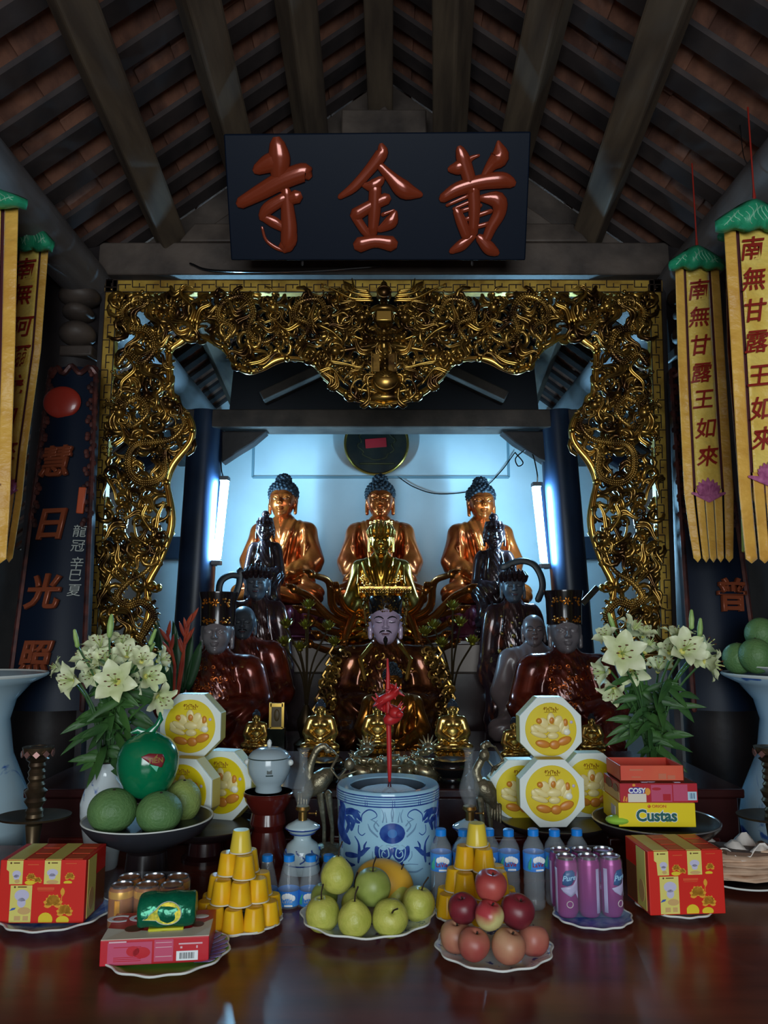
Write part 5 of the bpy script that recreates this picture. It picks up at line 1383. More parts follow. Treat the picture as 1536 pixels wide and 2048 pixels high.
# ------------------------------------------------------------------ can packs
SILV = mat('can_lid', (176, 182, 190), .25, .9)
GOLDC = mat('can_gold', (222, 172, 76), .3, .35); BROWNC = mat('can_brown', (176, 116, 66), .34, .15, col2=(140, 90, 56), vs=14)
PURC = mat('can_magenta', (156, 60, 132), .3, .25, col2=(132, 60, 128), vs=6); LAV = mat('can_lavender', (176, 172, 208), .35); DBLUE = mat('can_badge_blue', (30, 84, 140), .35)
WRAP = mat('shrink_wrap', (226, 232, 240), .12, alpha=.05, spec=.8)
def can(parent, x, y, r, h, m, kind, phase):
    mb = MB(); mb.lathe([(0, 0), (r*.8, 0), (r*.86, .004), (r, .012), (r, h*.87), (r*.98, h*.9), (r*.86, h*.965)], 26, c=(x, y, 0)); c = mb.build('can', m, parent, smooth=50)
    mb = MB(); mb.lathe([(r*.87, h*.96), (r*.89, h), (r*.84, h), (r*.80, h-.006), (0, h-.006)], 26, c=(x, y, 0)); mb.build('lid', SILV, c)
    def on(a, z, d=.0006): return Vector((x+(r+d)*math.sin(a), y-(r+d)*math.cos(a), z))
    def patch(nm, mm, poly):
        mb = MB(); pts = []; n = 8
        mb.curved(poly, lambda a, z: on(a, z, .0007)); mb.build(nm, mm, c, solid=.0006)
    if kind == 'gold':
        mb = MB(); mb.lathe([(r*1.004, h*.75), (r*1.008, h*.76), (r*1.006, h*.86), (r*.985, h*.895)], 26, c=(x, y, 0), caps=False); mb.build('gold_band', GOLDC, c)
        mb = MB()
        for a in np.linspace(-.2, .15, 5): mb.tube([on(a, h*.12), on(a, h*.72)], .0014, n=4)
        mb.build('gold_stripe', GOLDC, c)
    else:
        a0 = phase
        patch('white_swirl', LAV, [(a0+.95, h*.80), (a0+.95, h*.30), (a0+.55, h*.42), (a0+.12, h*.36), (a0-.55, h*.44), (a0-.8, h*.5), (a0-.3, h*.53), (a0+.3, h*.56), (a0+.75, h*.66)])
        patch('badge', DBLUE, [(a0-.62, h*.56), (a0-.55, h*.72), (a0-.3, h*.80), (a0+.3, h*.81), (a0+.55, h*.76), (a0+.5, h*.66), (a0+.2, h*.57), (a0-.2, h*.54)])
        mb = MB(); vs, fs = text_mb('Pure', r*.62, depth=.0006, bold=.0004, shear=.25); mb.add([on(a0-.02+v.x/r, h*.675+v.y+v.x*.12, .002+v.z) for v in vs], fs); mb.build('lettering', mat('badge_white', (150, 196, 226), .4), c)
        mb = MB(); mb.tube([on(a0+.27*math.cos(q), h*.24+.27*r*math.sin(q), .001) for q in np.linspace(0, 2*PI, 18)], .0012, n=5, cap=False); mb.build('ring_mark', mat('ring_pale', (190, 176, 180), .4), c)
        patch('side_panel', LAV, [(a0-1.5, h*.82), (a0-1.5, h*.08), (a0-1.15, h*.08), (a0-1.15, h*.82)])
def wrap(t, nx, ny, r, h):
    mb = MB(); w, d = nx*r*2, ny*r*2; n = 16; rr = r*1.06
    pl = []
    for cx_, cy_, a0 in ((w/2-r, d/2-r, 0), (-w/2+r, d/2-r, PI/2), (-w/2+r, -d/2+r, PI), (w/2-r, -d/2+r, 1.5*PI)):
        for q in range(6): pl.append((cx_+rr*math.cos(a0+PI/2*q/5), cy_+rr*math.sin(a0+PI/2*q/5)))
    rings = [[(x, y, z) for x, y in pl] for z in (.004, h*.5, h*.93)]+[[(x*.9, y*.86, h+.003) for x, y in pl]]
    m = len(pl); vs = sum(rings, []); fs = [(j*m+k, j*m+(k+1) % m, (j+1)*m+(k+1) % m, (j+1)*m+k) for j in range(3) for k in range(m)]
    mb.add(vs, fs); mb.build('shrink_wrap', WRAP, t, smooth=60)
# gold six-pack
p = onz(290, 1860, TZ); k = mpp(p); r = 25.0*k; t = thing('can_pack', 'shrink-wrapped six-pack of gold and brown cans behind the red biscuit box', 'can pack', (p.x, p.y+r, TZ), .02)
h = at(290, 1762, p.y+.02).z-TZ
for i in range(3):
    for j in range(2): can(t, (i-1)*2*r, (j-.5)*2*r+r*.0, r, h, BROWNC, 'gold', 0)
wrap(t, 3, 2, r, h)
# purple six-pack on its blue plate
X, Y, r2 = fit(1185, 76, 1851); plate('blue plate under the purple can pack', X, Y, r2, inner=BLUEPL)
p = onz(1185, 1838, TZ+.010); k = mpp(p); r = 22.8*k; t = thing('can_pack', 'shrink-wrapped pack of purple and magenta cans on a blue plate', 'can pack', (p.x, p.y+2*r, TZ+.0105), .03)
h = at(1188, 1718, p.y).z-TZ-.01
for i in range(3):
    for j in range(2): can(t, (i-1)*2*r, (j-.5)*2*r, r, h, PURC, 'purple', (.0, 1.9, .55)[i])
wrap(t, 3, 2, r, h)

# ------------------------------------------------------------------ red biscuit cartons
REDB = mat('carton_red', (206, 40, 30), .4); SALM = mat('carton_orange', (214, 84, 48), .4); YELB = mat('carton_pale_yellow', (216, 206, 110), .45); GOLDP = mat('print_gold', (222, 158, 50), .4); YELP = mat('print_yellow', (222, 196, 44), .45)
LILP = mat('print_lilac', (190, 188, 214), .5); TANP = mat('print_tan', (200, 164, 106), .5); BLUEP = mat('print_blue', (60, 90, 170), .5); BRNB = mat('carton_side_brown', (110, 62, 34), .5); INKP = mat('print_brown', (96, 62, 24), .5); PINKP = mat('print_pink', (196, 96, 130), .5)
def poly_print(name, parent, m, polys, f, d=.0009):
    mb = MB()
    for pl in polys: mb.prism(pl, lambda a, b: f(a, b, d), lambda a, b: f(a, b, -.0004))
    return mb.build(name, m, parent, smooth=0)
def petal(cx, cy, a, L, w):
    ca, sa = math.cos(a), math.sin(a); q = [(0, 0), (.3, .8), (.6, 1), (.85, .6), (1, 0), (.85, -.6), (.6, -1), (.3, -.8)]
    return [(cx+L*u*ca-w*v*sa, cy+L*u*sa+w*v*ca) for u, v in q]
def oval(cx, cy, rx, ry, n=16, a0=0): return [(cx+rx*math.cos(2*PI*k/n+a0), cy+ry*math.sin(2*PI*k/n+a0)) for k in range(n)]
def rect(x0, y0, x1, y1): return [(x0, y0), (x1, y0), (x1, y1), (x0, y1)]
def lotus_polys(cx, cy, r):
    return [petal(cx, cy-r*.2, a, r*(1.0 if k % 2 else .92), r*.26) for k, a in enumerate(np.linspace(-.25, PI+.25, 9))]+[oval(cx, cy+r*.15, r*.62, r*.5)]
def carton(label, bl, br, tl_y, zbase, depth, rz, tl_back=0):
    a, b = onz(*bl, zbase), onz(*br, zbase); w = (b-a).length; m_ = (a+b)/2; H = at((bl[0]+br[0])/2, tl_y, m_.y).z-zbase
    yaw = math.atan2(b.y-a.y, b.x-a.x)*.3+rz
    n_ = Vector((-math.sin(yaw), math.cos(yaw), 0)); c = m_+n_*depth/2
    t = thing('biscuit_carton', label, 'carton', (c.x, c.y, zbase), yaw, 'red lotus biscuit cartons')
    mb = MB(); mb.box((0, 0, H/2), (w, depth, H)); mb.build('box', REDB, t, smooth=0, bevel=.002)
    f = lambda u, v, d=.001: Vector((-w/2+u*w, -depth/2-d, v*H))
    top = lambda u, v, d=.001: Vector((-w/2+u*w, -depth/2+v*depth, H+d))
    poly_print('yellow_strip', t, YELB, [rect(.14, .02, .39, .60), rect(.52, .62, .71, .995), [(.08, .995), (.08, .85), (.11, .82), (.12, .62), (.27, .62), (.27, .995)]], f)
    poly_print('top_stripe', t, YELB, [rect(.08, .02, .27, .98), rect(.52, .02, .71, .98)], top)
    for rc in [rect(.30, .04+.33*q, .50, .30+.33*q) for q in range(3)]+[rect(.74, .04+.33*q, .95, .30+.33*q) for q in range(3)]: poly_print('top_panel', t, SALM, [rc], top)
    g = lambda x, y: (x, y)
    S = w/H
    def sc(pl, cx, cy): return [(cx+(x-cx), cy+(y-cy)*S) for x, y in pl]
    big = [sc(q, .64, .34) for q in lotus_polys(.64, .34, .115)]+[sc(q, .78, .2) for q in lotus_polys(.78, .2, .10)]
    sm = [sc(q, .37, .73) for q in lotus_polys(.37, .73, .062)]+[sc(q, .45, .68) for q in lotus_polys(.45, .68, .05)]+[sc(q, .82, .74) for q in lotus_polys(.82, .74, .062)]
    L10 = 10
    poly_print('gold_lotus', t, GOLDP, big+[sc(petal(.745, .43, PI/2, .10, .026), .745, .45), rect(.735, .36, .742, .45)], f, .0012)
    poly_print('gold_lotus', t, GOLDP, sm[:2*L10], f, .0012); poly_print('gold_lotus', t, GOLDP, sm[2*L10:], f, .0012)
    for lf in [[(max(.48, x), max(.02, y)) for x, y in sc(oval(.56, .06, .085, .08), .56, .06)], [(x, max(.02, y)) for x, y in sc(oval(.76, .05, .075, .05), .76, .05)], sc(oval(.36, .645, .06, .025), .36, .645), [(x, max(.63, y)) for x, y in sc(oval(.80, .645, .05, .02), .8, .645)]]: poly_print('lotus_leaf', t, YELP, [lf], f, .0014)
    for pp in ([sc(oval(.275, .43, .085, .065), .275, .4), sc(oval(.275, .33, .05, .055), .275, .33)], [sc(oval(.20, .78, .05, .04), .2, .78), sc(oval(.2, .73, .035, .03), .2, .73)], [sc(oval(.615, .80, .065, .042), .615, .8), sc(oval(.615, .74, .04, .035), .615, .74)]): poly_print('packet_print', t, LILP, pp, f, .0012)
    poly_print('biscuit_print', t, TANP, [sc(oval(.31, .20, .075, .04, a0=.4), .31, .2), rect(.20, .05, .27, .12), rect(.30, .05, .36, .12), sc(oval(.21, .665, .03, .022), .21, .66), sc(oval(.62, .655, .07, .022), .62, .66)], f, .0014)
    poly_print('blue_swoosh', t, BLUEP, [[(.14, .20), (.20, .22), (.215, .25), (.17, .245)]], f, .0016)
    mb = MB()
    for (u, v, L) in ((.19, .575, .13), (.13, .955, .09), (.57, .955, .09)):
        mb.sphere(f(u, v, .0012), (w*.012, .0004, w*.012), 8, 6); mb.box(f(u+L/2+.02, v, .001), (w*L*.8, .0006, w*.012))
    mb.build('small_print', INKP, t)
    for u_, v_, a_, b_ in ((.55, .55, .20, .03), (.55, .515, .18, .008), (.39, .93, .13, .012), (.83, .945, .13, .01)):
        mb = MB(); mb.box(f(u_, v_, .001), (w*a_, .0006, w*b_)); mb.build('faint_print', SALM, t)
    for s in (-1, 1):
        sd = lambda u, v, d=.001: Vector((s*(w/2+d), -depth/2+u*depth, v*H))
        poly_print('side_stripe', t, YELB, [rect(.12, .03, .5, .97)], sd); poly_print('side_panel', t, BRNB, [rect(.52, .03, .97, .62)], sd); poly_print('side_motif', t, TANP, [oval(.3, .3, .12, .18)], sd, .0014)
    return c, w, H
ctr, w_, H_ = carton('red lotus biscuit carton at the far left of the table', (-8, 1848), (167, 1846), 1720, TZ+.014, .135, .0)
plate('blue and white plate under the left red biscuit carton', ctr.x+.012, ctr.y-.005, .122, inner=BLUEPL)
ctr, w_, H_ = carton('red lotus biscuit carton at right beside the purple cans', (1300, 1831), (1453, 1828), 1701, TZ+.014, .14, .06)
plate('plate barely showing under the right red biscuit carton', ctr.x, ctr.y+.004, .092)

# ------------------------------------------------------------------ front-left red box with the green foil pack
X, Y, r2 = fit(335, 121, 1950); t = plate('green and lilac rimmed plate under the flat red biscuit box', X, Y, r2, inner=GREENP)
mb = MB()
for k in range(7): a = -.5+k*.2; mb.tube([(r2*.62*math.cos(a), r2*.62*math.sin(a), r2*.085), (r2*.93*math.cos(a), r2*.93*math.sin(a), r2*.16)], [r2*.06, r2*.08], n=6, flat=((0, 0, 1), .15))
mb.build('lilac_flowers', LILAC, t)
CRIM = mat('box_crimson', (186, 28, 42), .35); ROSE = mat('box_rose', (190, 76, 108), .4); CREAMB = mat('box_cream', (222, 214, 196), .4); CHOC = mat('choc_print', (92, 34, 26), .4)
zb = TZ+.016; a, b = onz(198, 1934, zb), onz(417, 1923, zb); w = (b-a).length; yaw = math.atan2(b.y-a.y, b.x-a.x); H = at(300, 1877, (a.y+b.y)/2).z-zb; dpt = .150
n_ = Vector((-math.sin(yaw), math.cos(yaw), 0)); c = (a+b)/2+n_*dpt/2
t = thing('biscuit_box', 'flat crimson biscuit box with barcode at front left, carrying the green pack', 'box', (c.x, c.y, zb), yaw)
mb = MB(); mb.box((0, 0, H/2), (w, dpt, H)); mb.build('box', CRIM, t, smooth=0, bevel=.0015)
f = lambda u, v, d=.001: Vector((-w/2+u*w, -dpt/2-d, v*H)); tp = lambda u, v, d=.001: Vector((-w/2+u*w, -dpt/2+v*dpt, H+d))
poly_print('rose_panel', t, ROSE, [rect(.07, .04, .475, .90), rect(.495, .10, .67, .95)], f)
poly_print('crimson_blot', t, CRIM, [oval(.30, .55, .06, .2), oval(.38, .48, .08, .22)], f, .0013)
mb = MB()
for v in (.18, .25, .32, .72): mb.box(f(.25, v, .0014), (w*.25, .0005, .0012))
mb.build('crimson_rule', CRIM, t)
mb = MB()
for v in (.30, .84, .66): mb.box(f(.583, v, .0014), (w*.15, .0005, .0012))
mb.box(f(.16, .93, .0014), (w*.16, .0005, .003))
mb.box(f(.83, .76, .0014), (w*.22, .0005, .003)); mb.box(f(.745, .62, .0014), (w*.02, .0005, .004)); mb.box(f(.89, .62, .0014), (w*.015, .0005, .005)); mb.build('small_print', mat('print_pale_pink', (214, 170, 180), .5), t)
poly_print('barcode_patch', t, WHITEP, [rect(.70, .10, .90, .47)], f)
mb = MB(); rb = random.Random(6)
u = .735
while u < .87: ww = rb.choice((.003, .005, .007)); mb.box(f(u, .29, .0014), (w*ww, .0005, H*.24)); u += ww+rb.choice((.004, .007))
mb.build('barcode', INK, t)
poly_print('cream_band', t, CREAMB, [[(0.004, .01), (.996, .01), (.996, .62), (.80, .30), (.55, .22), (.30, .30), (.004, .42)]], tp)
for ov in (oval(.26, .36, .09, .12), oval(.86, .42, .06, .1)): poly_print('chocolate_biscuit', t, CHOC, [ov], tp, .0016)
mb = MB(); text_into(mb, 'COSY', .052, frame(tp(.33, .74, .0012), (1, 0, 0), (0, 1, 0)), depth=.0006, bold=.0012, squash=1.25); mb.build('lettering', WHITEP, t)
mb = MB(); mb.sphere(tp(.87, .72, .001), (.017, .012, .0012), 12, 6); mb.build('round_mark', WHITEP, t)
# green foil pack
ztop = zb+H; p = onz(325, 1866, ztop); k = mpp(p); L = 116*k
FOIL = mat('green_foil', (14, 118, 84), .2, .35, col2=(10, 92, 68), vs=9, bump=(30, .5))
GLIT = mat('gold_glitter', (180, 160, 44), .35, .6, col2=(110, 120, 30), vs=140)
t = thing('foil_pack', 'shiny green foil pack with gold emblem lying on the red box', 'packet', (p.x, p.y+.036, ztop), yaw+.03)
def pk(P):
    Q = [P[0], P[1], P[2]]
    d = smax(smax(np.abs(P[0])-L*.5, np.sqrt((P[1]/1.05)**2+((P[2]-.034)*1.0)**2)-.035, .012), -(P[2]-.001), .01)
    return d+.0012*np.sin(P[0]*130+P[2]*40)*np.cos(P[2]*90)
sdf_obj('foil', FOIL, pk, (-L*.55, -.045, -.006), (L*.55, .045, .08), .0034, t)
mb = MB()
def foilp(x, z):
    yy = 1.05*math.sqrt(max(1e-6, .035**2-(z-.034)**2)); return Vector((x, -yy-.0012, z))
mb.prism(oval(.004, .036, .026, .021, 20), lambda x, z: foilp(x, z), lambda x, z: foilp(x, z)+Vector((0, .003, 0))); mb.prism([(-.02, .045), (-.045, .027), (-.01, .024)], lambda x, z: foilp(x, z), lambda x, z: foilp(x, z)+Vector((0, .003, 0)))
mb.build('gold_emblem', GLIT, t)
mb = MB(); mb.tube([foilp(.004+.027*math.cos(q), .036+.022*math.sin(q)) for q in np.linspace(-2.6, 2.6, 24)]+[foilp(-.046, .027), foilp(.004+.027*math.cos(-2.6), .036+.022*math.sin(-2.6))], .0007, n=4); mb.build('emblem_outline', RIMB, t)
mb = MB(); mb.box((.0, -.016, .003), (L*.6, .024, .006)); mb.build('yellow_base', mat('pack_yellow', (190, 190, 40), .3), t, bevel=.002)

# ------------------------------------------------------------------ incense bowl
cx = 776; Yc = 2.20; k0 = mpp((0, Yc, 1.0)); Rb = 100.5*k0; Xb = (cx-768)*k0
zr = at(cx, 1589, Yc-Rb*.98).z; hb = zr-TZ
BOWL = mat('celadon_glaze', (152, 198, 222), .12, coat=.3); DRB = mat('drawn_cobalt', (28, 54, 132), .15, col2=(54, 88, 160), vs=40, coat=.3); FAINT = mat('drawn_grey_blue', (110, 146, 176), .2)
t = thing('incense_bowl', 'large blue and white porcelain incense bowl painted with dragons and a sun', 'incense bowl', (Xb, Yc, TZ))
mb = MB(); mb.lathe([(0, 0), (Rb*.90, 0), (Rb*.93, .008), (Rb*.96, hb*.3), (Rb, hb*.75), (Rb*1.02, hb*.95), (Rb*1.01, hb), (Rb*.99, hb+.003), (Rb*.76, hb-.001), (Rb*.745, hb-.006), (Rb*.745, hb-.06), (0, hb-.06)], 64); mb.build('bowl', BOWL, t)
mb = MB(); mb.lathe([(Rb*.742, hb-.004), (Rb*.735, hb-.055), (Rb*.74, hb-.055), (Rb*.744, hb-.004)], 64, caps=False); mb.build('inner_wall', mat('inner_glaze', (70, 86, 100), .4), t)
def bprof(z): return float(np.interp(z, [0, hb*.3, hb*.75, hb*.95, hb], [Rb*.91, Rb*.96, Rb, Rb*1.02, Rb*1.01]))
def bz(x, y):
    s_ = max(-.97, min(.97, (x-765)/620)); ph = math.asin(s_)
    v = (y+100*(1-math.cos(ph))-300)/6.144; z = hb-v*k0*1.02
    return ph, z
def bon(x, y, d=.0012):
    ph, z = bz(x, y); r = bprof(z)+d; return Vector((r*math.sin(ph), -r*math.cos(ph), z))
def bst(nm, m, strokes, par=t):
    mb = MB()
    for st in strokes:
        q = spline(st, 4)
        for i in range(1): pass
        pts = [bon(v[0], v[1]) for v in q]; cen = sum(pts, Vector())/len(pts); mb.tube(pts, [v[2]/6.144*k0 for v in q], n=6, flat=((cen.x, cen.y, 0), .12))
    return mb.build(nm, m, par, smooth=60)
def mir(sts): return sts+[[(1624-x, y, w) for x, y, w in st] for st in sts]
mb = MB()
for dz, rw in ((.0, .0016), (.006, .0010), (.012, .0010), (.018, .0010), (.0245, .0018)):
    z = hb-.006-dz; r = bprof(z)+.0006; mb.tube([(r*math.cos(a), r*math.sin(a), z) for a in np.linspace(0, 2*PI, 73)], rw, n=5, cap=False)
for q in range(12):
    a = 2*PI*q/12+.1
    for da in (-.02, .02): r = bprof(hb)+.0002; mb.tube([(r*math.sin(a+da), -r*math.cos(a+da), hb-.006), (r*math.sin(a+da), -r*math.cos(a+da), hb-.03)], .0012, n=5)
mb.build('fret_rings', DRB, t)
mb = MB(); ph, z = bz(812, 722)
mb.curved(oval(812, 722, 150, 112, 40), lambda a, b: bon(a, b, .0016), n=24, m=10); mb.build('painted_sun', DRB, t, smooth=180)
mb = MB(); mb.curved(oval(812, 722, 55, 48, 24), lambda a, b: bon(a, b, .0024), n=16, m=6); mb.build('sun_core', mat('cobalt_light', (66, 120, 186), .15), t, smooth=180)
bst('cloud_lobes', DRB, mir([[(630, 880, 30), (660, 940, 62), (720, 970, 70), (800, 900, 40)], [(700, 1020, 20), (700, 1060, 18)]]))
bst('spirals', BOWL, mir([[(812, 870, 6), (770, 850, 7), (745, 860, 8), (765, 900, 8), (770, 960, 8), (730, 985, 7), (690, 960, 7), (700, 910, 6), (730, 930, 5)], [(700, 850, 5), (660, 890, 6), (670, 980, 6), (720, 1030, 6), (800, 1010, 5)]])).location = (0, -.0045, 0)
for fl_ in mir([[(690, 460, 3), (715, 530, 6), (700, 600, 9)], [(725, 490, 3), (740, 550, 5), (745, 600, 8)], [(812, 430, 3), (800, 510, 7), (815, 590, 11)], [(640, 580, 4), (600, 640, 9), (640, 700, 12)], [(530, 620, 4), (560, 690, 12), (640, 760, 10)], [(560, 570, 4), (620, 600, 7), (655, 640, 9)], [(580, 920, 4), (580, 980, 6), (620, 1030, 6)], [(500, 1070, 4), (620, 1060, 6), (700, 1075, 4)], [(440, 1120, 8), (520, 1150, 12), (640, 1140, 10)]]): bst('flame', FAINT, [fl_])
DRG = ([
    [(205, 400, 24), (235, 470, 48), (215, 560, 60), (200, 680, 62), (240, 780, 50), (300, 840, 22)], [(260, 500, 26), (340, 490, 30), (400, 520, 26), (440, 575, 16)], [(300, 560, 24), (350, 610, 26), (330, 690, 18)], [(400, 600, 16), (430, 610, 12)], [(455, 600, 5), (465, 520, 6), (540, 465, 7), (610, 485, 6), (635, 535, 4), (575, 570, 3)], [(420, 640, 5), (415, 715, 5), (455, 750, 5), (495, 725, 4)],
    [(370, 765, 5), (415, 840, 12), (420, 950, 17), (405, 1050, 12)], [(550, 880, 5), (505, 900, 16), (440, 955, 20), (400, 970, 14)], [(512, 815, 4), (485, 860, 12), (480, 900, 12)], [(255, 975, 20), (320, 975, 24), (390, 975, 16)], [(250, 1040, 14), (300, 1080, 18), (360, 1080, 10)], [(380, 470, 5), (410, 480, 9), (440, 500, 6)]])
DRG = [[(x, y, w*(1.5 if w > 14 else 1.15)) for x, y, w in st] for st in DRG]+[[(190, 470, 40), (180, 600, 46), (185, 760, 40), (200, 900, 26)], [(265, 560, 26), (300, 640, 34), (270, 720, 26)], [(360, 530, 18), (385, 575, 20), (360, 640, 14)]]
bst('painted_dragon', DRB, DRG); bst('painted_dragon', DRB, [[(1624-x, y, w) for x, y, w in st] for st in DRG])
mb = MB(); rg = random.Random(1); mb.lathe([(0, hb-.008), (Rb*.3, hb-.010), (Rb*.5, hb-.014), (Rb*.62, hb-.022), (Rb*.72, hb-.048), (0, hb-.052)], 40, wav=(.03, 7, Rb*.4)); mb.build('ash', mat('incense_ash', (206, 218, 224), .9, bump=(120, .5)), t, smooth=60)
# red dragon incense bundle
b0 = Vector((Xb+.004, Yc, zr-.012)); Yi = Yc
t = thing('dragon_incense', 'red dragon-shaped incense stick standing in the incense bowl', 'incense', b0); li = -b0
REDI = mat('incense_red', (178, 34, 36), .45)
mb = MB()
for o in (-.004, .004): mb.tube([b0+Vector((o, 0, 0)), at(779+o*200, 1560, Yi)], .0022, n=6)
mb.build('foot_sticks', mat('stick_dark', (70, 24, 40), .6), t, loc=li)
mb = MB(); ws = [(779, 1562, 5), (779, 1530, 8), (778, 1480, 8.5), (777, 1440, 9), (776, 1390, 9), (776, 1350, 6.5), (775, 1318, 3)]
mb.tube([at(x, y, Yi) for x, y, w in ws], [w*k0*.6 for x, y, w in ws], n=12); mb.build('stick', REDI, t, loc=li)
mb = MB(); sp = [at(776+20*math.sin(q*9)*(1-.3*q), 1440-66*q, Yi-.02*math.cos(q*9)) for q in np.linspace(0, 1, 30)]
mb.tube(sp, [k0*(12.5-5*i/30) for i in range(30)], n=10)
for i in range(30): mb.tube([sp[i], sp[i]+Vector((.026*math.cos(i*1.7), -.008, .022*math.sin(i*2.1)+.006))], [.008, .0015], n=6)
e = at(790, 1425, Yi-.03); mb.sphere(e, (.018, .02, .016), 12, 8); mb.sphere(e+Vector((.012, -.016, -.003)), (.011, .012, .009), 10, 8)
for s_ in (-1, 1): mb.tube([e+Vector((.006*s_, 0, .01)), e+Vector((.018*s_, .0, .03))], [.004, .001], n=6)
mb.build('dragon', REDI, t, loc=li, smooth=70)
# ================================================================== SECOND ROW: STANDS, CAKE BOXES, LAMPS
BRASS = mat('old_brass', (112, 96, 72), .4, .8, col2=(76, 62, 50), vs=12)
BRONZ = mat('crane_bronze', (138, 130, 106), .4, .7, col2=(104, 96, 76), vs=30, bump=(60, .4))
DARKS = mat('dark_tray', (30, 24, 26), .25)
def tazza(label, X, Y, r, ztop, m=DARKS, rimm=None, footm=None):
    """raised dish on a ceramic foot"""
    t = thing('offering_stand', label, 'stand', (X, Y, TZ)); h = ztop-TZ
    mb = MB(); mb.lathe([(0, 0), (r*.42, 0), (r*.42, h*.1), (r*.33, h*.2), (r*.30, h*.55), (r*.4, h*.64), (0, h*.64)], 32); mb.build('foot', footm or BWP, t)
    mb = MB(); mb.lathe([(0, h*.64), (r*.45, h*.64), (r*.85, h*.84), (r*.985, h*1.0), (r, h*1.05), (r*.96, h*1.05), (r*.86, h*.98), (0, h*.995)], 48); mb.build('dish', m, t, smooth=60)
    mb = MB(); mb.tube([(r*.98*math.cos(a), r*.98*math.sin(a), h*1.05) for a in np.linspace(0, 2*PI, 65)], .003, n=6, cap=False); mb.build('rim', rimm or RIMB, t)
    return t
# octagonal cake boxes
OCTW = mat('cake_box_white', (222, 232, 226), .4); OCTY = mat('cake_box_yellow', (226, 206, 20), .42, col2=(216, 190, 14), vs=7); OCTS = mat('cake_box_side', (206, 186, 92), .45)
PETC = mat('emboss_cream', (232, 216, 150), .35); PETO = mat('emboss_orange', (206, 132, 50), .35); PETW = mat('emboss_white', (236, 236, 216), .35)
octp = None; OCR = .0992
def oct_box(label, cx, cy, Y, rz, half_px=63.5):
    global octp
    c = at(cx, cy, Y); Rf = half_px*mpp(c)            # flat-to-flat half size
    if octp is None:
        r = OCR; D = .052
        t = thing('octagonal_cake_box', label, 'cake box', c, rz, 'white and yellow octagonal cake boxes')
        V = [(r/math.cos(PI/8)*math.cos(PI/8+k*PI/4), r/math.cos(PI/8)*math.sin(PI/8+k*PI/4)) for k in range(8)]
        mb = MB(); mb.prism(V, lambda a, b: Vector((a, .002, b)), lambda a, b: Vector((a, D, b))); mb.build('side', OCTS, t, smooth=0, bevel=.002)
        mb = MB(); mb.prism(V, lambda a, b: Vector((a, -.004, b)), lambda a, b: Vector((a, .004, b))); mb.build('lid', OCTW, t, smooth=0, bevel=.002)
        mb = MB(); mb.prism(oval(0, 0, r*.83, r*.83, 48), lambda a, b: Vector((a, -.0062, b)), lambda a, b: Vector((a, -.002, b))); mb.build('yellow_disc', OCTY, t, smooth=0, bevel=.0012)
        mb = MB()
        def pt(nm, m, L):
            mb = MB()
            for (x, z, rx, rz_, th, rot) in L: mb.sphere((x*r, -.006-.0015*th, z*r), (rx*r, .004*th, rz_*r), 14, 8, rot=(0, rot, 0))
            return mb.build(nm, m, t, smooth=180)
        pt('embossed_lotus', PETC, [(.0, .33, .13, .19, 1.0, 0), (.23, .26, .14, .18, 1., .5), (-.23, .20, .14, .18, .9, -.6), (.05, .02, .25, .13, 1.6, 0), (-.35, .02, .26, .10, 1.2, .45), (-.40, -.16, .28, .09, 1.3, .3), (.05, -.20, .19, .11, 1.5, 0), (.33, .1, .1, .2, 1., .3), (-.55, -.02, .1, .16, .8, -.5), (.45, .0, .12, .18, .9, .6)])
        pt('embossed_leaves', PETO, [(-.28, -.45, .24, .12, 1.2, .2), (.10, -.48, .17, .14, 1.2, 0), (.42, -.36, .24, .13, 1.2, -.35), (.02, .28, .09, .12, 1.4, 0), (-.38, .26, .10, .09, 1.3, .4), (.47, .20, .08, .13, 1.1, 0)])
        pt('embossed_bud', PETW, [(.50, -.08, .12, .11, 1.5, .4)])
        pt('lilac_seal', mat('seal_lilac', (196, 186, 214), .4), [(.66, .22, .05, .05, .5, 0)])
        mb = MB()                                       # looped brown script, illegible in the picture
        pts = [(-.23+.46*q+.02*math.sin(q*40), .62+.055*math.sin(q*44)+.03*math.sin(q*15)) for q in np.linspace(0, 1, 60)]
        mb.tube([Vector((x*r, -.0068, z*r)) for x, z in pts], .0009, n=4)
        mb.tube([Vector(((-.2+.4*q)*r, -.0068, (.53+.012*math.sin(q*50))*r)) for q in np.linspace(0, 1, 40)], .0006, n=4)
        mb.build('script', mat('script_brown', (150, 96, 22), .5), t)
        octp = t
    else: t = dup(octp, label, c, rz)
    t.scale = (Rf/OCR,)*3
    return t
YL, YR = 2.40, 2.44
zl = at(420, 1650, YL).z; zrr = at(1103, 1651, YR-.06).z
oct_box('topmost octagonal cake box of the left pile, beside the lilies', 381, 1452, YL+.01, -.10, 62.5)
oct_box('octagonal cake box behind the pomelos, front of the left pile', 366, 1584, YL-.06, -.30, 65)
oct_box('octagonal cake box beside the white tureen, right of the left pile', 442, 1570, YL+.09, -.28, 66)
oct_box('topmost octagonal cake box of the right pile', 1101, 1458, YR, .05, 62.5)
oct_box('octagonal cake box at the left of the right pile, partly covered', 1042, 1584, YR+.06, .06, 62.5)
oct_box('frontmost octagonal cake box in the bottom row of the right pile', 1104, 1586, YR-.08, .04, 65)
oct_box('octagonal cake box at the right of the right pile, beside the stacked boxes', 1182, 1572, YR+.07, .06, 64)
for s, x, Y, z, lb in ((-1, 412, YL+.02, zl, 'dark round tray stand under the left pile of octagonal boxes'), (1, 1110, YR, zrr, 'dark round tray stand under the right pile of octagonal boxes')):
    tazza(lb, at(x, 1650, Y).x, Y, .165, z-.004, footm=LACD, rimm=DARKS)
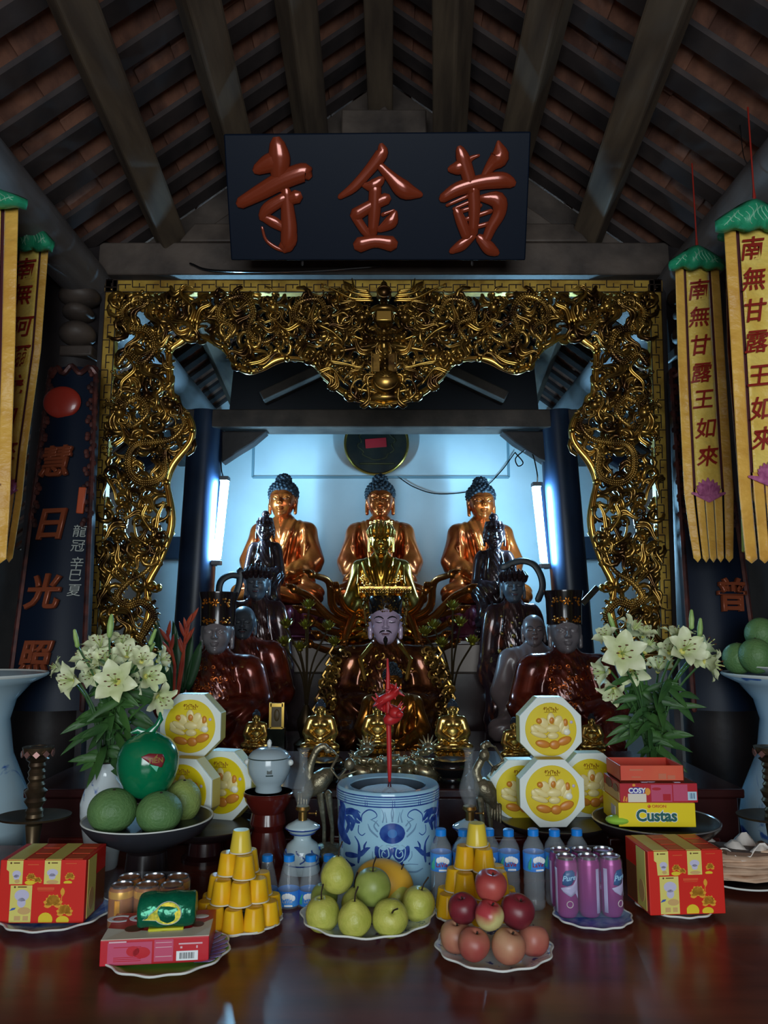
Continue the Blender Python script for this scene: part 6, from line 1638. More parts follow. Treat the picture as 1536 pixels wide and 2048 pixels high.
# pomelos on a footed dish, one wrapped in green net
POMG = mat('pomelo_green', (104, 140, 84), .5, col2=(84, 122, 72), vs=10, bump=(140, .3)); POMY = mat('pomelo_yellowgreen', (160, 170, 90), .5, col2=(120, 146, 80), vs=6, bump=(140, .3))
Yf = 2.17; pz = at(300, 1662, Yf-.15)
tazza('footed white-rimmed dish holding the pomelos', at(296, 1655, Yf).x, Yf, 129*mpp((0, Yf, .95)), pz.z-.012, m=mat('dish_grey', (44, 46, 52), .3), rimm=RIMB, footm=DARKS)
for lb, x, y, rx, rz_, dY, m in (('large round green pomelo at the front left of the footed dish', 225, 1621, 48, 43, -.075, POMG), ('green pomelo at the front centre of the footed dish', 319, 1625, 45.5, 41, -.07, POMG), ('yellow-green pomelo at the right rear of the footed dish', 366, 1602, 36, 42, .05, POMY)):
    p = at(x, y, Yf+dY); k = mpp(p); t = thing('pomelo', lb, 'pomelo', p, group='pomelos on the footed dish')
    mb = MB(); mb.sphere((0, 0, 0), (rx*k, rx*k, rz_*k), 32, 20); mb.build('rind', m, t, smooth=180)
    mb = MB(); mb.sphere((.1*rx*k, -.2*rx*k, rz_*k*.97), (.004, .004, .003), 8, 6); mb.build('stem_end', STEM, t)
p = at(296, 1532, Yf-.02); k = mpp(p); t = thing('wrapped_pomelo', 'big pomelo in glossy green plastic wrap with red sticker, on top', 'pomelo', p)
GRW = mat('green_wrap', (4, 112, 72), .18, coat=.6, bump=(18, .25))
mb = MB(); pf = [(0, -62), (25, -58), (44, -42), (56, -18), (60, 6), (57, 30), (44, 50), (24, 62), (12, 67), (0, 69)]; q = [tuple(v) for v in spline(pf, 4)]; q[0] = (0, q[0][1]); q[-1] = (0, q[-1][1])
mb.lathe([(max(0, a)*k, b*k) for a, b in q], 40); mb.build('wrap', GRW, t, smooth=180)
mb = MB(); mb.tube([(0, 0, 64*k), (14*k, 0, 78*k), (22*k, 0, 92*k), (20*k, 0, 104*k)], [.014, .007, .008, .003], n=10); mb.tube([(-8*k, 0, 62*k), (-24*k, 0, 70*k), (-34*k, -.01, 66*k)], [.013, .01, .003], n=10, flat=((0, 1, 0), .4)); mb.build('twisted_top', GRW, t)
def onp(a, z): r = float(np.interp(z, [b for a_, b in pf], [a_ for a_, b in pf]))*k+.0012; return Vector((r*math.sin(a), -r*math.cos(a), z*k))
mb = MB(); mb.curved([(.05, 27), (.30, 33), (.78, 30), (.84, 18), (.72, 5), (.35, 14)], lambda a, b: onp(a, b)*1.004); st = mb.build('sticker', mat('sticker_maroon', (130, 44, 50), .4), t, solid=.0006)
mb = MB(); vs, fs = text_mb('TIẾN', 13*k, depth=.0006, bold=.0004); mb.add([onp(.52+v.x/(58*k), 19+v.y/k)*1.012 for v in vs], fs); mb.build('lettering', mat('sticker_gold', (196, 170, 90), .4), st)
mb = MB(); mb.curved([(.35, 12), (.62, 8), (.56, -2)], lambda a, b: onp(a, b)*1.008); mb.build('sticker_corner', mat('sticker_mint', (110, 200, 170), .4), st)

# right: stacked boxes on a footed dish
Ys = 2.17; zs = at(1310, 1654, Ys).z
tazza('footed dark dish under the stacked yellow and red boxes', at(1306, 1650, Ys+.1).x, Ys+.08, .172, zs-.006, footm=BWP, rimm=mat('rim_silver', (150, 150, 150), .2, .6))
mb = MB(); a0 = at(1222, 1650, Ys+.02)
t = thing('sweet_packet', 'small lime green sweet packet poking out left of the yellow box', 'packet', (a0.x+.02, a0.y, zs)); mb.sphere((0, 0, .014), (.035, .025, .013), 14, 8); mb.build('packet', mat('lime_wrap', (150, 200, 70), .3), t)
def sbox(name, label, x0, x1, yb, yt, Y, depth, m, rz=0., open_=False, zb=None):
    a, b = at(x0, yb, Y), at(x1, yb, Y); w = b.x-a.x; z0 = a.z if zb is None else zb; H = at((x0+x1)/2, yt, Y).z-z0
    t = thing(name, label, 'box', ((a.x+b.x)/2, Y+depth/2, z0), rz)
    mb = MB()
    if not open_: mb.box((0, 0, H/2), (w, depth, H))
    else:
        mb.box((0, 0, .002), (w, depth, .004))
        for s in (-1, 1): mb.box((s*(w/2-.0015), 0, H/2), (.003, depth, H)); mb.box((0, s*(depth/2-.0015), H/2), (w, .003, H))
    mb.build('box' if not open_ else 'tray', m, t, smooth=0, bevel=.001)
    f = lambda u, v, d=.0009: Vector((-w/2+u*w, -depth/2-d, v*H))
    sd = lambda u, v, d=.0009: Vector((-w/2-d, depth/2-u*depth, v*H))
    return t, f, sd, w, H
YEL = mat('custas_yellow', (232, 208, 26), .35); DGRN = mat('custas_green', (22, 88, 84), .4)
t, f, sd, w, H = sbox('biscuit_box', 'long yellow cake box with green lettering, bottom of the stack beside the lilies', 1240, 1393, 1652, 1606, Ys, .16, YEL, -.02, zb=zs)
z1 = zs+H
mb = MB(); text_into(mb, 'Custas', H*.66, frame(f(.49, .46, .0012), (1, 0, 0), (0, 0, 1)), depth=.0012, bold=.003, squash=.98); mb.build('lettering_outline', WHITEP, t)  # white printed outline round the green letters
mb = MB(); text_into(mb, 'Custas', H*.66, frame(f(.49, .46, .0022), (1, 0, 0), (0, 0, 1)), depth=.001, bold=.0014, squash=.98); mb.build('lettering', DGRN, t)
mb = MB(); text_into(mb, 'ORION', H*.16, frame(f(.53, .86, .0012), (1, 0, 0), (0, 0, 1)), depth=.0008, bold=.0002, squash=1.2); mb.sphere(f(.40, .86, .0008), (H*.07, .001, H*.07), 10, 6); mb.build('maker_name', mat('maker_orange', (206, 96, 30), .4), t)
poly_print('side_picture', t, LILP, [rect(.55, .3, .8, .75)], sd); poly_print('top_panel', t, TANP, [rect(.02, .02, .98, .98)], lambda u, v, d=.0005: Vector((-w/2+u*w, -.08+v*.16, H+d-.0006)))
CRED = mat('cosy_red', (176, 30, 44), .38)
t, f, sd, w, H = sbox('biscuit_box', 'crimson biscuit box between the yellow box and the open tray', 1240, 1396, 1605, 1567, Ys+.005, .15, CRED, .01, zb=z1)
z2 = z1+H
poly_print('rose_panel', t, ROSE, [rect(.40, .05, .67, .93), rect(.685, .08, .87, .95)], f)
poly_print('dark_rose_blot', t, CRED, [rect(.55, .10, .65, .45), oval(.47, .72, .06, .08)], f, .0013)
poly_print('cream_label', t, CREAMB, [rect(.10, .03, .335, .47)], f, .0013)
poly_print('barcode_patch', t, mat('pale_blue_print', (176, 206, 222), .5), [rect(.87, .12, .985, .57)], f, .0013)
mb = MB()
for u in (.90, .915, .925, .945, .955): mb.box(f(u, .35, .0016), (w*.006, .0005, H*.3))
mb.build('barcode', mat('barcode_blue', (60, 90, 130), .5), t)
mb = MB(); text_into(mb, 'COSY', H*.36, frame(f(.215, .63, .0020), (1, 0, 0), (0, 0, 1)), depth=.001, bold=.0007); mb.build('lettering', WHITEP, t)
poly_print('lettering_ground', t, mat('cosy_blue', (60, 50, 150), .4), [oval(.215, .62, .11, .19, 20)], f, .0012)
poly_print('biscuit_print', t, mat('biscuit_orange', (222, 150, 50), .45), [oval(.355, .58, .035, .19), [(.03, .1), (.05, .35), (.065, .35), (.05, .05)], [(.06, .1), (.08, .3), (.09, .3), (.085, .05)], oval(.18, .92, .02, .07)], f, .0014)
poly_print('side_picture', t, TANP, [rect(.05, .05, .95, .5)], sd); poly_print('side_chocolate', t, CHOC, [oval(.35, .7, .2, .25), oval(.75, .65, .15, .2)], sd, .0013)
tp2 = lambda u, v, d=.001: Vector((-w/2+u*w, -.075+v*.15, H+d))
poly_print('top_dark_print', t, CHOC, [rect(.02, .02, .98, .98)], tp2, .0004); poly_print('top_logo', t, LILP, [oval(.44, .3, .09, .2), rect(.30, .08, .38, .25), rect(.72, .05, .80, .12)], tp2, .0014)
t, f, sd, w, H = sbox('open_box', 'open shallow orange-red box on top of the right stack', 1240, 1368, 1552, 1531, Ys+.025, .13, mat('tray_red', (206, 56, 44), .4, col2=(214, 92, 60), vs=5), 0, open_=True, zb=z2+.001)
for rc in (rect(.15, .68, .36, .78), rect(.18, .25, .32, .32), rect(.6, .15, .72, .5), rect(.74, .15, .86, .4)): poly_print('faint_print', t, mat('tray_print', (196, 110, 80), .4), [rc], f)

# oil lamps
def oil_lamp(x, lb, lean=0):
    Y = 2.17; b = onz(x, 1742, TZ); Y = b.y; k = mpp(b); t = thing('oil_lamp', lb, 'lamp', b, group='porcelain oil lamps')
    z = lambda y: at(x, y, Y).z-TZ
    zb_ = z(1653)
    mb = MB(); mb.lathe([(0, 0), (36*k, 0), (37*k, .006), (33*k, zb_*.18), (36*k, zb_*.45), (30*k, zb_*.62), (18*k, zb_*.72), (17*k, zb_*.8), (27*k, zb_*.9), (33*k, zb_*.96), (34*k, zb_), (30*k, zb_+.006), (16*k, zb_+.016), (14*k, zb_+.018), (0, zb_+.018)], 40); mb.build('porcelain_base', mat('lamp_porcelain', (190, 214, 220), .1, coat=.3), t, smooth=60)
    mb = MB()
    for zz, r in ((zb_*.985, 34.3), (zb_*.87, 25), (zb_*.2, 33.6)): mb.tube([(r*k*math.cos(a), r*k*math.sin(a), zz) for a in np.linspace(0, 2*PI, 41)], .002, n=5, cap=False)
    for q in range(7):
        a0 = q*.9
        mb.tube([(37*k*math.sin(a0+.25*math.sin(e*5))*(1-.06*e), -37*k*math.cos(a0+.25*math.sin(e*5))*(1-.06*e), zb_*(.28+.26*e)) for e in np.linspace(0, 1, 8)], .0022, n=5)
    mb.build('cobalt_drawing', DRB, t)
    zz = zb_+.016; z1 = z(1612)
    mb = MB(); mb.lathe([(0, zz), (9*k, zz), (9*k, zz+.025), (12*k, zz+.03), (12*k, z1-.012), (15*k, z1-.008), (13*k, z1), (0, z1)], 24); mb.tube([(12*k, 0, z1-.02), (26*k, 0, z1-.02)], .002, n=6); mb.sphere((27*k, 0, z1-.02), (.003, .008, .008), 10, 8); mb.build('burner', mat('lamp_brass', (150, 116, 62), .3, .9), t)
    zt = z(1497)
    pf = [(11, z1), (15, z1+(zt-z1)*.10), (21, z1+(zt-z1)*.24), (20, z1+(zt-z1)*.36), (13, z1+(zt-z1)*.56), (9.5, z1+(zt-z1)*.72), (9.5, z1+(zt-z1)*.92), (14, zt)]
    sp = [tuple(v) for v in spline(pf, 4)]
    mb = MB(); mb.lathe([(a*k, b) for a, b in sp]+[((a-1.2)*k, b) for a, b in sp[::-1]], 28, caps=False); mb.build('glass_chimney', mat('lamp_glass', (214, 224, 226), .03, alpha=.05, spec=1.), t, smooth=60)
oil_lamp(604, 'porcelain oil lamp with glass chimney left of the incense bowl'); oil_lamp(941, 'oil lamp with glass chimney behind the right jelly pyramid')

# white tureen on a turned red pedestal
Yt = 2.40; pb = at(537, 1582, Yt); k = mpp(pb)
t = thing('turned_pedestal', 'turned dark red pedestal under the white lidded tureen', 'pedestal', (pb.x, Yt, TZ)); h = pb.z-TZ
mb = MB(); mb.lathe([(0, 0), (50*k, 0), (50*k, h*.1), (38*k, h*.25), (30*k, h*.45), (36*k, h*.55), (32*k, h*.7), (46*k, h*.88), (48*k, h), (0, h)], 40); mb.build('body', LACR, t)
mb = MB(); mb.lathe([(0, h-.012), (49*k, h-.012), (49.5*k, h-.004), (47*k, h), (0, h)], 40); mb.build('top', LACR, t)
t = thing('tureen', 'white lidded ceramic tureen with small dark mark, right of the left cake boxes', 'tureen', pb); z = lambda y: at(537, y, Yt).z-pb.z
mb = MB(); mb.lathe([(0, 0), (26*k, 0), (27*k, .004), (25*k, z(1571)), (34*k, z(1560)), (41*k, z(1545)), (43.5*k, z(1530)), (41*k, z(1514)), (0, z(1514))], 40); mb.build('bowl', mat('tureen_grey', (160, 178, 186), .15, coat=.3), t, smooth=60)
mb = MB(); mb.lathe([(0, z(1515)), (41.5*k, z(1515)), (40*k, z(1509)), (34*k, z(1502)), (22*k, z(1496)), (8*k, z(1494)), (0, z(1494))], 40); lo = mb.build('lid', mat('tureen_grey', (0, 0, 0)), t, smooth=60)
mb = MB(); mb.lathe([(0, z(1496)), (3*k, z(1495)), (5*k, z(1486)), (3.5*k, z(1481)), (0, z(1478))], 16); mb.build('knob', RIMB, lo, smooth=180)
mb = MB(); mb.sphere((44*k, -.01, z(1524)), (6*k, 5*k, 6*k), 12, 8); mb.build('handle', RIMB, t, smooth=180); mb = MB(); mb.sphere((-44*k, .0, z(1524)), (6*k, 5*k, 6*k), 12, 8); mb.build('handle', RIMB, t, smooth=180)
mb = MB(); mb.tube([(41.5*k*math.cos(a), 41.5*k*math.sin(a), z(1514)) for a in np.linspace(0, 2*PI, 49)], .0015, n=5, cap=False); mb.build('rim_line', mat('dark_green_glaze', (40, 56, 52), .3), t)
mb = MB(); mb.box((7*k, -41.4*k, z(1535)), (10*k, .002, 11*k), rot=(0, 0, .15)); mb.box((7*k, -41.0*k, z(1544)), (14*k, .002, 2*k), rot=(.2, 0, .15)); mb.build('mark', mat('dark_green_glaze', (0, 0, 0)), t)

# bronze cranes on tortoises
def crane(s, lb):
    b = onz(656 if s < 0 else 975, 1712, TZ) if s < 0 else onz(975, 1705, TZ); Y = 2.40; b = Vector((b.x*Y/b.y, Y, TZ)); t = thing('bronze_crane', lb, 'crane statue', b); lb_ = -b; X = lambda x, y, d=0.: at(x, y, Y)+Vector((0, d, 0))
    k = mpp((0, Y, 1.))
    if s < 0: body, tail, legx, nk, beak = ((622, 1578), (655, 1548)), (604, 1598), 648, [(625, 1572), (618, 1545), (624, 1520), (634, 1500), (648, 1492), (656, 1500)], (676, 1512)
    else: body, tail, legx, nk, beak = ((978, 1588), (958, 1566)), (990, 1620), 968, [(962, 1570), (952, 1545), (960, 1525), (970, 1505), (966, 1492), (974, 1488)], (990, 1494)
    mb = MB(); a, c = X(*body[0]), X(*body[1])
    mb.tube([X(*tail), a, (a+c)/2, c, c+(c-a)*.25], [k*5, k*17, k*21, k*16, k*7], n=16)
    for q in range(4): mb.tube([X(tail[0]+q*5-6, tail[1]-10), X(tail[0]+q*6-8, tail[1]+14+q*3, -.01)], [k*5, k*2], n=6)
    mb.tube([X(*p) for p in [tuple(v) for v in spline(nk, 4)]], [k*v for v in np.linspace(10, 5, (len(nk)-1)*4+1)], n=10)
    mb.sphere(X(*nk[-1]), (k*8, k*7, k*7), 12, 8); mb.tube([X(*nk[-1]), X((nk[-1][0]+beak[0])/2, nk[-1][1]+3), X(*beak)], [k*5, k*3, k*1], n=8)
    mb.build('body', BRONZ, t, loc=lb_, smooth=70)
    for dx in (-.012, .012):
        mb = MB(); hip = X(legx, body[0][1]+8)+Vector((dx, 0, 0)); mb.tube([hip, Vector((b.x+dx, Y, (hip.z+TZ)/2)), Vector((b.x+dx, Y, TZ+.045))], [k*8, k*4, k*4], n=8); mb.build('leg', BRONZ, t, loc=lb_)
    mb = MB(); mb.sphere(b+Vector((0, 0, .026)), (.06, .05, .026), 18, 10); mb.sphere(b+Vector((.065, -.01, .03)), (.018, .014, .014), 10, 8)
    for dx, dy in ((-.04, -.035), (.04, -.035), (-.04, .035), (.04, .035)): mb.sphere(b+Vector((dx, dy, .008)), (.018, .014, .009), 8, 6)
    mb.build('tortoise', BRONZ, t, loc=lb_, smooth=70)
    mb = MB(); h = X(*beak); e = 1 if s < 0 else -1
    mb.tube([h, h+Vector((-.02*e, -.02, -.035)), h+Vector((.004*e, -.03, -.06)), h+Vector((.03*e, -.02, -.03))], [.004, .005, .005, .003], n=6); mb.sphere(h+Vector((.035*e, -.02, -.02)), (.016, .014, .018), 10, 8)
    for q in range(3): mb.tube([h+Vector((.01*e, -.03, -.055)), h+Vector((.02*e+.02*q, -.04, -.075+.02*q))], [.006, .002], n=6)
    mb.build('lotus_twig', BRONZ, t, loc=lb_, smooth=70)
crane(-1, 'slender bronze crane on a tortoise behind the left oil lamp'); crane(1, 'bronze crane behind the right oil lamp, beside the right cake boxes')

# brass censer and its pair of dragons on the front altar
SILG = mat('silver_brass', (206, 194, 158), .3, .85, col2=(150, 138, 106), vs=40)
Yd = 2.76
for x, lb in ((727, 'twisting silvery dragon ornament left of the brass censer'), (851, 'twisting silvery dragon ornament right of the brass censer')):
    b = at(x, 1592, Yd); b.z = A2; k = mpp(b); t = thing('dragon_ornament', lb, 'dragon figure', b); hh = at(x, 1503, Yd).z-A2
    mb = MB(); sp = [Vector((.028*math.sin(q*13), .028*math.cos(q*13), .01+hh*.85*q)) for q in np.linspace(0, 1, 44)]
    mb.tube(sp, [.016+.008*math.sin(i*.14) for i in range(44)], n=10)
    for i in range(0, 44, 2): mb.tube([sp[i], sp[i]*1.0+Vector((sp[i].x*.9, sp[i].y*.9, .012))], [.008, .0015], n=6); mb.sphere(sp[i]+Vector((sp[i].x*.55, sp[i].y*.55, 0)), .007, 6, 5)
    e = sp[-1]+Vector((0, -.01, .012)); mb.sphere(e, (.024, .026, .02), 12, 8); mb.sphere(e+Vector((0, -.03, -.004)), (.016, .02, .011), 10, 8)
    for q in range(7): a = PI*q/6; mb.tube([e, e+Vector((.036*math.cos(a), .01, .012+.035*math.sin(a)))], [.008, .0015], n=6)
    mb.build('dragon', SILG, t, smooth=70); mb = MB(); mb.lathe([(0, 0), (.05, 0), (.052, .01), (.035, .02), (0, .02)], 20); mb.build('base', SILG, t)
b = at(787, 1600, Yd); b.z = A2; t = thing('brass_censer', 'round silvery brass censer behind the incense bowl, below the small gold buddha', 'censer', b); z = lambda y: at(787, y, Yd).z-A2; k = mpp(b)
h = z(1516)
mb = MB(); mb.lathe([(0, 0), (40*k, 0), (44*k, h*.1), (36*k, h*.25), (48*k, h*.45), (50*k, h*.62), (42*k, h*.75), (40*k, h*.8), (0, h*.8)], 36); mb.build('bowl', SILG, t, smooth=60)
mb = MB(); mb.lathe([(40*k, h*.8), (40*k, h*.84), (28*k, h*.98), (10*k, h*1.06), (12*k, h*1.14), (0, h*1.18)], 30)
for q in range(10): a = 2*PI*q/10; mb.sphere((30*k*math.cos(a), 30*k*math.sin(a), h*.95), k*5, 8, 6)
mb.build('lid', SILG, t, smooth=60)
for s in (-1, 1): mb = MB(); mb.tube([(s*46*k, 0, h*.5), (s*55*k, 0, h*.62), (s*54*k, 0, h*.82), (s*50*k, 0, h*.78)], .009, n=8); mb.build('handle', SILG, t)
mb = MB()
for q in range(14): a = 2*PI*q/14; mb.sphere((49*k*math.cos(a), 49*k*math.sin(a), h*.54), (k*6, k*6, k*9), 8, 6)
mb.build('relief', SILG, t, smooth=70)
for x, yt, lb in ((905, 1518, 'glossy black urn under the right small gold buddha'), (648, 1520, 'glossy black urn beside the left crane lamp')):
    b = at(x, 1592, 2.72); b.z = A2; t = thing('black_urn', lb, 'urn', b); hh = at(x, yt, 2.72).z-A2; mb = MB()
    mb.lathe([(0, 0), (.045, 0), (.05, .01), (.045, hh*.25), (.07, hh*.6), (.072, hh*.8), (.06, hh*.95), (.062, hh), (.055, hh), (0, hh*.9)], 30); mb.build('body', BLACKG, t, smooth=60)
    mb = MB(); mb.tube([(.0705*math.cos(a), .0705*math.sin(a), hh*.7) for a in np.linspace(0, 2*PI, 33)], .003, n=5, cap=False); mb.build('ring', mat('urn_ring', (66, 50, 40), .3, .6), t)

# brass candle stands at the sides
for s, x, lb in ((-1, 68, 'tall brass candle stand with wide drip dish at the left edge of the table'), (1, 1548, 'brass candle stand at the right edge, only its drip dish showing')):
    Y = 2.34; k = mpp((0, Y, 1)); b = at(x, 1640, Y); t = thing('candle_stand', lb, 'candle stand', (b.x, Y, TZ)); zd = b.z-TZ; zt = at(x, 1486, Y).z-TZ
    mb = MB(); mb.lathe([(0, 0), (42*k, 0), (42*k, .01), (20*k, .03), (12*k, zd*.5), (16*k, zd*.9), (0, zd)], 30); mb.build('foot', BRASS, t, smooth=50)
    mb = MB(); mb.lathe([(0, zd), (30*k, zd-.004), (70*k, zd+.008), (72*k, zd+.014), (30*k, zd+.006), (0, zd+.006)], 40, sy=.8); mb.build('drip_dish', BRASS, t, smooth=50)
    mb = MB(); pr = [(0, zd)]
    for q in range(12): zz = zd+(zt-zd)*q/12; pr += [(13*k+2*k*(q % 2)+6*k*(q in (3, 4)), zz), (17*k+5*k*(q in (4, 9)), zz+(zt-zd)/24)]
    pr += [(26*k, zt-.03), (30*k, zt-.01), (0, zt-.01)]; mb.lathe(pr, 24); mb.build('column', BRASS, t, smooth=30)
    mb = MB()
    for q in range(10): a = 2*PI*q/10; mb.box((30*k*math.cos(a), 30*k*math.sin(a), zt-.028), (.014, .004, .014), rot=Euler((0, PI/4, 0)).to_matrix() if False else Matrix.Rotation(a-PI/2, 3, 'Z') @ Matrix.Rotation(PI/4, 3, 'Y'))
    mb.build('diamond_band', mat('diamond_rose', (150, 110, 104), .3, .5), t)

# big floor vases
for s, x, lb, m in ((-1, -52, 'huge pale blue porcelain floor vase cut off by the left edge', blue_white('pale_floor_vase', 4, .64, 2., (170, 196, 208))), (1, 1592, 'huge blue and white porcelain floor vase cut off by the right edge', BWF)):
    Y = 2.78; k = mpp((0, Y, 1.2)); c = at(x, 1349, Y); zt = c.z; t = thing('floor_vase', lb, 'floor vase', (c.x, Y, 0)); z = lambda y: at(x, y, Y).z
    pf = [(0, 0), (80, 0), (86, .03), (84, .12), (96, .3), (118, z(1690)), (122, z(1640)), (112, z(1585)), (82, z(1510)), (72, z(1440)), (82, z(1400)), (108, z(1368)), (137, zt-.008), (138, zt), (130, zt), (100, z(1372)), (70, z(1400)), (0, z(1440))]
    mb = MB(); mb.lathe([(a*k, b) for a, b in pf], 56); mb.build('body', m, t, smooth=60)
    mb = MB(); mb.tube([(137*k*math.cos(a), 137*k*math.sin(a), zt) for a in np.linspace(0, 2*PI, 65)], .006, n=6, cap=False); mb.build('rim', RIMB, t)
    if s < 0:
        mb = MB()
        for i, (ch, yy) in enumerate((('山', 1445), ('水', 1464), ('有', 1482), ('清', 1499))): 
            zz = z(yy); r = float(np.interp(zz, sorted(b for a, b in pf[2:12]), [a for a, b in sorted(pf[2:12], key=lambda q: q[1])]))*k+.002; a_ = .80
            vs, fs = text_mb(ch, 18*k, depth=.0015); mb.add([Vector(((r)*math.sin(a_+v.x/r), -(r)*math.cos(a_+v.x/r), zz+v.y)) for v in vs], fs)
        mb.build('painted_inscription', DRB, t)
    else:
        vs_ = t
        # pomelos heaped on a plate across the vase mouth
        pl = plate('wide plate on the mouth of the right floor vase', c.x, Y, 120*k, z=zt, inner=RIMB, wav=(0, 1))
        for lb2, x2, y2, r2, dY in (('pomelo on the right floor vase, leftmost at the bottom', 1476, 1317, 30, .0), ('pomelo on the right floor vase, beside the leftmost one', 1512, 1312, 33, -.06), ('pomelo on the right floor vase, upper one at the frame edge', 1522, 1268, 32, .05), ('pomelo on the right floor vase, farthest right', 1570, 1312, 34, 0)):
            p = at(x2, y2, Y+dY); t2 = thing('pomelo', lb2, 'pomelo', p, group='pomelos on the right floor vase'); mb = MB(); mb.sphere((0, 0, 0), (r2*k*1.0, r2*k, r2*k*1.05), 28, 18); mb.build('rind', POMG, t2, smooth=180)
            mb = MB(); mb.sphere((0, 0, r2*k*1.04), (.004, .004, .003), 8, 6); mb.build('stem_end', STEM, t2)

# folded votive paper on a dish at the right edge
p = onz(1498, 1778, TZ); t = plate('dark dish under the folded votive papers at the right edge', p.x, p.y+.05, .115, inner=DARKS, wav=(0, 1), group=None)
t = thing('paper_stack', 'loose stack of folded tan votive papers at the right edge', 'paper stack', (p.x, p.y+.05, TZ+.018)); rg = random.Random(9)
TANPAP = mat('votive_paper', (202, 172, 146), .8, col2=(176, 146, 122), vs=20); 
mb = MB()
for q in range(15):
    w2, d2 = .17+rg.uniform(-.04, .03), .12+rg.uniform(-.03, .03); z0 = .0048*q
    fn = lambda u, v, q=q, z0=z0, w2=w2, d2=d2: Vector(((u-.5)*w2+.012*math.sin(q*2.3), (v-.5)*d2+.012*math.cos(q*1.7), z0+.004*math.sin(u*5+q)*math.sin(v*3)+.008*abs(u-.5)*(1+math.sin(q))))
    mb.sheet(fn, 8, 4)
mb.build('paper_sheets', TANPAP, t, solid=.0035)
mb = MB(); mb.sheet(lambda u, v: Vector(((u-.62)*.15, (v-.5)*.12, .074+.02*math.sin(u*9)*math.cos(v*7)*(.5+u))), 12, 8); mb.build('crumpled_paper', mat('white_paper', (220, 214, 206), .8), t, solid=.002)
mb = MB(); mb.box((.0, -.01, .071), (.13, .10, .008), rot=(0, .08, .1)); mb.build('card', mat('card_brown', (92, 70, 56), .6), t)

# ================================================================== LILIES
LILY = mat('lily_petal', (226, 232, 196), .45, col2=(206, 216, 164), vs=14); LILYC = mat('lily_throat', (214, 206, 110), .5); LGREEN = mat('lily_green', (62, 102, 46), .5, col2=(44, 80, 40), vs=12); BUD = mat('lily_bud', (168, 196, 120), .5, col2=(130, 168, 84), vs=20); ANTH = mat('anther', (92, 48, 22), .7); FIL = mat('filament', (190, 206, 130), .5)
def lily(par, c, d, r, lp, wide=1.):
    """six recurved petals opening along direction d"""
    d = Vector(d).normalized(); u = d.cross(Vector((.13, .2, 1))).normalized(); v = d.cross(u); rg = random.Random(int(c.x*9999)+int(c.z*777))
    base = Vector(c)-d*r*.55
    mb = MB(); nP = 6; a_off = rg.uniform(0, 1)
    for k in range(6):
        a = 2*PI*k/6+a_off; o = u*math.cos(a)+v*math.sin(a); sd = d.cross(o); w = r*(.30 if k % 2 else .38); op = wide*rg.uniform(.85, 1.1); cl = rg.uniform(.2, .55)
        vs = []; fs = []; n = 9
        for i in range(n+1):
            q = i/n
            rad = r*op*(.08+.95*q**1.35); hgt = r*(1.0*q-cl*max(0, q-.5)**2*4.0+.05)
            cc = base+o*rad+d*hgt; ww = w*math.sin(PI*min(1, .1+.9*q))**.75
            wv = .06*r*math.sin(q*12+k)
            vs += [cc-sd*ww+d*(wv+.10*r*(1-q)), cc-sd*ww*.5-d*.02*r, cc-d*.05*r, cc+sd*ww*.5-d*.02*r, cc+sd*ww+d*(-wv+.10*r*(1-q))]
        for i in range(n):
            for j in range(4): fs.append((5*i+j, 5*i+j+1, 5*i+j+6, 5*i+j+5))
        mb.add(vs, fs, 0)
    mb.sphere(base+d*r*.08, r*.16, 10, 8, 1)
    fl = mb.build('lily_flower', [LILY, LILYC], par, loc=lp, smooth=180)
    mb = MB()
    for k in range(6):
        a = 2*PI*k/6+.3; o = u*math.cos(a)+v*math.sin(a); e = base+d*r*.95+o*r*.28; mb.tube([base+d*r*.1, base+d*r*.55+o*r*.08, e], r*.018, n=5)
    mb.tube([base, base+d*r*1.1], r*.03, n=6); mb.build('filaments', FIL, fl)
    mb = MB()
    for k in range(6):
        a = 2*PI*k/6+.3; o = u*math.cos(a)+v*math.sin(a); e = base+d*r*.95+o*r*.28; mb.sphere(e, (r*.07, r*.03, r*.03), 8, 6)
    mb.build('anthers', ANTH, fl)
    return base
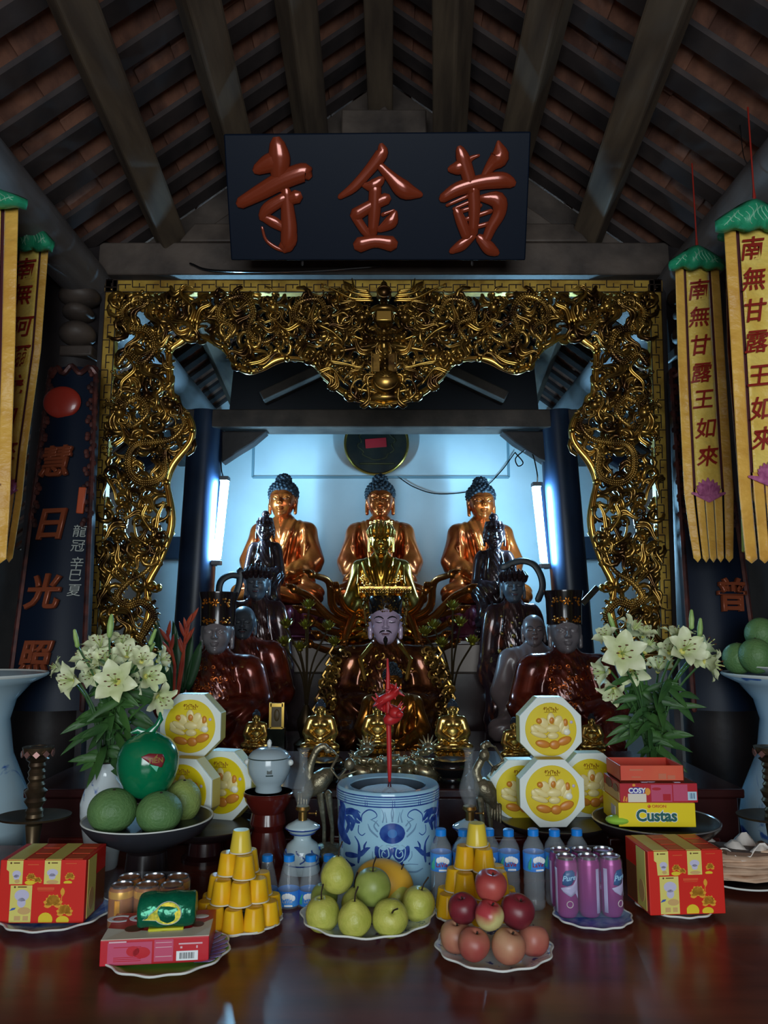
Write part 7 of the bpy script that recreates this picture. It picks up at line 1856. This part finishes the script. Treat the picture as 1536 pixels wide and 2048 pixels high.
def bouquet(lb, foot, Y, flowers, buds, leaves, seed):
    t = thing('lily_bouquet', lb, 'flowers', foot); lp = -Vector(foot); rg = random.Random(seed)
    for (x, y, d, rp, dY) in flowers:
        c = at(x, y, Y+dY); base = lily(t, c, d, rp*mpp(c), lp)
        mb = MB(); mid = Vector(foot)+Vector(((base.x-foot[0])*.35, (base.y-foot[1])*.4, (base.z-foot[2])*.6)); mb.tube([Vector(q) for q in spline([Vector(foot)+Vector((rg.uniform(-.01, .01), 0, -.04)), mid, base-Vector(d).normalized()*.012-Vector((0, 0, .01)), base], 4)], .0035, n=6); mb.build('stem', LGREEN, t, loc=lp)
    for (x, y, dx, L, dY) in buds:
        a = at(x, y, Y+dY); k = mpp(a); dr = Vector((dx, 0, 1)).normalized(); mb = MB()
        mb.tube([a+dr*L*k*(q-.5) for q in (0, .2, .5, .8, 1)], [k*5, k*L*.14, k*L*.16, k*L*.12, k*3], n=10); b = mb.build('lily_bud', BUD, t, loc=lp, smooth=180)
        mb = MB(); mb.tube([Vector(q) for q in spline([Vector(foot), Vector(foot)+Vector(((a.x-foot[0])*.3, 0, (a.z-foot[2])*.6)), a-dr*L*k*.5], 4)], .003, n=6); mb.build('stem', LGREEN, t, loc=lp)
    for i in range(leaves):
        q = rg.uniform(.12, .95); a = rg.uniform(0, 2*PI); top = rg.choice(flowers); c = at(top[0], top[1], Y)
        p0 = Vector(foot)+Vector(((c.x-foot[0])*.5*q, rg.uniform(-.03, .03), (c.z-foot[2])*q*.85)); L = rg.uniform(.07, .13); o = Vector((math.cos(a), math.sin(a)*.7-.15, rg.uniform(-.5, .6))).normalized()
        mb = MB(); leaf(mb, p0, p0+o*L, rg.uniform(.010, .017), (0, 0, -.03)); mb.build('leaf', LGREEN, t, loc=lp, solid=.0008)
    return t
def flower_vase(lb, x, Y, m):
    k = mpp((0, Y, 1.)); z = lambda y: at(x, y, Y).z-TZ; b = at(x, 1700, Y); t = thing('flower_vase', lb, 'vase', (b.x, Y, TZ)); zt = z(1523)
    mb = MB(); mb.lathe([(0, 0), (28*k, 0), (30*k, .006), (32*k, zt*.12), (46*k, zt*.5), (47*k, zt*.62), (40*k, zt*.74), (24*k, zt*.84), (19*k, zt*.92), (25*k, zt), (22*k, zt), (16*k, zt*.92), (0, zt*.80)], 40); mb.build('body', m, t, smooth=60)
    mb = MB(); mb.tube([(24*k*math.cos(a), 24*k*math.sin(a), zt) for a in np.linspace(0, 2*PI, 33)], .0022, n=6, cap=False); mb.build('rim', mat('rim_dark', (70, 66, 60), .3, .5), t)
    return Vector((b.x, Y, TZ+zt*.90))
YV = 2.34
ft = flower_vase('blue and white flower vase left of the pomelos', 205, YV, BWV)
bouquet('big bunch of cream lilies in the left blue and white vase', ft, YV,
        [(112, 1335, (-.9, -.4, .35), 24, 0), (137, 1360, (-.5, -.85, .1), 36, -.05), (200, 1288, (-.1, -.5, .85), 38, .04), (229, 1362, (.05, -.95, .15), 46, -.09), (268, 1335, (.5, -.3, .8), 40, .03), (300, 1352, (.7, -.6, .1), 36, -.02), (327, 1318, (.95, -.2, .3), 28, .02), (244, 1284, (.3, -.4, .85), 30, .06), (322, 1398, (.7, -.6, -.3), 34, -.04), (183, 1322, (-.3, -.8, .4), 34, .0), (165, 1310, (-.5, -.6, .6), 28, .06), (212, 1318, (.1, -.7, .7), 36, .0), (255, 1305, (.3, -.6, .7), 32, -.02), (180, 1350, (-.2, -.95, 0), 30, .02), (285, 1318, (.4, -.8, .5), 30, -.03), (262, 1370, (.3, -.9, -.2), 30, .0)],
        [(152, 1276, -.25, 32, 0), (221, 1251, .05, 42, 0), (306, 1273, .35, 28, 0), (300, 1300, .6, 30, .03)], 70, 3)
xv = 1312; ft = flower_vase('flower vase hidden behind the stacked boxes at right', xv, 2.51, BWV)
bouquet('big bunch of cream lilies behind the stacked boxes at right', ft, 2.51,
        [(1246, 1306, (-.1, -.95, .15), 50, -.10), (1270, 1256, (.5, -.4, .75), 38, .03), (1211, 1270, (-.6, -.5, .6), 28, 0), (1203, 1345, (-.95, -.3, -.1), 34, -.02), (1226, 1385, (-.3, -.7, -.6), 32, 0), (1298, 1290, (.4, -.3, .8), 34, .04), (1355, 1266, (.1, -.3, .95), 30, .02), (1372, 1296, (.1, -.9, .4), 42, -.06), (1414, 1290, (.7, -.3, .6), 34, .02), (1428, 1328, (.8, -.5, -.2), 36, -.03), (1318, 1330, (0, -.5, .8), 32, .06), (1265, 1345, (-.2, -.9, -.3), 32, .0), (1395, 1310, (.3, -.9, .1), 32, -.02), (1290, 1262, (.2, -.5, .85), 26, .05), (1338, 1300, (-.3, -.8, .5), 28, .02)],
        [(1223, 1243, -.3, 32, 0), (1383, 1238, .05, 34, 0), (1400, 1256, .1, 36, .02)], 80, 5)
